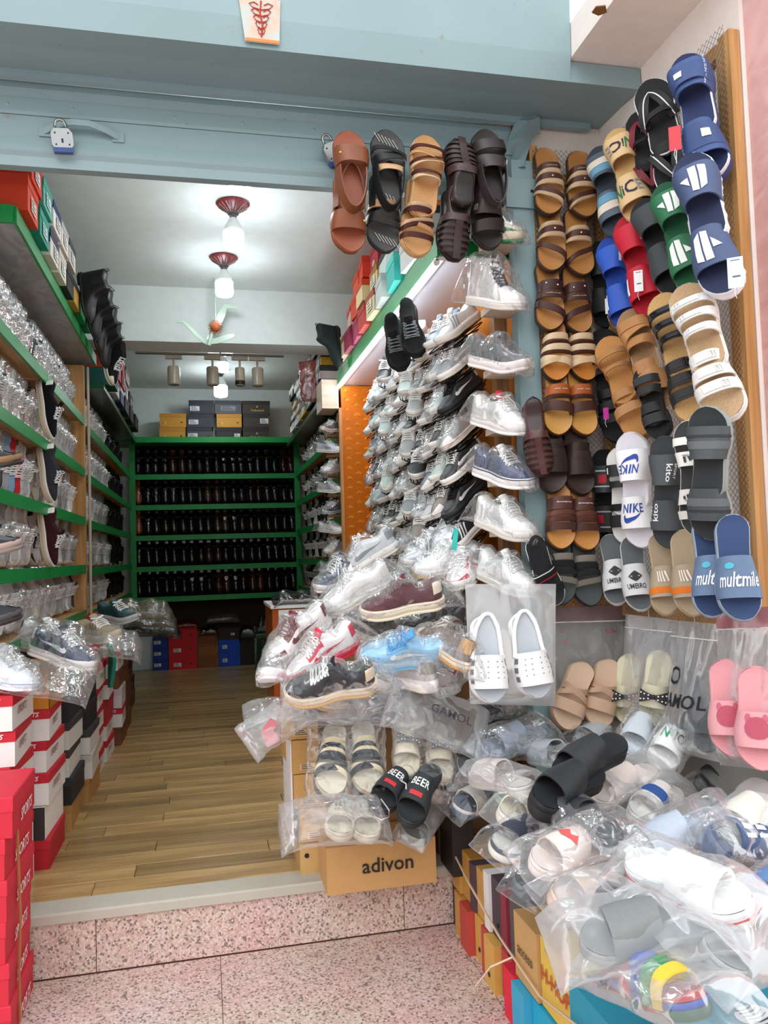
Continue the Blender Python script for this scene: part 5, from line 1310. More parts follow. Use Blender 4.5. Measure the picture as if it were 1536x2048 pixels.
hang_row('leather', [(1100, 666), (1156, 671)], TANB, [(.36, .48, .36, .48, .046, '#40231e'), (.49, .58, .52, .6, .045, '#46281f'), (.6, .68, .78, .86, .034, '#40231e')], 'dark brown stitched toe loop sandal in the third row of the narrow frame', LR, extras=studs('#d8d4cc', [(0, .35, .4), (0, .6, .6)]), logo=dec_text('walkcraft', 0.009, '#d9c8b4', cv=0.5, strap=1))
hang_row('leather', [(1112, 766), (1168, 766)], dict(sole='#2f2420', mid='#3a2a22', bed='#c07a2e'), [(.4, .47, .4, .47, .045, '#d9c3a0'), (.5, .53, .5, .53, .045, '#4a2a20'), (.55, .62, .55, .62, .044, '#d9c3a0'), (.64, .67, .64, .67, .043, '#4a2a20'), (.68, .75, .76, .83, .04, '#d9c3a0'), (.76, .82, .68, .74, .041, '#d3bb96')], 'cream banded sandal with tan footbed in the fourth row of the narrow frame', LR)
hang_row('leather', [(1116, 874), (1166, 874)], dict(sole='#5a3a22', mid='#6e4a2a', bed='#d09a4e'), [(.36, .48, .36, .48, .046, '#a85a28'), (.5, .54, .5, .54, .046, '#4a2c26'), (.56, .68, .62, .74, .045, '#4a2c26')], 'orange brown two strap sandal in the fifth row of the narrow frame', LR, logo=dec_text('wide walk', 0.009, '#efdcc0', cv=0.5))
hang_row('leather', [(1105, 988), (1160, 992)], dict(sole='#2a201c', mid='#2f2420', bed='#3a2a24'), [(.34, .48, .34, .48, .047, '#2c1c17'), (.46, .6, .46, .6, .049, '#33211b'), (.58, .76, .58, .76, .047, '#2c1c17')], 'dark brown wide strap slipper in the sixth row of the narrow frame', LR)
hang_row('leather', [(1122, 1100), (1170, 1102)], dict(sole='#6a4a30', mid='#8a5f3c', bed='#c98a46'), [(.34, .5, .34, .5, .047, '#53302a'), (.52, .58, .52, .58, .047, '#6b4036'), (.6, .66, .6, .66, .046, '#53302a'), (.68, .77, .68, .77, .044, '#4a2a25')], 'brown cut-out slipper with pale footbed in the seventh row of the narrow frame', LR, logo=dec_text('Shoexpress', 0.009, '#e9d9c6', cv=0.45))
hang_row('thin', [(1123, 1210), (1176, 1213)], dict(sole='#232527', mid='#2f3235', bed='#4a4f50'), [(.36, .44, .36, .44, .047, '#8a8278'), (.46, .52, .46, .54, .047, '#26282a'), (.54, .6, .58, .64, .046, '#2c2e30'), (.62, .69, .7, .77, .043, '#7d766c')], 'black and taupe sports sandal in the bottom row of the narrow frame', LR, sk='fabric', bk='foam')

# ------------------------------------------------------------------ pairs hung toe up and toe down
def pair(kind, name, top, bot, plane, cols, straps, desc, n=(-0.75, -0.66, 0.08), extras=None, logo=None, sk='rubber', bk='foam', cat='sandal', group='pairs hung on the side wall frame', off=0.034, xl=1.1, lu=('upper', 'lower'), cols2=None):
    """plane: ('X', value) or ('Y', value); logo(flip) gives the decoration of one shoe"""
    fn = aX if plane[0] == 'X' else aY
    Pt, Pb = fn(top[0], top[1], plane[1]), fn(bot[0], bot[1], plane[1])
    d = (Pb - Pt); D = d.length; d.normalize(); sc = min(1.12, max(0.8, D / 0.40)); L = 0.28 * sc; nn = Vector(n).normalized()
    nn = (nn - d * nn.dot(d)).normalized()
    for k, (pos, f) in enumerate(((Pt + d * L + nn * off * sc, -d), (Pb - d * L, d))):
        sandal(kind, name, frame(pos, f, nn, (sc, sc * xl, sc) if xl else sc), cols if k == 0 or not cols2 else cols2, straps, '%s, %s one' % (desc, lu[k]), cat, group, extras, sk, logo(k == 0) if logo else None, bk)
V = lambda sp: sp
SL = lambda c, h=0.052: [(.38, .76, .38, .76, h, c)]
BR_ = [[(-0.03, 0.02), (-0.012, 0.028), (-0.012, -0.028), (-0.03, -0.024)], [(-0.008, 0.029), (0.004, 0.026), (0.004, -0.028), (-0.008, -0.028)], [(0.008, 0.012), (0.03, -0.006), (0.008, -0.008)]]
# big padded blue slide
SQ = [[(-0.012, -0.012), (0.01, -0.014), (0.012, 0.01), (-0.01, 0.014)]]
pair('thick', 'slide_sandal', (1385, 143), (1432, 372), ('X', 1.56), dict(sole='#3a4a74', mid='#e8ecf0', bed='#2a365c'), [(.44, .8, .44, .8, .058, '#3d5384'), (.5, .74, .5, .74, .064, '#384d7c')], 'navy blue padded slide with square patch at top of the side frame', logo=lambda fl: many(dec_polys(SQ, '#cfdccf', strap=1, cu=0.4), dec_text('RUN SUN RUN', 0.008, '#c9d6e6', strap=0, cu=0.78, rot=1.57)))
pair('flip', 'flip_flop', (1308, 182), (1365, 398), ('X', 1.57), dict(sole='#18191b', mid='#e6e8ea', bed='#1f2022'), [(.36, .46, .42, .52, .04, '#1a1a1c')], 'black flip-flop with white piping near the top of the side frame', extras=thong('#1b1b1d', 0.034, w=0.028, trim='#e8eaec'))
pair('flip', 'flip_flop', (1282, 238), (1312, 402), ('X', 1.60), dict(sole='#151516', mid='#1d1d1f', bed='#1a1a1c'), [(.38, .46, .38, .46, .036, '#17171a')], 'black flip-flop with dark red straps on the side frame', extras=thong('#7d2230', 0.034, w=0.022))
pair('slide', 'slide_sandal', (1243, 280), (1292, 452), ('X', 1.58), dict(sole='#d3b07c', mid='#d9b885', bed='#cfa96f'), SL('#dcbc8c'), 'beige slide with raised NICE lettering on the side frame'.replace('raised NICE ', 'coloured bubble '), logo=lambda fl: many(dec_text('N', 0.034, '#1f7a4a', cu=0.72, cv=0.5), dec_text('i', 0.028, '#262338', cu=0.59, cv=0.5), dec_text('C', 0.032, '#2a2540', cu=0.47, cv=0.5), dec_text('E', 0.032, '#8d8d8f', cu=0.31, cv=0.5)))
pair('slide', 'slide_sandal', (1207, 312), (1246, 480), ('X', 1.60), dict(sole='#4a5866', mid='#55636f', bed='#3c4854'), SL('#5a6672'), 'slate slide with pale blue and cream bands on the side frame', logo=lambda fl: strap_lines(None, [('#6fa6c4', 0.12, 0.3), ('#e2dccb', 0.44, 0.3)]))
pair('ribbed', 'slide_sandal', (1393, 335), (1458, 600), ('X', 1.50), dict(sole='#e8ecf2', mid='#e8ecf2', bed='#2c3654'), SL('#465679', 0.056), 'navy slide with white geometric mark and ribbed white sole', logo=lambda fl: dec_polys(BR_, '#e9eef2'))
pair('slide', 'slide_sandal', (1340, 388), (1402, 590), ('X', 1.53), dict(sole='#dfe6e0', mid='#2c6a47', bed='#1f5a3a'), SL('#2c7049', 0.054), 'green slide with white geometric mark on the side frame', logo=lambda fl: dec_polys(BR_, '#eaf0ea'))
pair('slide', 'slide_sandal', (1297, 420), (1362, 592), ('X', 1.57), dict(sole='#d9dcde', mid='#2a2c2e', bed='#1b1c1d'), SL('#3c4144'), 'plain black slide with white sole edge on the side frame')
pair('slide', 'slide_sandal', (1264, 450), (1312, 640), ('X', 1.58), dict(sole='#e2e4e4', mid='#b8182c', bed='#a81528'), SL('#c21f34'), 'bright red slide with white price tag on the side frame', logo=lambda fl: dec_polys([[(-0.052, 0.02), (-0.038, 0.02), (-0.038, -0.022), (-0.052, -0.022)]], '#eeeeec', cu=0.5))
pair('slide', 'slide_sandal', (1226, 490), (1262, 664), ('X', 1.60), dict(sole='#e2e6ec', mid='#2a4fb0', bed='#2345a0'), SL('#2f5cc0'), 'royal blue slide on the side frame', logo=lambda fl: dec_polys([[(-0.052, 0.02), (-0.038, 0.02), (-0.038, -0.022), (-0.052, -0.022)]], '#e6ecf4', cu=0.5))
pair('slide', 'slide_sandal', (1209, 490), (1216, 658), ('X', 1.63), dict(sole='#1a1b1c', mid='#1d1e20', bed='#1a1b1c'), SL('#2a2c2e'), 'small black slide with swing tag beside the narrow frame')
# buckled cork sandals
B3 = lambda c: [(.34, .44, .34, .44, .05, c), (.5, .6, .5, .6, .05, c), (.66, .76, .66, .76, .046, c)]
pair('cork', 'buckle_sandal', (1383, 588), (1462, 846), ('X', 1.50), dict(sole='#e8e6e2', mid='#e0dcd4', bed='#b89b78'), B3('#e9e9e6'), 'white three buckle sandal with cork footbed on the side frame', extras=many(*[buckle(i, 0.36, '#dfe2e0') for i in range(3)]), sk='leather', bk='cork')
pair('cork', 'buckle_sandal', (1337, 604), (1404, 852), ('X', 1.54), dict(sole='#a98457', mid='#b58f62', bed='#c7a06a'), B3('#1f2123'), 'cork sandal with three black buckled straps on the side frame', extras=many(*[buckle(i, 0.36, '#15161a') for i in range(3)]), sk='leather', bk='cork')
pair('cork', 'buckle_sandal', (1270, 635), (1330, 828), ('X', 1.57), dict(sole='#d8cbbb', mid='#c9b8a4', bed='#9a7a58'), [(.36, .5, .36, .5, .05, '#b27d4c'), (.44, .72, .6, .66, .05, '#b8834f'), (.62, .78, .62, .78, .047, '#b27d4c')], 'tan leather sandal with joined straps on the side frame', sk='leather', bk='cork')
pair('cork', 'buckle_sandal', (1226, 690), (1290, 880), ('X', 1.585), dict(sole='#b07c48', mid='#a8733f', bed='#b8844e'), [(.4, .48, .4, .48, .05, '#b58352'), (.6, .7, .6, .7, .047, '#b58352')], 'light brown sandal with two slim straps, lower left of side frame', sk='leather', bk='cork')
pair('cork', 'buckle_sandal', (1214, 668), (1243, 888), ('X', 1.62), dict(sole='#17181a', mid='#1c1d1f', bed='#1b1c1e'), B3('#202225'), 'black buckle sandal beside the light brown pair', extras=buckle(1, 0.36, '#15161a'), sk='leather')
pair('slide', 'slide_sandal', (1296, 742), (1326, 880), ('X', 1.55), dict(sole='#1d2021', mid='#222526', bed='#1b1d1e'), [(.46, .6, .46, .6, .05, '#26292a'), (.64, .78, .64, .78, .046, '#2c2f31')], 'dark green black two strap slide in the middle of the side frame')
# lower row of slides
ADI = [[(-0.02 + 0.013 * i, -0.012 + 0.0), (-0.011 + 0.013 * i, -0.012), (-0.015 + 0.013 * i, 0.006 + 0.007 * i), (-0.022 + 0.013 * i, 0.003 + 0.007 * i)] for i in range(3)]
pair('plat', 'slide_sandal', (1432, 815), (1428, 1078), ('X', 1.47), dict(sole='#9aa39f', mid='#8d9692', bed='#2f3335'), [(.44, .78, .44, .78, .058, '#44494c')], 'grey slide on thick pale platform sole, lower side frame', logo=lambda fl: strap_lines(None, [('#63696c', 0.3, 0.25), ('#383c3e', 0.66, 0.08)]))
pair('slide', 'slide_sandal', (1388, 845), (1402, 1074), ('X', 1.50), dict(sole='#e6e4de', mid='#e8e6e0', bed='#3a3c3d'), [(.42, .6, .42, .6, .054, '#e8e6df'), (.68, .78, .68, .78, .05, '#e6e4dc')], 'white strapped slide with dark three bar mark, lower side frame', logo=lambda fl: many(dec_polys(ADI, '#33363a', flip=fl), dec_text('adidas', 0.009, '#33363a', flip=fl, cv=0.72)))
pair('slide', 'slide_sandal', (1342, 873), (1342, 1096), ('X', 1.53), dict(sole='#3f4448', mid='#44494d', bed='#3a3f42'), SL('#474c50', 0.056), 'charcoal moulded slide with white script, lower side frame', logo=lambda fl: many(dec_text('kito', 0.02, '#f0f2f2', flip=fl, cu=0.62, cv=0.4, rot=1.57), dec_text('SPORT', 0.009, '#f0f2f2', flip=fl, cu=0.74, cv=0.45, rot=1.57)))
pair('slide', 'slide_sandal', (1273, 868), (1288, 1096), ('X', 1.555), dict(sole='#e9e7ea', mid='#efedf0', bed='#dcdae0'), SL('#f0eff0', 0.054), 'white slide with blue curved mark and lettering, lower side frame', logo=lambda fl: many(dec_text('NIKE', 0.021, '#2148a0', flip=fl, cv=0.36, cu=0.48, shear=0.2), dec_swoosh(0.055, '#2148a0', flip=fl, cv=0.66)))
pair('slide', 'slide_sandal', (1248, 898), (1258, 1090), ('X', 1.60), dict(sole='#dcdcd8', mid='#e4e4e0', bed='#e6e6e2'), [(.4, .5, .4, .5, .05, '#1d1e20'), (.56, .74, .56, .74, .052, '#222326')], 'white slide with black hook straps, lower side frame', logo=lambda fl: dec_polys([[(0.03, 0.02), (0.038, 0.02), (0.038, -0.02), (0.03, -0.02)]], '#d8d8c8', strap=1))
pair('slide', 'slide_sandal', (1219, 900), (1222, 1096), ('X', 1.625), dict(sole='#1f2224', mid='#26292b', bed='#1d1f21'), SL('#393d40'), 'dark grey slide with red patch beside the narrow frame', logo=lambda fl: many(dec_polys([[(-0.02, 0.012), (0.005, 0.012), (0.005, -0.012), (-0.02, -0.012)]], '#c02c38'), strap_lines(None, [('#cfd2d2', 0.2, 0.05), ('#cfd2d2', 0.78, 0.05)])))
# bottom row, side by side
def side_by_side(kind, toes, heels, X, cols, straps, desc, logo=None, n=(-0.5, -0.85, 0.1), sc=1.0):
    for (t_, h_, sd) in zip(toes, heels, LR):
        p, q = aX(t_[0], t_[1], X), aX(h_[0], h_[1], X); f = (p - q).normalized(); p2 = p + Vector(n) * 0.03; q2 = q
        f = (p2 - q2).normalized()
        sandal(kind, 'slide_sandal', frame(p2 - f * 0.28 * sc, f, n, (sc, sc * (1 if sd == 'right' else -1), sc)), cols, straps, '%s, %s one' % (desc, sd), 'sandal', 'slides in the bottom row of the side frame', None, 'rubber', logo)
UMB = [[(-0.022, 0), (0, 0.013), (0.022, 0), (0.018, 0), (0, 0.0095), (-0.018, 0)], [(-0.022, 0), (-0.018, 0), (0, -0.0095), (0.018, 0), (0.022, 0), (0, -0.013)], [(-0.009, 0), (0, 0.005), (0.009, 0), (0, -0.005)]]
side_by_side('slide', [(1240, 1212), (1282, 1224)], [(1218, 1068), (1262, 1070)], 1.56, dict(sole='#d5d7d8', mid='#dcdddd', bed='#5f6568'), [(.42, .82, .42, .82, .05, '#d3d4d4')], 'pale grey slide with black double diamond, bottom of side frame', many(dec_polys(UMB, '#2a2b2d', cv=0.4), dec_text('UMBRO', 0.012, '#2a2b2d', cv=0.72)))
side_by_side('slide', [(1336, 1232), (1384, 1234)], [(1318, 1070), (1368, 1072)], 1.53, dict(sole='#b3a084', mid='#bda98c', bed='#a8977c'), [(.44, .8, .44, .8, .05, '#a89880')], 'beige slide with orange stripe, bottom of side frame', many(strap_lines(None, [('#d9762c', 0.68, 0.2)]), dec_polys([[(x, -0.012), (x + 0.004, -0.012), (x - 0.004, 0.014), (x - 0.008, 0.014)] for x in (-0.02, -0.012, -0.004, 0.004)], '#efe8da', cv=0.36)))
side_by_side('thick', [(1425, 1236), (1478, 1244)], [(1412, 1052), (1462, 1050)], 1.47, dict(sole='#8fa0b4', mid='#a9b6c4', bed='#34486e'), [(.42, .8, .42, .8, .056, '#637a98')], 'steel blue slide with white script, bottom right of side frame', many(dec_text('multmile', 0.026, '#f2f4f4', cv=0.56, shear=0.25, stretch=0.75), dec_polys([[(-0.02 + 0.014 * math.cos(a), 0.0 + 0.006 * math.sin(a)) for a in [6.2832 * i / 10 for i in range(10)]]], '#4fb0c8', cv=0.24)), sc=1.06)
# swing tags
def card(name, c, w, h, col, label, n=(-0.6, -0.8, 0), txt=None):
    o = empty(name, M=frame(c, Vector(n).cross(Vector((0, 0, 1))), n)); tag(o, label, 'tag')
    obj('card', MB().box(-w / 2, w / 2, -h / 2, h / 2, 0, 0.0012), mat(col, 'card'), o)
    if txt: obj('print', MB().box(-w * 0.3, w * 0.2, h * 0.1, h * 0.16, 0.0012, 0.0016).box(-w * 0.3, w * 0.3, -h * 0.42, -h * 0.39, 0.0012, 0.0016), mat('#5a6a7a', 'plain'), o)
    obj('loop', MB().tube([(0, h * 0.42, 0.001), (0.005, h * 0.5 + 0.012, 0.002), (0, h * 0.5 + 0.03, 0)], 0.0008, 4), WHITE, o)
card('swing_tag', aX(1350, 277, 1.42), 0.035, 0.075, '#c8444c', 'red paper swing tag below the big navy slide')
card('swing_tag', aX(1471, 545, 1.44), 0.04, 0.085, '#dfe9f2', 'pale blue price tag hanging from the navy slide with ribbed sole', txt=1)
card('swing_tag', aX(1277, 562, 1.5), 0.03, 0.075, '#eeeeec', 'white price tag hanging on the bright red slide', txt=1)
card('swing_tag', aX(1217, 612, 1.55), 0.025, 0.06, '#e4e8ee', 'small pale tag on the small black slide', txt=1)
card('swing_tag', aX(1212, 827, 1.52), 0.02, 0.045, '#b01f8a', 'magenta tag on the black buckle sandal')
# ------------------------------------------------------------------ pairs hung along the shutter rail
HG = dict(xl=1.12, n=(0.05, -1, -0.12), group='sandal pairs hung from the shutter rail', sk='leather', bk='leather', lu=('upper', 'lower'))
pair('leather', 'hung_sandal', (693, 279), (696, 509), ('Y', 2.86), dict(sole='#7d452c', mid='#8f5034', bed='#964f32'), [(.55, .76, .55, .76, .05, '#7d4524')], 'tan leather sandal with riveted band, first pair along the shutter rail', extras=many(ankle_loop('#76401f', 0.04, w=0.04, a=0.5), studs('#d8b070', [(0, .25, .5)])), **HG)
pair('thin', 'hung_sandal', (768, 277), (764, 508), ('Y', 2.88), dict(sole='#2a2c2c', mid='#2f3131', bed='#3a3c3b'), [(.44, .52, .44, .52, .05, '#c9a67c'), (.53, .63, .6, .7, .05, '#1f2021'), (.7, .76, .62, .68, .046, '#26282a')], 'black and beige sports sandal with striped footbed, second pair along the rail', extras=many(ankle_loop('#1d1e1f', 0.045, w=0.034, kind='fabric', a=0.5), bed_stripes('#b9b9b4')), **HG)
pair('cork', 'hung_sandal', (846, 290), (826, 516), ('Y', 2.86), dict(sole='#c9a274', mid='#d1a97a', bed='#c08e56'), [(.42, .47, .42, .47, .046, '#d8bd98'), (.47, .52, .47, .52, .047, '#4a2320'), (.56, .6, .66, .7, .045, '#d8bd98'), (.6, .64, .7, .74, .045, '#4a2320'), (.72, .76, .62, .66, .043, '#c99a6a'), (.78, .83, .78, .83, .04, '#4a2320')], 'beige sandal with maroon stitched bands, third pair along the shutter rail', **HG)
Lw = kit_sneaker('woven')
Pt, Pb = aY(912, 290, 2.86), aY(901, 527, 2.86)
for k in range(2):
    d = (Pb - Pt).normalized(); nn = Vector((0.05, -1, -0.1))
    pos, f = ((Pt + d * 0.285 + nn * 0.03, -d), (Pb - d * 0.285, d))[k]
    shoe('woven', 'woven_sandal', frame(pos, f, nn, (0.98, 1.25, 1.0)), dict(upper='#3a2a2a', dark='#1c1514', sole='#211a1a', accent='#43302f', lining='#4a2f2c'), 'dark brown woven fisherman sandal, %s one hung toe %s on the rail' % (('upper', 'lower')[k], ('up', 'down')[k]), 'sandal', HG['group'], None, 'leather')
pair('leather', 'hung_sandal', (962, 276), (972, 502), ('Y', 2.86), dict(sole='#2a2424', mid='#332b2b', bed='#2c2626'), [(.46, .62, .46, .62, .05, '#33292a'), (.66, .8, .72, .84, .046, '#2e2525')], 'dark leather buckle sandal, last pair along the rail beside the guide', extras=many(ankle_loop('#30282a', 0.05, w=0.034, a=0.5), buckle(0, 0.8, '#c9c9c6', 0.014, 0.018)), **HG)
# singles on the guide rail
shoe('woven', 'closed_sandal', frame(aY(1062, 806, 2.86), (0.06, -0.12, -1), (-0.35, -1, 0.1), 1.02), dict(upper='#4b2723', dark='#2a1512', sole='#3a1f1c', accent='#53302b', lining='#7a3a24'), 'reddish brown closed leather sandal hanging on the blue guide rail', 'sandal', None, None, 'leather')
p, q = aY(1112, 1212, 2.85), aY(1058, 1052, 2.85)
f = (p - q).normalized()
sandal('thin', 'sports_sandal', frame(p - f * 0.28, f, (-0.35, -1, 0.1), 0.98), dict(sole='#1c1d1f', mid='#d9d9d6', bed='#26282b'), [(.44, .56, .52, .66, .05, '#1f2022'), (.7, .8, .7, .8, .045, '#232427')], 'black sports sandal with red logo hanging on the blue guide rail', 'sandal', None, many(ankle_loop('#222426', 0.06, w=0.03, kind='fabric'), dec_polys([[(-0.006, 0.006), (0.006, 0.006), (0.006, -0.006), (-0.006, -0.006)]], '#b82a34', strap=1), strap_lines(None, [('#e0e0de', 0.1, 0.12), ('#b82a34', 0.8, 0.1)])), 'fabric')

# ------------------------------------------------------------------ goods piled by the entrance
def seat(toe, Yt, heel, sign=1, L=0.28):
    """toe at a known depth, heel on its own line of sight so that the shoe keeps its true length"""
    P = aY(toe[0], toe[1], Yt); c = Vector((0, 0, HC)); r = Vector(ray(*heel)).normalized(); w = c - P
    b = r.dot(w); cc = w.dot(w) - L * L; D = b * b - cc
    t = -b + (sign * math.sqrt(D) if D > 0 else 0)
    Q = c + r * t
    return P, Q, (P - Q).length / L
def pile_shoe(style, toe, Yt, heel, sign, cols, label, wrap=0, up=(0, -0.45, 0.9), kind='leather', name='piled_sneaker', film_m=None, grp='bagged sneakers heaped at the entrance', skip=()):
    L = kit_sneaker(style)[1].L
    P, Q, sc = seat(toe, Yt, heel, sign, L)
    return shoe(style, name, frame(Q, P - Q, Vector(up) + Vector((0, 0.2, 0.12)), [k * max(0.85, min(1.15, sc)) for k in (1.04, 1.12, 1.28)]), cols, label, 'sneaker', grp, wrap, kind, film_m, skip, dict(flap=0.07, amp=0.009))
# cartons under the heap
def carton(x0, x1, y0, y1, z0, z1, col, label, faces=(), rz=0, holes=None):
    return shoe_box('carton', (x0 + x1) / 2, (y0 + y1) / 2, z0, x1 - x0, y1 - y0, z1 - z0, col, col, label, rz, 0, None, faces, None, holes)
carton(0.40, 0.80, 2.86, 3.06, 0.0, 0.165, '#c79a63', 'kraft carton printed adivon on the doorway step'.replace(' printed adivon', ' with black lettering'), (('front', 'adivon', 0.05, '#2c2320', 0.02, 0.088, 0),))
for i in range(4):
    shoe_box('shoe_box', 0.345 - 0.012 * i + 0.045, 3.23, 0.12 + i * 0.128, 0.12, 0.33, 0.126, '#c79b5c', '#cda265', 'kraft shoe box, %s up in the leaning stack at the doorway' % ORD[i], 0.03 * (-1) ** i, 0.0, 'kraft boxes leaning at the doorway', (('front', 'H', 0.02, '#8a2a24', 0.035, 0.085, 0),), ('front', 0.0, 0.025, 0.07, 0.025, '#ddb88a'))
o = obj('white_sheet', MB().box(0.305, 0.312, 3.1, 3.4, 0.1, 0.66), mat('#e4dfde', 'card')); tag(o, 'white board standing against the kraft boxes at the doorway', 'board')
carton(0.46, 0.86, 3.08, 3.45, 0.0, 0.56, '#9a7448', 'tall brown carton carrying the sneaker heap')
carton(0.33, 0.44, 3.07, 3.4, 0.0, 0.115, '#c9a36a', 'flat kraft carton at the foot of the leaning boxes', (), 0.0, ('front', -0.03, 0.07))
carton(0.88, 1.22, 3.1, 3.6, 0.0, 0.72, '#8f6c44', 'tall brown carton beside the wire rack')
carton(0.60, 1.2, 3.62, 4.3, 0.0, 0.80, '#8a6a46', 'wide brown carton behind the sneaker heap')
carton(0.87, 0.95, 2.88, 3.04, 0.0, 0.3, '#2f2b29', 'narrow black carton beside the lettered kraft carton')
# display counter
cb = empty('display_counter', (0.58, 5.2, 0)); tag(cb, 'low counter with orange side and white framed front behind the heap', 'cabinet')
obj('body', MB().box(-0.16, 0.3, 0.0, 0.6, 0, 0.86), mat('#b4571c', 'gloss'), cb); obj('top', MB().box(-0.17, 0.31, -0.02, 0.61, 0.86, 0.88), WHITE, cb)
obj('front_panel', MB().box(-0.12, 0.3, -0.012, 0.0, 0.02, 0.85), WHITE, cb); obj('glass_panel', MB().box(-0.06, 0.26, -0.018, -0.012, 0.3, 0.78), mat('#3a3d40', 'patent'), cb)
sb = empty('plastic_stool', (0.62, 8.0, 0)); tag(sb, 'dark green plastic stool at the back right of the aisle', 'stool')
for sx in (-1, 1):
    for sy in (-1, 1): obj('leg', MB().tube([(sx * 0.13, sy * 0.13, 0), (sx * 0.1, sy * 0.1, 0.42)], 0.022, 5), mat('#173a2a', 'gloss'), sb)
obj('seat', bevel_box(0.3, 0.3, 0.04, 0.01), mat('#1d4a34', 'gloss'), sb, Matrix.Translation((-0.15, -0.15, 0.41)))
obj('skirt', MB().box(-0.12, 0.12, -0.12, 0.12, 0.3, 0.41), mat('#173a2a', 'gloss'), sb)
bb = empty('storage_tub', (0.86, 7.3, 0)); tag(bb, 'dark blue plastic tub behind the orange counter', 'tub')
mb = MB(); mb.lathe([(0.0, 0.0), (0.15, 0), (0.18, 0.34), (0.19, 0.35), (0.175, 0.35), (0.15, 0.02), (0, 0.02)], 20); obj('body', mb.mesh('body', True, 40), mat('#1f3550', 'gloss'), bb)
# ---- the heap itself, from the top downwards
CRM = '#e6d9c2'
H = pile_shoe
H('court', (688, 1160), 3.55, (800, 1095), 1, dict(upper='#d7d9da', overlay='#b9bdc0', accent='#8a8f94'), 'pale grey bagged sneaker on top of the heap near the orange panel', 1)
H('runner', (640, 1192), 3.5, (745, 1140), 1, dict(upper='#3a4356', overlay='#5a6478', accent='#dfe2e6', sole='#e6e4e0'), 'navy and white bagged sneaker below the topmost grey one', 2)
H('court', (655, 1226), 3.1, (788, 1168), 1, dict(upper='#eeedeb', accent='#e4e3e0', overlay='#f0efec'), 'plain white bagged sneaker leaning on the heap', 0, up=(-0.35, -0.6, 0.7))
H('skate', (733, 1236), 2.95, (888, 1212), 1, dict(upper='#5a3136', tongue='#6a3d42', accent='#e8dcc8', sole=CRM, laces='#7a5a5c', lining='#6a4a4a'), 'dark maroon bagged shoe with thick cream sole on the heap', 1, up=(0, -0.55, 0.83), kind='suede')
H('court', (832, 1156), 3.15, (958, 1140), 1, dict(upper='#ecebe9', overlay='#e6e5e2', accent='#d5d4d0', outsole='#c79a5a'), 'white leather bagged sneaker with tan outsole right of the heap', 2, up=(0, -0.5, 0.85))
H('runner', (815, 1142), 3.3, (930, 1096), 1, dict(upper='#c6cacc', overlay='#9da2a6', accent='#4e5357'), 'silver grey bagged sneaker under the taped white one', 0)
H('court', (878, 1110), 3.25, (955, 1050), 1, dict(upper='#e9ebee', overlay='#5a7fae', accent='#c24a44'), 'white and blue bagged sneaker with teal tape', 1, up=(-0.3, -0.7, 0.6))
tt = obj('teal_tape', ribbon([aY(912, 1058, 3.02), aY(910, 1078, 3.0), aY(908, 1100, 3.0)], 0.02, 0.002, 'tape', (0, -1, 0.2)), mat('#27b5a8', 'gloss')); tag(tt, 'strip of teal tape on the white and blue bagged sneaker', 'tape')
H('court', (912, 1186), 3.0, (962, 1140), 1, dict(upper='#e9e4e3', overlay='#c42a48', accent='#c42a48', laces='#f0eeee'), 'red patterned bagged sneaker beside the hanging white clogs', 2, up=(-0.5, -0.6, 0.6))
H('court', (547, 1334), 2.95, (662, 1250), 1, dict(upper='#ede9e6', overlay='#6b2226', accent='#6b2226', tongue='#6b2226', sole='#efebe9', laces='#7a3034'), 'maroon and white bagged sneaker with curved mark, left end of heap', 0, up=(-0.35, -0.55, 0.75))
H('court', (587, 1368), 2.85, (718, 1288), 1, dict(upper='#ebe6e4', overlay='#cf2340', accent='#cf2340', tongue='#cf2340', sole='#d63a52', outsole='#c81f3c', laces='#f2eeee'), 'bright red and white bagged sneaker with curved mark on the heap', 1, up=(-0.3, -0.6, 0.75))
H('skate', (684, 1250), 3.05, (818, 1318), -1, dict(upper='#55504e', tongue='#5c5654', accent='#e2d6c4', sole='#dccdb6', laces='#e8e4e0', lining='#6b6562'), 'taupe grey bagged shoe with cream sole in the middle of the heap', 2, up=(0.1, -0.6, 0.75), kind='suede')
H('skate', (800, 1272), 3.05, (925, 1258), 1, dict(upper='#26272a', tongue='#2b2c2f', accent='#2e2f32', sole='#3a3a3c', laces='#3c3d40', lining='#333'), 'black bagged shoe lying flat behind the hanging white clogs', 0, up=(0, -0.5, 0.86))
H('canvas', (842, 1285), 2.85, (930, 1345), -1, dict(upper='#6b5446', tongue='#75604f', accent='#b98a52', sole='#e0d4c0', outsole='#b98a52', laces='#d8cdbc'), 'brown bagged shoe with cream sole beside the hanging clogs', 1, up=(0.3, -0.5, 0.8))
H('court', (727, 1322), 2.78, (884, 1328), 1, dict(upper='#8fc0de', overlay='#5aa7d8', accent='#e6eef4', tongue='#4a9fd4', sole='#a9cfe6', outsole='#7fb8dc', laces='#4a9fd4', lining='#5aa7d8'), 'light blue bagged sneaker across the middle of the heap', 2, up=(0, -0.75, 0.62))
H('skate', (582, 1398), 2.7, (752, 1376), 1, dict(upper='#1f2329', tongue='#262b32', accent='#e6d2b4', sole='#e9ddca', outsole='#c9a878', laces='#f3f3f1', lining='#d9d8d6'), 'black bagged sneaker with white laces and cream sole, front of heap', 0, up=(0.05, -0.72, 0.65), kind='suede')
H('runner', (535, 1372), 2.85, (600, 1345), 1, dict(upper='#8a8688', overlay='#a09c9e', accent='#e4e2e2', sole='#ece8e8'), 'grey bagged sneaker with white toe at the left corner of heap', 1, up=(-0.2, -0.4, 0.85))
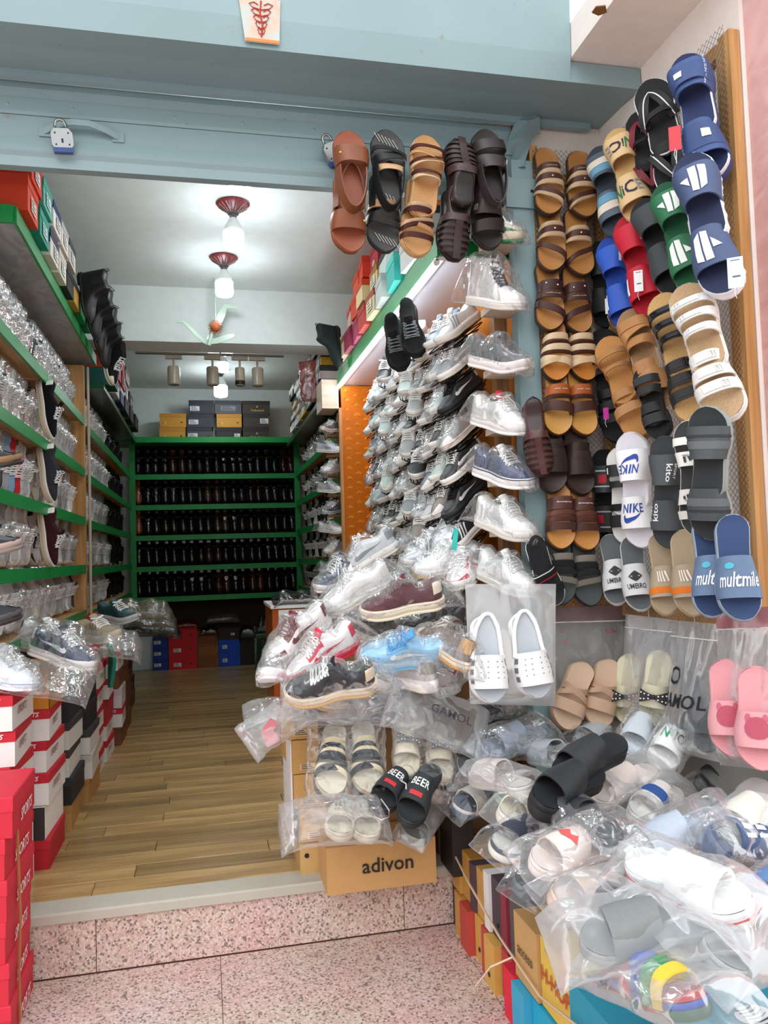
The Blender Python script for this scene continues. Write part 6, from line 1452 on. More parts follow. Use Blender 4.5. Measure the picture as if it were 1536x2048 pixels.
H('runner', (745, 1388), 2.86, (850, 1372), 1, dict(upper='#c9c5c0', overlay='#a8a39d', accent='#8a857f'), 'beige grey bagged sneaker below the light blue one', 2)
H('canvas', (620, 1415), 2.85, (740, 1418), 1, dict(upper='#c7bdb8', accent='#d9b9b4', sole='#e2d3ca', outsole='#c9a890'), 'pale pink grey bagged shoe under the black sneaker, front edge', 0)
H('canvas', (640, 1440), 2.9, (760, 1445), 1, dict(upper='#d3ccc6', accent='#b9aaa2', sole='#e4dcd2'), 'off-white bagged shoe lowest at the front of the heap', 1)
H('runner', (765, 1360), 2.95, (870, 1385), -1, dict(upper='#b9b4ae', overlay='#cfcac4', accent='#7d7872'), 'taupe and white bagged sneaker below the light blue one, right side', 0)
H('court', (830, 1225), 3.1, (905, 1180), 1, dict(upper='#dcdcda', overlay='#8f9498', accent='#3a3d42'), 'white and charcoal bagged sneaker behind the maroon shoe', 2)
H('runner', (700, 1290), 3.2, (800, 1235), 1, dict(upper='#4a4c50', overlay='#5a5c60', accent='#cfd1d3', sole='#d9d6d0'), 'charcoal bagged sneaker deep in the middle of the heap', 1)
H('court', (870, 1395), 2.85, (935, 1345), 1, dict(upper='#e4dedc', overlay='#b92a3a', accent='#b92a3a'), 'red and white bagged sneaker right of the light blue one', 0)
H('court', (905, 1240), 3.2, (985, 1205), 1, dict(upper='#e6e6e4', overlay='#d0d2d4', accent='#9aa0a4'), 'white bagged sneaker behind the top of the clog bag', 1)
# loose bags over the heap
def loose_bag(M, w, l, h, seed, label, film_m, name='plastic_bag', amp=0.014, flap=0.05, txt=None, extra=None, cat='bag', grp='loose plastic bags'):
    me = wrap_bed(w, l, h, seed, amp, flap=flap)
    o = obj(name, me, film_m); o.matrix_local = M; tag(o, label, cat, grp)
    return o
def lay(u, v, Y, ang, tilt=(0, -0.5, 0.86), L=0.3):
    """frame for a thing lying at pixel u, v and depth Y, its length turned by ang degrees in the picture"""
    a = math.radians(ang); d = Vector((math.cos(a), 0.0, math.sin(a))); t_ = Vector(tilt).normalized(); d = (d - t_ * d.dot(t_)).normalized()
    c = aY(u, v, Y); return frame(c - d * L / 2, d, tilt)
loose_bag(lay(572, 1440, 2.84, 35, (-0.2, -0.7, 0.6), 0.22), 0.07, 0.2, 0.05, 3, 'crumpled bag with pinkish header hanging off the left front of heap', F_CLOUD)
o = obj('pink_header', ribbon([aY(548, 1488, 2.8), aY(534, 1462, 2.8), aY(548, 1440, 2.79)], [0.05, 0.045, 0.03], 0.002, 'pink_header', (0, -1, 0.1)), mat('#c97a80', 'gloss')); tag(o, 'pink header flap of the crumpled bag at the doorway', 'bag header')
gb = loose_bag(lay(880, 1440, 2.74, -30, (0.1, -0.8, 0.55), 0.3), 0.10, 0.3, 0.05, 9, 'milky bag with grey lettering lying under the hanging white clogs', F_CLOUD, amp=0.016)
letters('lettering', 'GAMOL', 0.03, lambda x, y: (0.17 + x, -0.005 + y, 0.075), mat('#3a3a3e', 'plain'), gb)
for i, (u, v, Y, a, s) in enumerate(((600, 1425, 2.9, 5, 5), (700, 1432, 2.86, -8, 11), (815, 1405, 2.84, 12, 14))):
    loose_bag(lay(u, v, Y, a, (0, -0.3, 0.95), 0.3), 0.08, 0.28, 0.05, s, ['empty clear bag under the front left of the heap', 'empty clear bag along the front edge of the heap', 'empty clear bag under the light blue sneaker'][i], F_MILKY)
# ---- slippers in front of the kraft boxes
def toe_down(kind, toe, heel, Y, cols, straps, label, up=(0, -0.9, 0.45), name='slide_sandal', sc=1.0, extras=None, sk='rubber', bk='foam', logo=None, bag=None, grp=None, mir=1, sign=1):
    P, Q, s = seat(toe, Y, heel, sign, 0.28 * sc)
    r = sandal(kind, name, frame(Q, P - Q, up, (sc, sc * mir, sc)), cols, straps, label, 'sandal', grp, extras, sk, logo, bk)
    if bag:
        w, l, h, sd, fm = bag; obj('plastic_bag', wrap_bed(w, l, h, sd, 0.008), fm, r)
    return r
LATT = [(.34, .4, .36, .42, .05, '#d9c9a4'), (.43, .62, .43, .62, .052, '#20262b'), (.5, .54, .5, .54, .054, '#d9c9a4'), (.66, .72, .72, .78, .046, '#1c2024'), (.74, .78, .66, .7, .044, '#d9c9a4')]
for i, (t_, h_) in enumerate((((655, 1608), (668, 1462)), ((735, 1604), (722, 1458)))):
    toe_down('thick', t_, h_, 2.74, dict(sole='#2a2a2c', mid='#b9a988', bed='#d6ccb6'), LATT, 'black and cream wedge sandal in bag on doorway boxes, %s one' % LR[i], name='wedge_sandal', sc=1.05, grp='bagged wedge sandals at the doorway')
loose_bag(frame(aY(690, 1455, 2.83), aY(690, 1620, 2.72) - aY(690, 1455, 2.83), (0, -0.9, 0.4)), 0.135, 0.3, 0.085, 21, 'clear bag holding the black and cream wedge sandals', F_CLEAR)
def bow(col, dots):
    def g(made, b, root):
        o, fn = made[0]; m1 = mat(col, 'fabric'); c = Vector(fn(0.5, 0.5, 0.006))
        for s in (1, -1):
            mb = MB(); mb.grid([[c + Vector((k * 0.02 * (0.3 + q), s * q * 0.045, 0.012 * math.sin(q * 3.1) + 0.004)) for k in (-1, -0.5, 0, 0.5, 1)] for q in [j / 6 for j in range(7)]])
            w = obj('bow_wing', mb.mesh('bow_wing', True), m1, o)
            mb = MB()
            for q in (0.35, 0.65, 0.9):
                for k in (-0.5, 0.5): mb.lathe([(0.003, 0), (0.0, 0.001)], 7, c + Vector((k * 0.02 * (0.3 + q), s * q * 0.045, 0.012 * math.sin(q * 3.1) + 0.0055)))
            obj('dots', mb, mat('#eceae6', 'plain'), w)
        mb = MB(); mb.lathe([(0, 0.014), (0.008, 0.01), (0.009, 0)], 10, c); obj('bow_knot', mb.mesh('bow_knot', True), m1, o)
    return g
for i, (t_, h_) in enumerate((((812, 1560), (806, 1440)), ((880, 1572), (872, 1452)))):
    toe_down('slide', t_, h_, 2.76, dict(sole='#d9ceb6', mid='#dfd5c0', bed='#d9ccb0'), [(.42, .74, .42, .74, .05, '#dccfb4')], 'cream slipper with polka dot bow in bag, %s one' % LR[i], name='bow_slipper', extras=bow('#77777a', 1), grp='bow slippers at the doorway', sc=0.92)
loose_bag(frame(aY(842, 1435, 2.85), aY(850, 1585, 2.74) - aY(842, 1435, 2.85), (0, -0.9, 0.4)), 0.115, 0.28, 0.08, 33, 'clear bag holding the polka dot bow slippers', F_CLEAR)
BEER = lambda: many(dec_text('BEER', 0.02, '#eceded', cv=0.35), dec_polys([[(-0.02, 0.006), (0.016, 0.006), (0.016, -0.006), (-0.02, -0.006)]], '#c8303a', cv=0.78))
toe_down('slide', (748, 1625), (822, 1545), 2.62, dict(sole='#2b2d2f', mid='#303335', bed='#2a2c2e'), [(.40, .8, .40, .8, .055, '#2e3133')], 'black slide with white block lettering, left one on the bags', up=(-0.1, -0.72, 0.7), logo=BEER(), grp='black lettered slides at the doorway', sc=0.95)
toe_down('slide', (808, 1655), (868, 1540), 2.56, dict(sole='#2b2d2f', mid='#303335', bed='#2a2c2e'), [(.40, .8, .40, .8, .055, '#2e3133')], 'black slide with white block lettering, right one on the bags', up=(-0.1, -0.72, 0.7), logo=BEER(), grp='black lettered slides at the doorway', sc=0.98)
o = obj('white_tie', MB().tube([aY(800, 1560, 2.5), aY(812, 1567, 2.5), aY(812, 1578, 2.5)], 0.002, 5).mesh('tie', True), WHITE); tag(o, 'white plastic tie looped through the left lettered slide', 'tie')
o = obj('white_tie', MB().tube([aY(762, 1598, 2.5), aY(778, 1620, 2.5), aY(778, 1634, 2.5), aY(762, 1640, 2.5), aY(748, 1632, 2.5)], 0.002, 5).mesh('tie', True), WHITE); tag(o, 'white plastic tie dangling between the two lettered slides', 'tie')
for i, (t_, h_) in enumerate((((676, 1685), (684, 1605)), ((732, 1688), (728, 1608)))):
    toe_down('slide', t_, h_, 2.62, dict(sole='#d9cfb4', mid='#ded4ba', bed='#d3c7a8'), [(.42, .78, .42, .78, .052, '#ddd2b6')], 'cream slide with three bar mark in cloudy bag, %s one' % LR[i], up=(0, -0.62, 0.78), logo=many(dec_polys(ADI, '#6e6a60', cv=0.4), dec_text('adidas', 0.012, '#6e6a60', cv=0.72)), grp='cream slides in the cloudy bag', sc=0.9)
loose_bag(frame(aY(590, 1660, 2.62), (1, 0.0, -0.04), (0, -0.62, 0.78)), 0.085, 0.29, 0.1, 41, 'cloudy bag holding the cream slides above the lettered carton', F_MILKY, amp=0.012)
toe_down('slide', (815, 1690), (862, 1625), 2.66, dict(sole='#8d8a84', mid='#9a968f', bed='#7d7a74'), [(.42, .8, .42, .8, .05, '#8a867f')], 'taupe bagged slide under the black lettered slides', up=(0, -0.62, 0.78), bag=(0.06, 0.27, 0.085, 44, F_CLOUD))
F_BAGW = film('white_bag_film', '#f4f6f6', cover=0.85, gloss=0.35, rough=0.14, bump=0.5, scale=7)
# ---- white clogs in the hanging bag
def vents(made, b, root):
    o, fn = made[0]; mb = MB()
    for i in range(4):
        for j in range(4):
            p = fn(0.32 + 0.12 * i, 0.2 + 0.16 * j, 0.001); mb.lathe([(0.0022, 0), (0, 0.0003)], 7, p)
    obj('vent_holes', mb, mat('#8a8f92', 'plain'), o, kind='stuff')
    for sd in (0.1, 0.9):
        for j in range(3):
            obj('side_slot', MB().grid([[fn(sd + d * 0.05, 0.15 + 0.27 * j + e * 0.16, 0.0012) for d in (-1, 0, 1)] for e in (0, 1)]), mat('#6b7175', 'plain'), o)
    rows = []
    for i in range(25):
        q = i / 24; a = 0.5 - 0.52 * math.sin(math.pi * q) if True else 0
        sd = math.cos(math.pi * q); rows.append((max(-0.004, a * b.L), b.yc(max(0, a)) + sd * (b.w(max(0.1, a)) + 0.002), b.zt(0.2) + 0.006))
    obj('heel_rim', MB().tube(rows, 0.007, 6).mesh('heel_rim', True), o.material_slots[0].material, root)
for i, (t_, h_) in enumerate((((975, 1405), (968, 1232)), ((1070, 1396), (1040, 1226)))):
    P, Q = aY(t_[0], t_[1], 2.60), aY(h_[0], h_[1], 2.64)
    sandal('slide', 'clog', frame(Q, P - Q, (0, -1, 0.1), ((P - Q).length / 0.28, 1.22, 1.0)), dict(sole='#eceeee', mid='#f0f1f1', bed='#b9c1c8'), [(.46, .84, .46, .84, .05, '#eff0f0')], 'white vented clog in the hanging bag before the guide rail, %s one' % LR[i], 'clog', 'white clogs in the hanging bag', vents)
def flat_bag(name, quad, plane_t, bulge, label, film_m, hang=True, header=None, txt=None, seed=1, zipline=True):
    """hanging bag: quad of corner points (top left, top right, bottom right, bottom left), bulging forwards"""
    tl, tr, br, bl = [Vector(p) for p in quad]; nrm = (tr - tl).cross(bl - tl).normalized()
    if nrm.y > 0 or (abs(nrm.y) < 0.2 and nrm.x > 0): nrm = -nrm
    root = empty(name, (tl + tr) / 2); tag(root, label, 'bag', 'hanging bags of slippers'); o0 = Vector(root.location)
    def S(u, v, k=1.0, lift=0.0):
        p = (tl * (1 - u) + tr * u) * (1 - v) + (bl * (1 - u) + br * u) * v
        b = bulge * max(0.0, math.sin(math.pi * u)) ** 0.7 * max(0.0, min(1, v * 1.4)) ** 1.2 * (1 - max(0, (v - 0.9) / 0.1) ** 2)
        w = 0.007 * noise.noise(Vector((u * 5 + seed, v * 2.2, seed))) + 0.005 * noise.noise(Vector((u * 16, v * 3 + u * 6, seed * 2)))
        return p + nrm * (k * b + w * (1 if k > 0.5 else 0.4) + lift) - o0
    n, m = 22, 26; mb = MB()
    mb.grid([[S(i / n, j / m) for j in range(m + 1)] for i in range(n + 1)])
    obj('front_film', mb.mesh('front_film', True), film_m, root)
    mb = MB(); mb.grid([[S(i / 8, j / 8, -0.12) for j in range(9)] for i in range(9)]); obj('back_film', mb.mesh('back_film', True), film_m, root)
    if zipline: obj('zip_strip', MB().tube([S(i / 12, 0.12, 1, 0.001) for i in range(13)], 0.002, 4), mat('#eef0f0', 'gloss'), root)
    if header:
        mb = MB(); mb.grid([[S(i / 14, -0.01 + 0.13 * j / 4, 1, 0.0015) for j in range(5)] for i in range(15)]); obj('header', mb.mesh('header', True), header, root)
    if txt:
        for body, h, u, v, col in txt: letters('lettering', body, h, lambda x, y, u=u, v=v: S(u + x / (tr - tl).length, v - y / (bl - tl).length, 1, 0.002), mat(col, 'plain'), root)
    if hang: obj('hang_loop', MB().tube([S(0.5, 0.0), S(0.5, 0.0) + Vector((0, 0, 0.03)), S(0.48, 0.0) + Vector((0, 0, 0.05))], 0.0015, 4), mat('#d8d8d4', 'plain'), root)
    return root
q4 = lambda pts, fn, P: [fn(u, v, P) for u, v in pts]
flat_bag('zip_bag', q4([(930, 1168), (1112, 1168), (1110, 1412), (940, 1408)], aY, 2.66), 1, 0.085, 'large clear bag with two white clogs hanging before the guide rail', F_BAGW, seed=2, zipline=False)
# ---- zip bags under the frames
flat_bag('zip_bag', q4([(1088, 1216), (1252, 1212), (1250, 1455), (1100, 1460)], aY, 2.92), 1, 0.075, 'clear zip bag with maroon header holding tan cross strap slippers', F_HANG, header=F_PINK, seed=4, txt=(('SIZE', 0.012, 0.2, 0.19, '#a86a70'), ('STYLE', 0.012, 0.2, 0.28, '#a86a70'), ('Fraku', 0.016, 0.8, 0.2, '#a83a4a')))
XS = [(.36, .44, .5, .58, .05, '#c9a88c'), (.52, .6, .38, .46, .052, '#c4a286'), (.62, .78, .62, .78, .048, '#c9a88c')]
for i, (t_, h_) in enumerate((((1120, 1455), (1165, 1330)), ((1185, 1452), (1218, 1318)))):
    P = aY(*t_, 2.86); Q = aY(*h_, 2.9); f = (P - Q).normalized()
    sandal('thick', 'cross_strap_slipper', frame(P - f * 0.26, f, (-0.25, -0.95, 0.1), (0.95, 1.15, 1)), dict(sole='#c2a083', mid='#c9a88c', bed='#cdb096'), XS, 'tan cross strap slipper inside the maroon headed zip bag, %s one' % LR[i], 'slipper', 'tan slippers in zip bag')
flat_bag('zip_bag', q4([(1252, 1228), (1352, 1240), (1340, 1440), (1240, 1440)], aX, 1.585), 1, 0.07, 'clear zip bag holding cream slippers with dotted bows', F_HANG, seed=6)
for i, (t_, h_) in enumerate((((1256, 1440), (1262, 1308)), ((1310, 1440), (1322, 1312)))):
    P = aX(*t_, 1.57); Q = aX(*h_, 1.6); f = (P - Q).normalized()
    sandal('slide', 'bow_slipper', frame(P - f * 0.25, f, (-0.6, -0.8, 0.1), (0.95, 1.05, 1)), dict(sole='#ddd6bc', mid='#e2dcc6', bed='#dcd6b8'), [(.44, .74, .44, .74, .048, '#d9d2b6')], 'cream bow slipper inside the zip bag on the side wall, %s one' % LR[i], 'slipper', 'cream slippers in zip bag', bow('#3c3a3c', 1))
flat_bag('zip_bag', q4([(1345, 1240), (1436, 1248), (1440, 1525), (1336, 1500)], aX, 1.56), 1, 0.07, 'clear zip bag with black lettering holding dark slippers', F_HANG, seed=8, txt=(('GAMOL', 0.045, 0.45, 0.58, '#1d1e20'), ('O', 0.06, 0.3, 0.4, '#1d1e20')))
for i, (t_, h_) in enumerate((((1365, 1490), (1375, 1325)), ((1415, 1505), (1412, 1330)))):
    P = aX(*t_, 1.57); Q = aX(*h_, 1.6); f = (P - Q).normalized()
    sandal('slide', 'dark_slipper', frame(P - f * 0.26, f, (-0.75, -0.65, 0.1), 0.92), dict(sole='#6a7074', mid='#777d81', bed='#5a6064'), [(.44, .76, .44, .76, .05, '#4f5559')], 'dark grey slipper inside the lettered zip bag, %s one' % LR[i], 'slipper', 'dark slippers in zip bag')
flat_bag('zip_bag', q4([(1432, 1222), (1560, 1215), (1580, 1545), (1440, 1530)], aX, 1.53), 1, 0.07, 'clear zip bag with pink header holding pink slippers at the right edge', F_HANG, header=film('rose_film', '#c2606e', cover=0.7, gloss=0.25, rough=0.2, bump=0.3, scale=9), seed=10)
def face_patch(made, b, root):
    o, fn = made[0]; f = on_strap(fn, 0.5, 0.45)
    polys('face_patch', [[(0.026 * math.cos(a), 0.022 * math.sin(a)) for a in [6.2832 * i / 16 for i in range(16)]]], f, mat('#b8566a', 'foam'), o)
    for s in (-1, 1):
        polys('ear', [[(s * 0.02 + 0.008 * math.cos(a), 0.02 + 0.008 * math.sin(a)) for a in [6.2832 * i / 10 for i in range(10)]]], on_strap(fn, 0.5, 0.45, off=0.002), mat('#c4667a', 'foam'), o)
for i, (t_, h_) in enumerate((((1468, 1508), (1452, 1315)), ((1520, 1530), (1512, 1325)))):
    P = aX(*t_, 1.5); Q = aX(*h_, 1.53); f = (P - Q).normalized()
    sandal('thick', 'pink_slipper', frame(P - f * 0.27, f, (-0.6, -0.8, 0.1), (1.0, 1.12, 1)), dict(sole='#e2a0a4', mid='#e6a8ac', bed='#dd989e'), [(.44, .78, .44, .78, .05, '#e0a0a6')], 'pink slipper with darker eared patch in the zip bag, %s one' % LR[i], 'slipper', 'pink slippers in zip bag', face_patch)
# ------------------------------------------------------------------ boxes under the front heap
E_ = [('#4a3a3c', 'dark plum'), ('#c9944c', 'amber'), ('#b9463c', 'brick red'), ('#cf9f52', 'ochre'), ('#b94a40', 'brick red'), ('#d0a254', 'ochre'), ('#b4443e', 'brick red'), ('#d8283f', 'bright red and white'), ('#3aa0c4', 'sky blue'), ('#1fa0c6', 'bright cyan')]
def fbox(y0, y1, z0, h, col, label, x=0.9, d=0.32, txt=None, hole=False, rx=0.0, lid=0):
    return shoe_box('standing_box', x + d / 2, (y0 + y1) / 2, z0, d, y1 - y0 - 0.004, h, col, col, label, rx, lid, 'boxes standing under the front heap', (('left', txt[0], txt[1], txt[2], 0, h * 0.5, 0),) if txt else (), None, ('left', 0.0, 0.045) if hole else None)
y = 3.0
for i, (c, n) in enumerate(E_):
    w = 0.062 if i in (0, 4) else 0.098
    if i == 9: w = 0.2
    fbox(y - w, y, SZ, 0.155, c, '%s box standing on the pavement, %s from the shop step' % (n, ORD[i]), 0.9 - 0.012 * (i % 3) - (0.02 if i > 6 else 0), hole=(i in (3, 5)))
    y -= w
while y > 1.7:
    fbox(y - 0.12, y, SZ, 0.155, '#c08e50', 'kraft box on the pavement nearer the viewer than the cyan one, %s' % ORD[int((2.2 - y) / 0.12)], 0.9); y -= 0.12
y = 2.98
U_ = [('#c79448', 'kraft', 0.1, None, 0.2), ('#c48f42', 'ochre kraft', 0.11, None, 0.19), ('#54434a', 'dark plum', 0.05, None, 0.19), ('#c99a58', 'kraft with dark gap', 0.1, None, 0.19), ('#e2dede', 'white edged plum', 0.05, None, 0.22), ('#4b3d44', 'plum', 0.11, None, 0.22), ('#8a3040', 'red dotted', 0.05, None, 0.22), ('#5a5250', 'grey black', 0.1, None, 0.22), ('#c39a63', 'kraft access lettered'.replace('access ', ''), 0.17, ('access', 0.03, '#4a4038'), 0.22), ('#d9b650', 'yellow with red letters', 0.2, ('H-HOP', 0.04, '#b8452c'), 0.22), ('#2a8fa8', 'teal with round badge', 0.25, None, 0.2)]
for i, (c, n, w, tx, h) in enumerate(U_):
    fbox(y - w, y, SZ + 0.157, h * 0.86, c, '%s box in the upper row, %s from the shop step' % (n, ORD[i]), 0.895 + 0.01 * (i % 2) - (0.015 if i > 7 else 0), txt=tx, hole=(i == 5))
    y -= w
carton(1.24, 1.62, 1.3, 2.94, SZ, 0.12, '#8a6d4a', 'long low brown carton bearing the front heap')
o = obj('string_tie', MB().tube([(0.885, 2.98, 0.09), (0.875, 2.7, 0.04), (0.868, 2.4, -0.0), (0.868, 2.1, -0.02), (0.86, 1.8, 0.05)], 0.004, 5), mat('#cdb193', 'fabric')); tag(o, 'pale string tied along the row of standing boxes', 'string')
o = obj('string_end', MB().tube([(0.868, 2.3, -0.01), (0.82, 2.36, -0.06), (0.80, 2.45, -0.16), (0.815, 2.5, -0.21)], 0.003, 5), mat('#e2cdb8', 'fabric')); tag(o, 'loose pale string end trailing to the pavement', 'string')
gs = obj('grey_sheet', MB().box(1.318, 1.645, 2.955, 2.965, 0.0, 0.97), mat('#8d8b86', 'fabric')); tag(gs, 'grey cloth sheet hanging behind the bagged slippers, facing the street', 'cloth')
gs = obj('grey_sheet', MB().box(1.64, 1.65, 2.11, 2.95, 0.0, 0.92), mat('#8d8b86', 'fabric')); tag(gs, 'grey cloth sheet covering the lower side wall', 'cloth')
# ------------------------------------------------------------------ front heap of bagged slippers
def heap(kind, toe, heel, Y, cols, straps, label, up=(0, -0.45, 0.9), bag=None, logo=None, extras=None, sc=1.0, sign=1, name='bagged_slide', bk='foam', mir=1):
    return toe_down(kind, toe, heel, Y, cols, straps, label, up, name, sc, extras, 'rubber', bk, logo, bag, 'bagged slides heaped before the side wall', mir, sign)
def C(c, c2=None, bed=None): return dict(sole=c, mid=c2 or c, bed=bed or c)
S1 = lambda c, h=0.055: [(.42, .8, .42, .8, h, c)]
BG = lambda s, f=None, w=0.066, h=0.1, l=0.29: (w, l, h, s, f or F_MILKY)
heap('slide', (925, 1560), (985, 1450), 2.75, C('#5e6265', '#b9bcbe', '#6a6e70'), S1('#63676a'), 'grey clog with pale rim under the hanging bag', extras=vents, up=(0.1, -0.6, 0.8))
heap('slide', (960, 1430), (1040, 1440), 2.82, C('#3b3d3e'), S1('#46494a'), 'dark perforated bagged clog behind the grey one', extras=vents, bag=BG(51, F_CLEAR))
heap('slide', (965, 1515), (1085, 1470), 2.68, C('#8792a0', '#98a2ae'), S1('#8a95a4'), 'blue grey slide in crinkled clear bag, left of front heap', bag=BG(52, F_CLEAR, 0.075))
heap('thick', (1105, 1580), (1240, 1500), 2.22, C('#25272a'), S1('#2a2d30', 0.06), 'large black slide lying open on top of the front heap', up=(0.1, -0.5, 0.85), sc=1.05)
heap('thick', (1062, 1632), (1190, 1562), 2.12, C('#222427'), S1('#26292b', 0.06), 'large black slide below its mate, toe towards the doorway', up=(0.1, -0.5, 0.85), sc=1.05)
heap('slide', (1150, 1500), (1235, 1470), 2.78, C('#a7adb2'), S1('#b4babf'), 'silver grey slide in shiny bag behind the black slides', bag=BG(53, F_CLEAR))
heap('slide', (1310, 1545), (1375, 1430), 2.42, C('#e6e6e3', '#eeeeeb'), S1('#ececea'), 'white slide with coloured bubble letters in bag against the wall', up=(-0.3, -0.75, 0.5), bag=BG(54, F_MILKY), logo=many(dec_text('N', 0.028, '#1f9a6a', cu=0.64, cv=0.5), dec_text('IC', 0.024, '#33343a', cu=0.4, cv=0.5)))
heap('slide', (1255, 1520), (1300, 1430), 2.52, C('#c3ccd4'), S1('#cdd5dc'), 'pale blue slide in clear bag beside the bubble lettered one', bag=BG(55, F_CLEAR))
heap('slide', (1180, 1608), (1310, 1550), 2.36, C('#dccfc6', '#e2d6cd'), S1('#dfd3ca'), 'beige pink slide in milky bag in the middle of the front heap', bag=BG(56, F_CLOUD))
heap('slide', (1265, 1650), (1350, 1590), 2.24, C('#e4e2dd', '#e9e7e2'), [(.42, .8, .42, .8, .055, '#dcdad6')], 'white slide with blue band in bag, centre of front heap', bag=BG(57), logo=strap_lines(None, [('#3a5a9c', 0.35, 0.4)]))
heap('slide', (1110, 1640), (1235, 1690), 2.2, C('#3c3e42', '#4a4c50'), S1('#34363a'), 'dark slide in crinkled clear bag below the large black ones', bag=BG(58, F_CLEAR, 0.075, 0.11), sign=-1)
heap('slide', (1265, 1725), (1450, 1640), 2.0, C('#a9b4c4', '#b4becb'), S1('#b0bac8'), 'pale slide in streaky crumpled bag, right of front heap', bag=BG(59, F_MILKY, 0.08, 0.09))
heap('thick', (1395, 1690), (1540, 1730), 1.9, C('#3f4f6e', '#5a6a88'), S1('#44557a', 0.06), 'navy slide with white bars in bag at the right edge', bag=BG(60, F_CLEAR, 0.07, 0.115), logo=dec_polys([[(x, y0), (x + 0.011, y0), (x + 0.011, y0 + 0.022), (x, y0 + 0.022)] for x in (-0.03, -0.01, 0.01) for y0 in (-0.027, 0.003)], '#e9edf0'), up=(-0.15, -0.6, 0.78))
heap('slide', (1060, 1745), (1215, 1695), 1.95, C('#e0cfc6', '#e6d8d0'), S1('#e3d2c8'), 'pale pink slide with red outlined mark in bag, front left', bag=BG(61, F_MILKY, 0.075, 0.1), logo=dec_polys([[(-0.03, -0.006), (-0.012, 0.012), (0.0, 0.004), (0.012, 0.014), (0.03, 0.0), (0.008, -0.004), (-0.01, -0.012)]], '#cf5a5a'))
heap('slide', (1100, 1818), (1235, 1800), 1.85, C('#d2b09c', '#dcc0ae'), S1('#d8bba8'), 'peach slide under the pale pink one, in the same milky heap', bag=BG(62, F_MILKY, 0.07, 0.09))
heap('thick', (1510, 1852), (1262, 1742), 1.45, C('#e6e7e4', '#eceded'), S1('#ebecea', 0.06), 'long white slide with red stitched edge, front of heap', bag=BG(63, F_MILKY, 0.075, 0.12), up=(-0.1, -0.65, 0.75), sign=1, extras=lambda made, b, root: obj('red_stitching', b.slab(0.5, 0.58, 0.0035, 'red_stitching'), mat('#b84a50', 'fabric'), root))
heap('slide', (1185, 1830), (1390, 1790), 1.68, C('#4a4d4d', '#5a5d5c'), S1('#424546'), 'charcoal slide in grey bag below the long white one', bag=BG(64, F_CLOUD, 0.085, 0.1, 0.32))
heap('slide', (1160, 1900), (1420, 1850), 1.58, C('#7c8180', '#8a8f8d'), S1('#7a7f7e'), 'grey slide in cloudy bag, second from the bottom of front heap', bag=BG(65, F_CLOUD, 0.09, 0.1, 0.33))
MC = [(.38, .48, .38, .48, .055, '#c8303e'), (.5, .62, .5, .62, .057, '#2a4a9c'), (.64, .72, .64, .72, .052, '#2f8a55'), (.74, .82, .74, .82, .046, '#d8b83a')]
heap('slide', (1410, 2040), (1220, 1960), 1.36, C('#3a5a4a', '#2f4a9c', '#c43a44'), MC, 'sandal with red, blue, green and yellow straps in bag, bottom', bag=BG(66, F_MILKY, 0.1, 0.1, 0.34), sign=1)
heap('slide', (1410, 1935), (1560, 1890), 1.45, C('#8f9492', '#a0a5a2'), S1('#8d9290'), 'grey slide in cloudy bag at the bottom right edge', bag=BG(67, F_CLOUD, 0.09, 0.1, 0.32))
heap('slide', (1000, 1650), (1100, 1615), 2.3, C('#ddd3bd', '#e4dccb'), S1('#e2d8c4'), 'cream slide in clear bag at the left edge of front heap', bag=BG(68, F_MILKY))
heap('slide', (905, 1628), (1010, 1600), 2.62, C('#4a5568', '#c9c6c0'), [(.42, .6, .42, .6, .05, '#4a5568'), (.62, .8, .62, .8, .046, '#e2ddd2')], 'navy and cream slide in clear bag beside the doorway carton', bag=BG(69, F_CLEAR))
heap('flip', (1000, 1610), (1070, 1575), 2.5, C('#9dc2a8', '#bcd6c2', '#cfe2d2'), [(.4, .48, .4, .48, .03, '#a8cbb2')], 'pale green flip-flop edge poking from the front heap', extras=thong('#a8cbb2', 0.028))
heap('slide', (985, 1715), (1090, 1668), 2.2, C('#d8d4cb', '#303540'), S1('#39404e'), 'black and cream slide in clear bag under the cream one', bag=BG(70, F_CLEAR))
heap('slide', (1040, 1800), (1110, 1745), 2.05, C('#42484c', '#555c60'), S1('#3a4044'), 'dark slide in shiny bag hanging over the standing boxes', bag=BG(71, F_CLEAR, 0.06, 0.09))
heap('slide', (1440, 1690), (1536, 1610), 1.9, C('#d9d8cf', '#dedcd2'), S1('#d3d2c8'), 'off-white slide in cloudy bag by the pink pillar', bag=BG(72, F_CLOUD))
heap('slide', (1395, 1590), (1490, 1545), 2.4, C('#26282b'), S1('#2b2e31'), 'black slide in bag beneath the pink slippers', bag=BG(73, F_CLEAR, 0.06, 0.09))
heap('slide', (1500, 1840), (1570, 1780), 1.6, C('#3f6a9c', '#d8b83a'), S1('#5a7fae'), 'blue and yellow slide in bag at the right edge', bag=BG(74, F_CLEAR))
heap('slide', (1070, 1520), (1150, 1545), 2.7, C('#9aa0a4'), S1('#a4aab0'), 'light grey slide in clear bag left of the large black slides', bag=BG(75, F_CLEAR), sign=-1)
heap('slide', (950, 1560), (1060, 1590), 2.6, C('#c9c2bc', '#d4cdc8'), S1('#cdc6c0'), 'pale taupe slide in clear bag before the grey clog', bag=BG(76, F_MILKY), sign=-1)
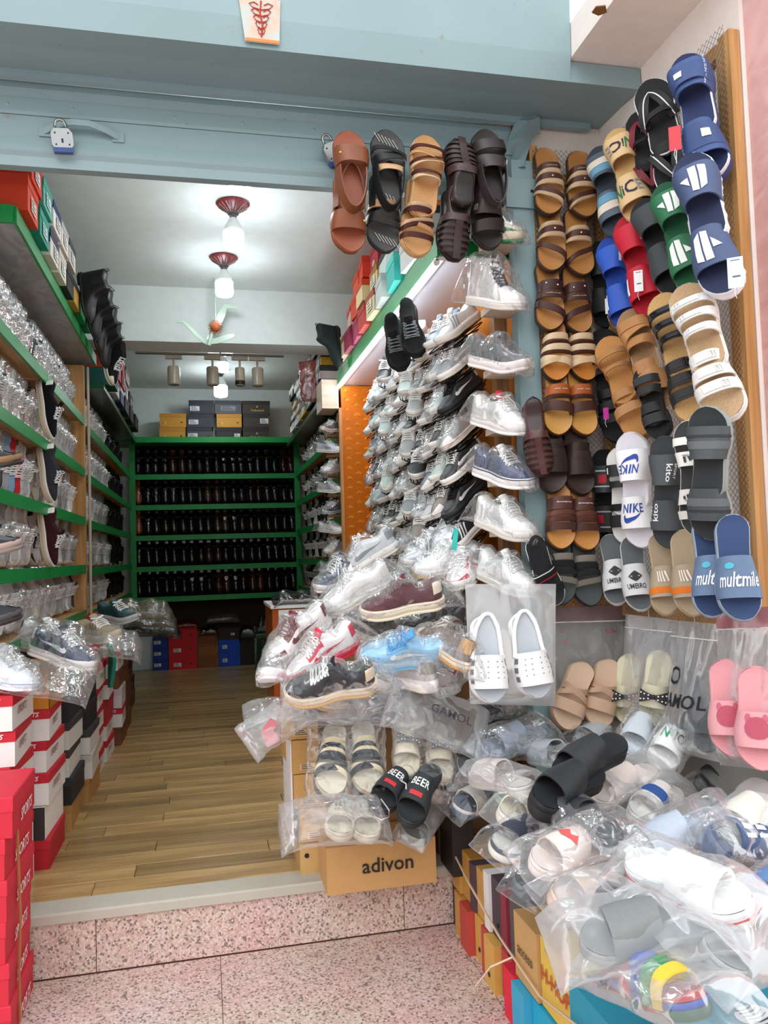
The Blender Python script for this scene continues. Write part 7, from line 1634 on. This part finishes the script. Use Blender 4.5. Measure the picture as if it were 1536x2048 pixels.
# ------------------------------------------------------------------ bags lying on the left boxes and at the back
H('court', (178, 1345), 3.3, (60, 1305), 1, dict(upper='#3a4358', overlay='#4d566c', accent='#e2e4e8', sole='#eceae6'), 'navy and white sneaker in large clear bag on the left boxes', 0, name='bagged_sneaker', grp='bagged sneakers on the left boxes', up=(0.25, -0.3, 0.9))
H('court', (140, 1320), 3.5, (40, 1290), 1, dict(upper='#e4e4e2', overlay='#394256', accent='#394256'), 'white and navy sneaker behind its mate on the left boxes', 1, name='bagged_sneaker', grp='bagged sneakers on the left boxes', up=(0.25, -0.3, 0.9))
H('canvas', (60, 1385), 3.05, (-60, 1352), 1, dict(upper='#dfe3ea', accent='#6aa6cc', sole='#e6e8ee'), 'white sneaker in bag with blue edge at the left side', 2, name='bagged_sneaker', grp='bagged sneakers on the left boxes', up=(0.25, -0.3, 0.9))
loose_bag(lay(80, 1370, 3.15, -8, (0.2, -0.35, 0.9), 0.36), 0.12, 0.34, 0.07, 81, 'large shiny clear bag spread over the nearest left boxes', F_CLEAR)
loose_bag(lay(195, 1298, 4.35, 5, (0.2, -0.3, 0.92), 0.4), 0.14, 0.4, 0.12, 82, 'clear bag of beige shoes on the fourth left stack', F_MILKY)
H('runner', (235, 1285), 4.3, (165, 1280), 1, dict(upper='#a8977c', overlay='#b9a98e', accent='#7d6e58', sole='#cfc4ae'), 'beige shoe inside the clear bag on the fourth left stack', None, name='bagged_sneaker', grp='bagged sneakers on the left boxes')
H('runner', (270, 1248), 5.1, (200, 1236), 1, dict(upper='#2f4a50', overlay='#3a5a60', accent='#1f3338', sole='#c9cfcf'), 'dark teal sneaker lying on the fifth left stack', None, name='bagged_sneaker', grp='bagged sneakers on the left boxes')
for i, (u, v, Y, w, h, fm) in enumerate(((285, 1225, 5.6, 0.12, 0.13, 0), (300, 1240, 6.2, 0.13, 0.12, 0), (312, 1255, 6.9, 0.13, 0.12, 1), (316, 1262, 7.02, 0.1, 0.1, 1))):
    b = loose_bag(lay(u, v + 8, Y, 5, (0.1, -0.25, 0.95), 0.34), w, 0.34, h, 90 + i, 'dusty olive bag heaped on the left boxes, %s towards the back' % ORD[i], [film('olive_bag', '#8f8a72', cover=0.5, gloss=0.3, rough=0.2), film('dark_bag', '#3a3a3a', cover=0.6, gloss=0.3, rough=0.15)][fm])
DB = film('black_bag', '#202224', cover=0.8, gloss=0.25, rough=0.15); OB = film('khaki_bag', '#7d7a62', cover=0.55, gloss=0.3, rough=0.2); RB = film('red_bag', '#7a1f2a', cover=0.75, gloss=0.3, rough=0.15)
for i, (u0, u1, v, h, fm, n) in enumerate(((318, 345, 1262, 0.1, DB, 'black bag on the blue back boxes'), (345, 398, 1248, 0.07, RB, 'dark red bag on the red back boxes'), (398, 436, 1262, 0.09, DB, 'black bag on the brown back boxes'), (410, 480, 1240, 0.11, OB, 'khaki bag across the brown and blue back boxes'), (478, 512, 1270, 0.16, DB, 'black bag on the dark back boxes'), (512, 548, 1262, 0.2, DB, 'black bag on the green stool'))):
    Yb = 9.05 if i < 5 else 8.0
    a, c = aY(u0, v + 6, Yb), aY(u1, v + 6, Yb); l = c.x - a.x
    loose_bag(frame(a + Vector((0.03, 0.02, 0)), (1, 0, 0), (0, -0.2, 1)), 0.1, max(0.08, l - 0.04), h, 100 + i, n, fm, flap=0.03)
loose_bag(frame(aY(560, 1205, 5.3), (1, 0, 0), (0, -0.2, 1)), 0.12, 0.3, 0.08, 120, 'black and white bag lying on the counter top', DB)
# red bag hanging before the right rear boxes
loose_bag(frame((0.80, 5.98, 2.62), (0.05, 0, -1), (-0.4, -1, 0)), 0.06, 0.24, 0.09, 130, 'red bag hanging at the rear right high shelf', film('bright_red_bag', '#b41f30', cover=0.85, gloss=0.3, rough=0.2))

c = aZ(1500, 2030, 0.16)
tb = shoe_box('lidded_box', c.x + 0.03, c.y - 0.02, 0.02, 0.24, 0.34, 0.14, '#2a8fa8', '#2f98b0', 'teal box with round white badge at the bottom right corner', 0.25, 0.3)
bd = obj('badge', MB().add([(0.045 * math.cos(6.2832 * i / 20) - 0.02, 0.035 * math.sin(6.2832 * i / 20) + 0.02, 0.143) for i in range(20)], [tuple(range(20))]), mat('#e6ecec', 'card'), tb)
mb = MB()
for i in range(5): mb.tube([(-0.02 + 0.03 * math.cos(a), 0.02 - 0.024 + 0.012 * i + 0.004 * math.sin(3 * a), 0.1445) for a in (2.6, 1.9, 1.2, 0.5)], 0.0016, 4)
obj('scribble', mb, mat('#26333a', 'plain'), bd, kind='stuff')
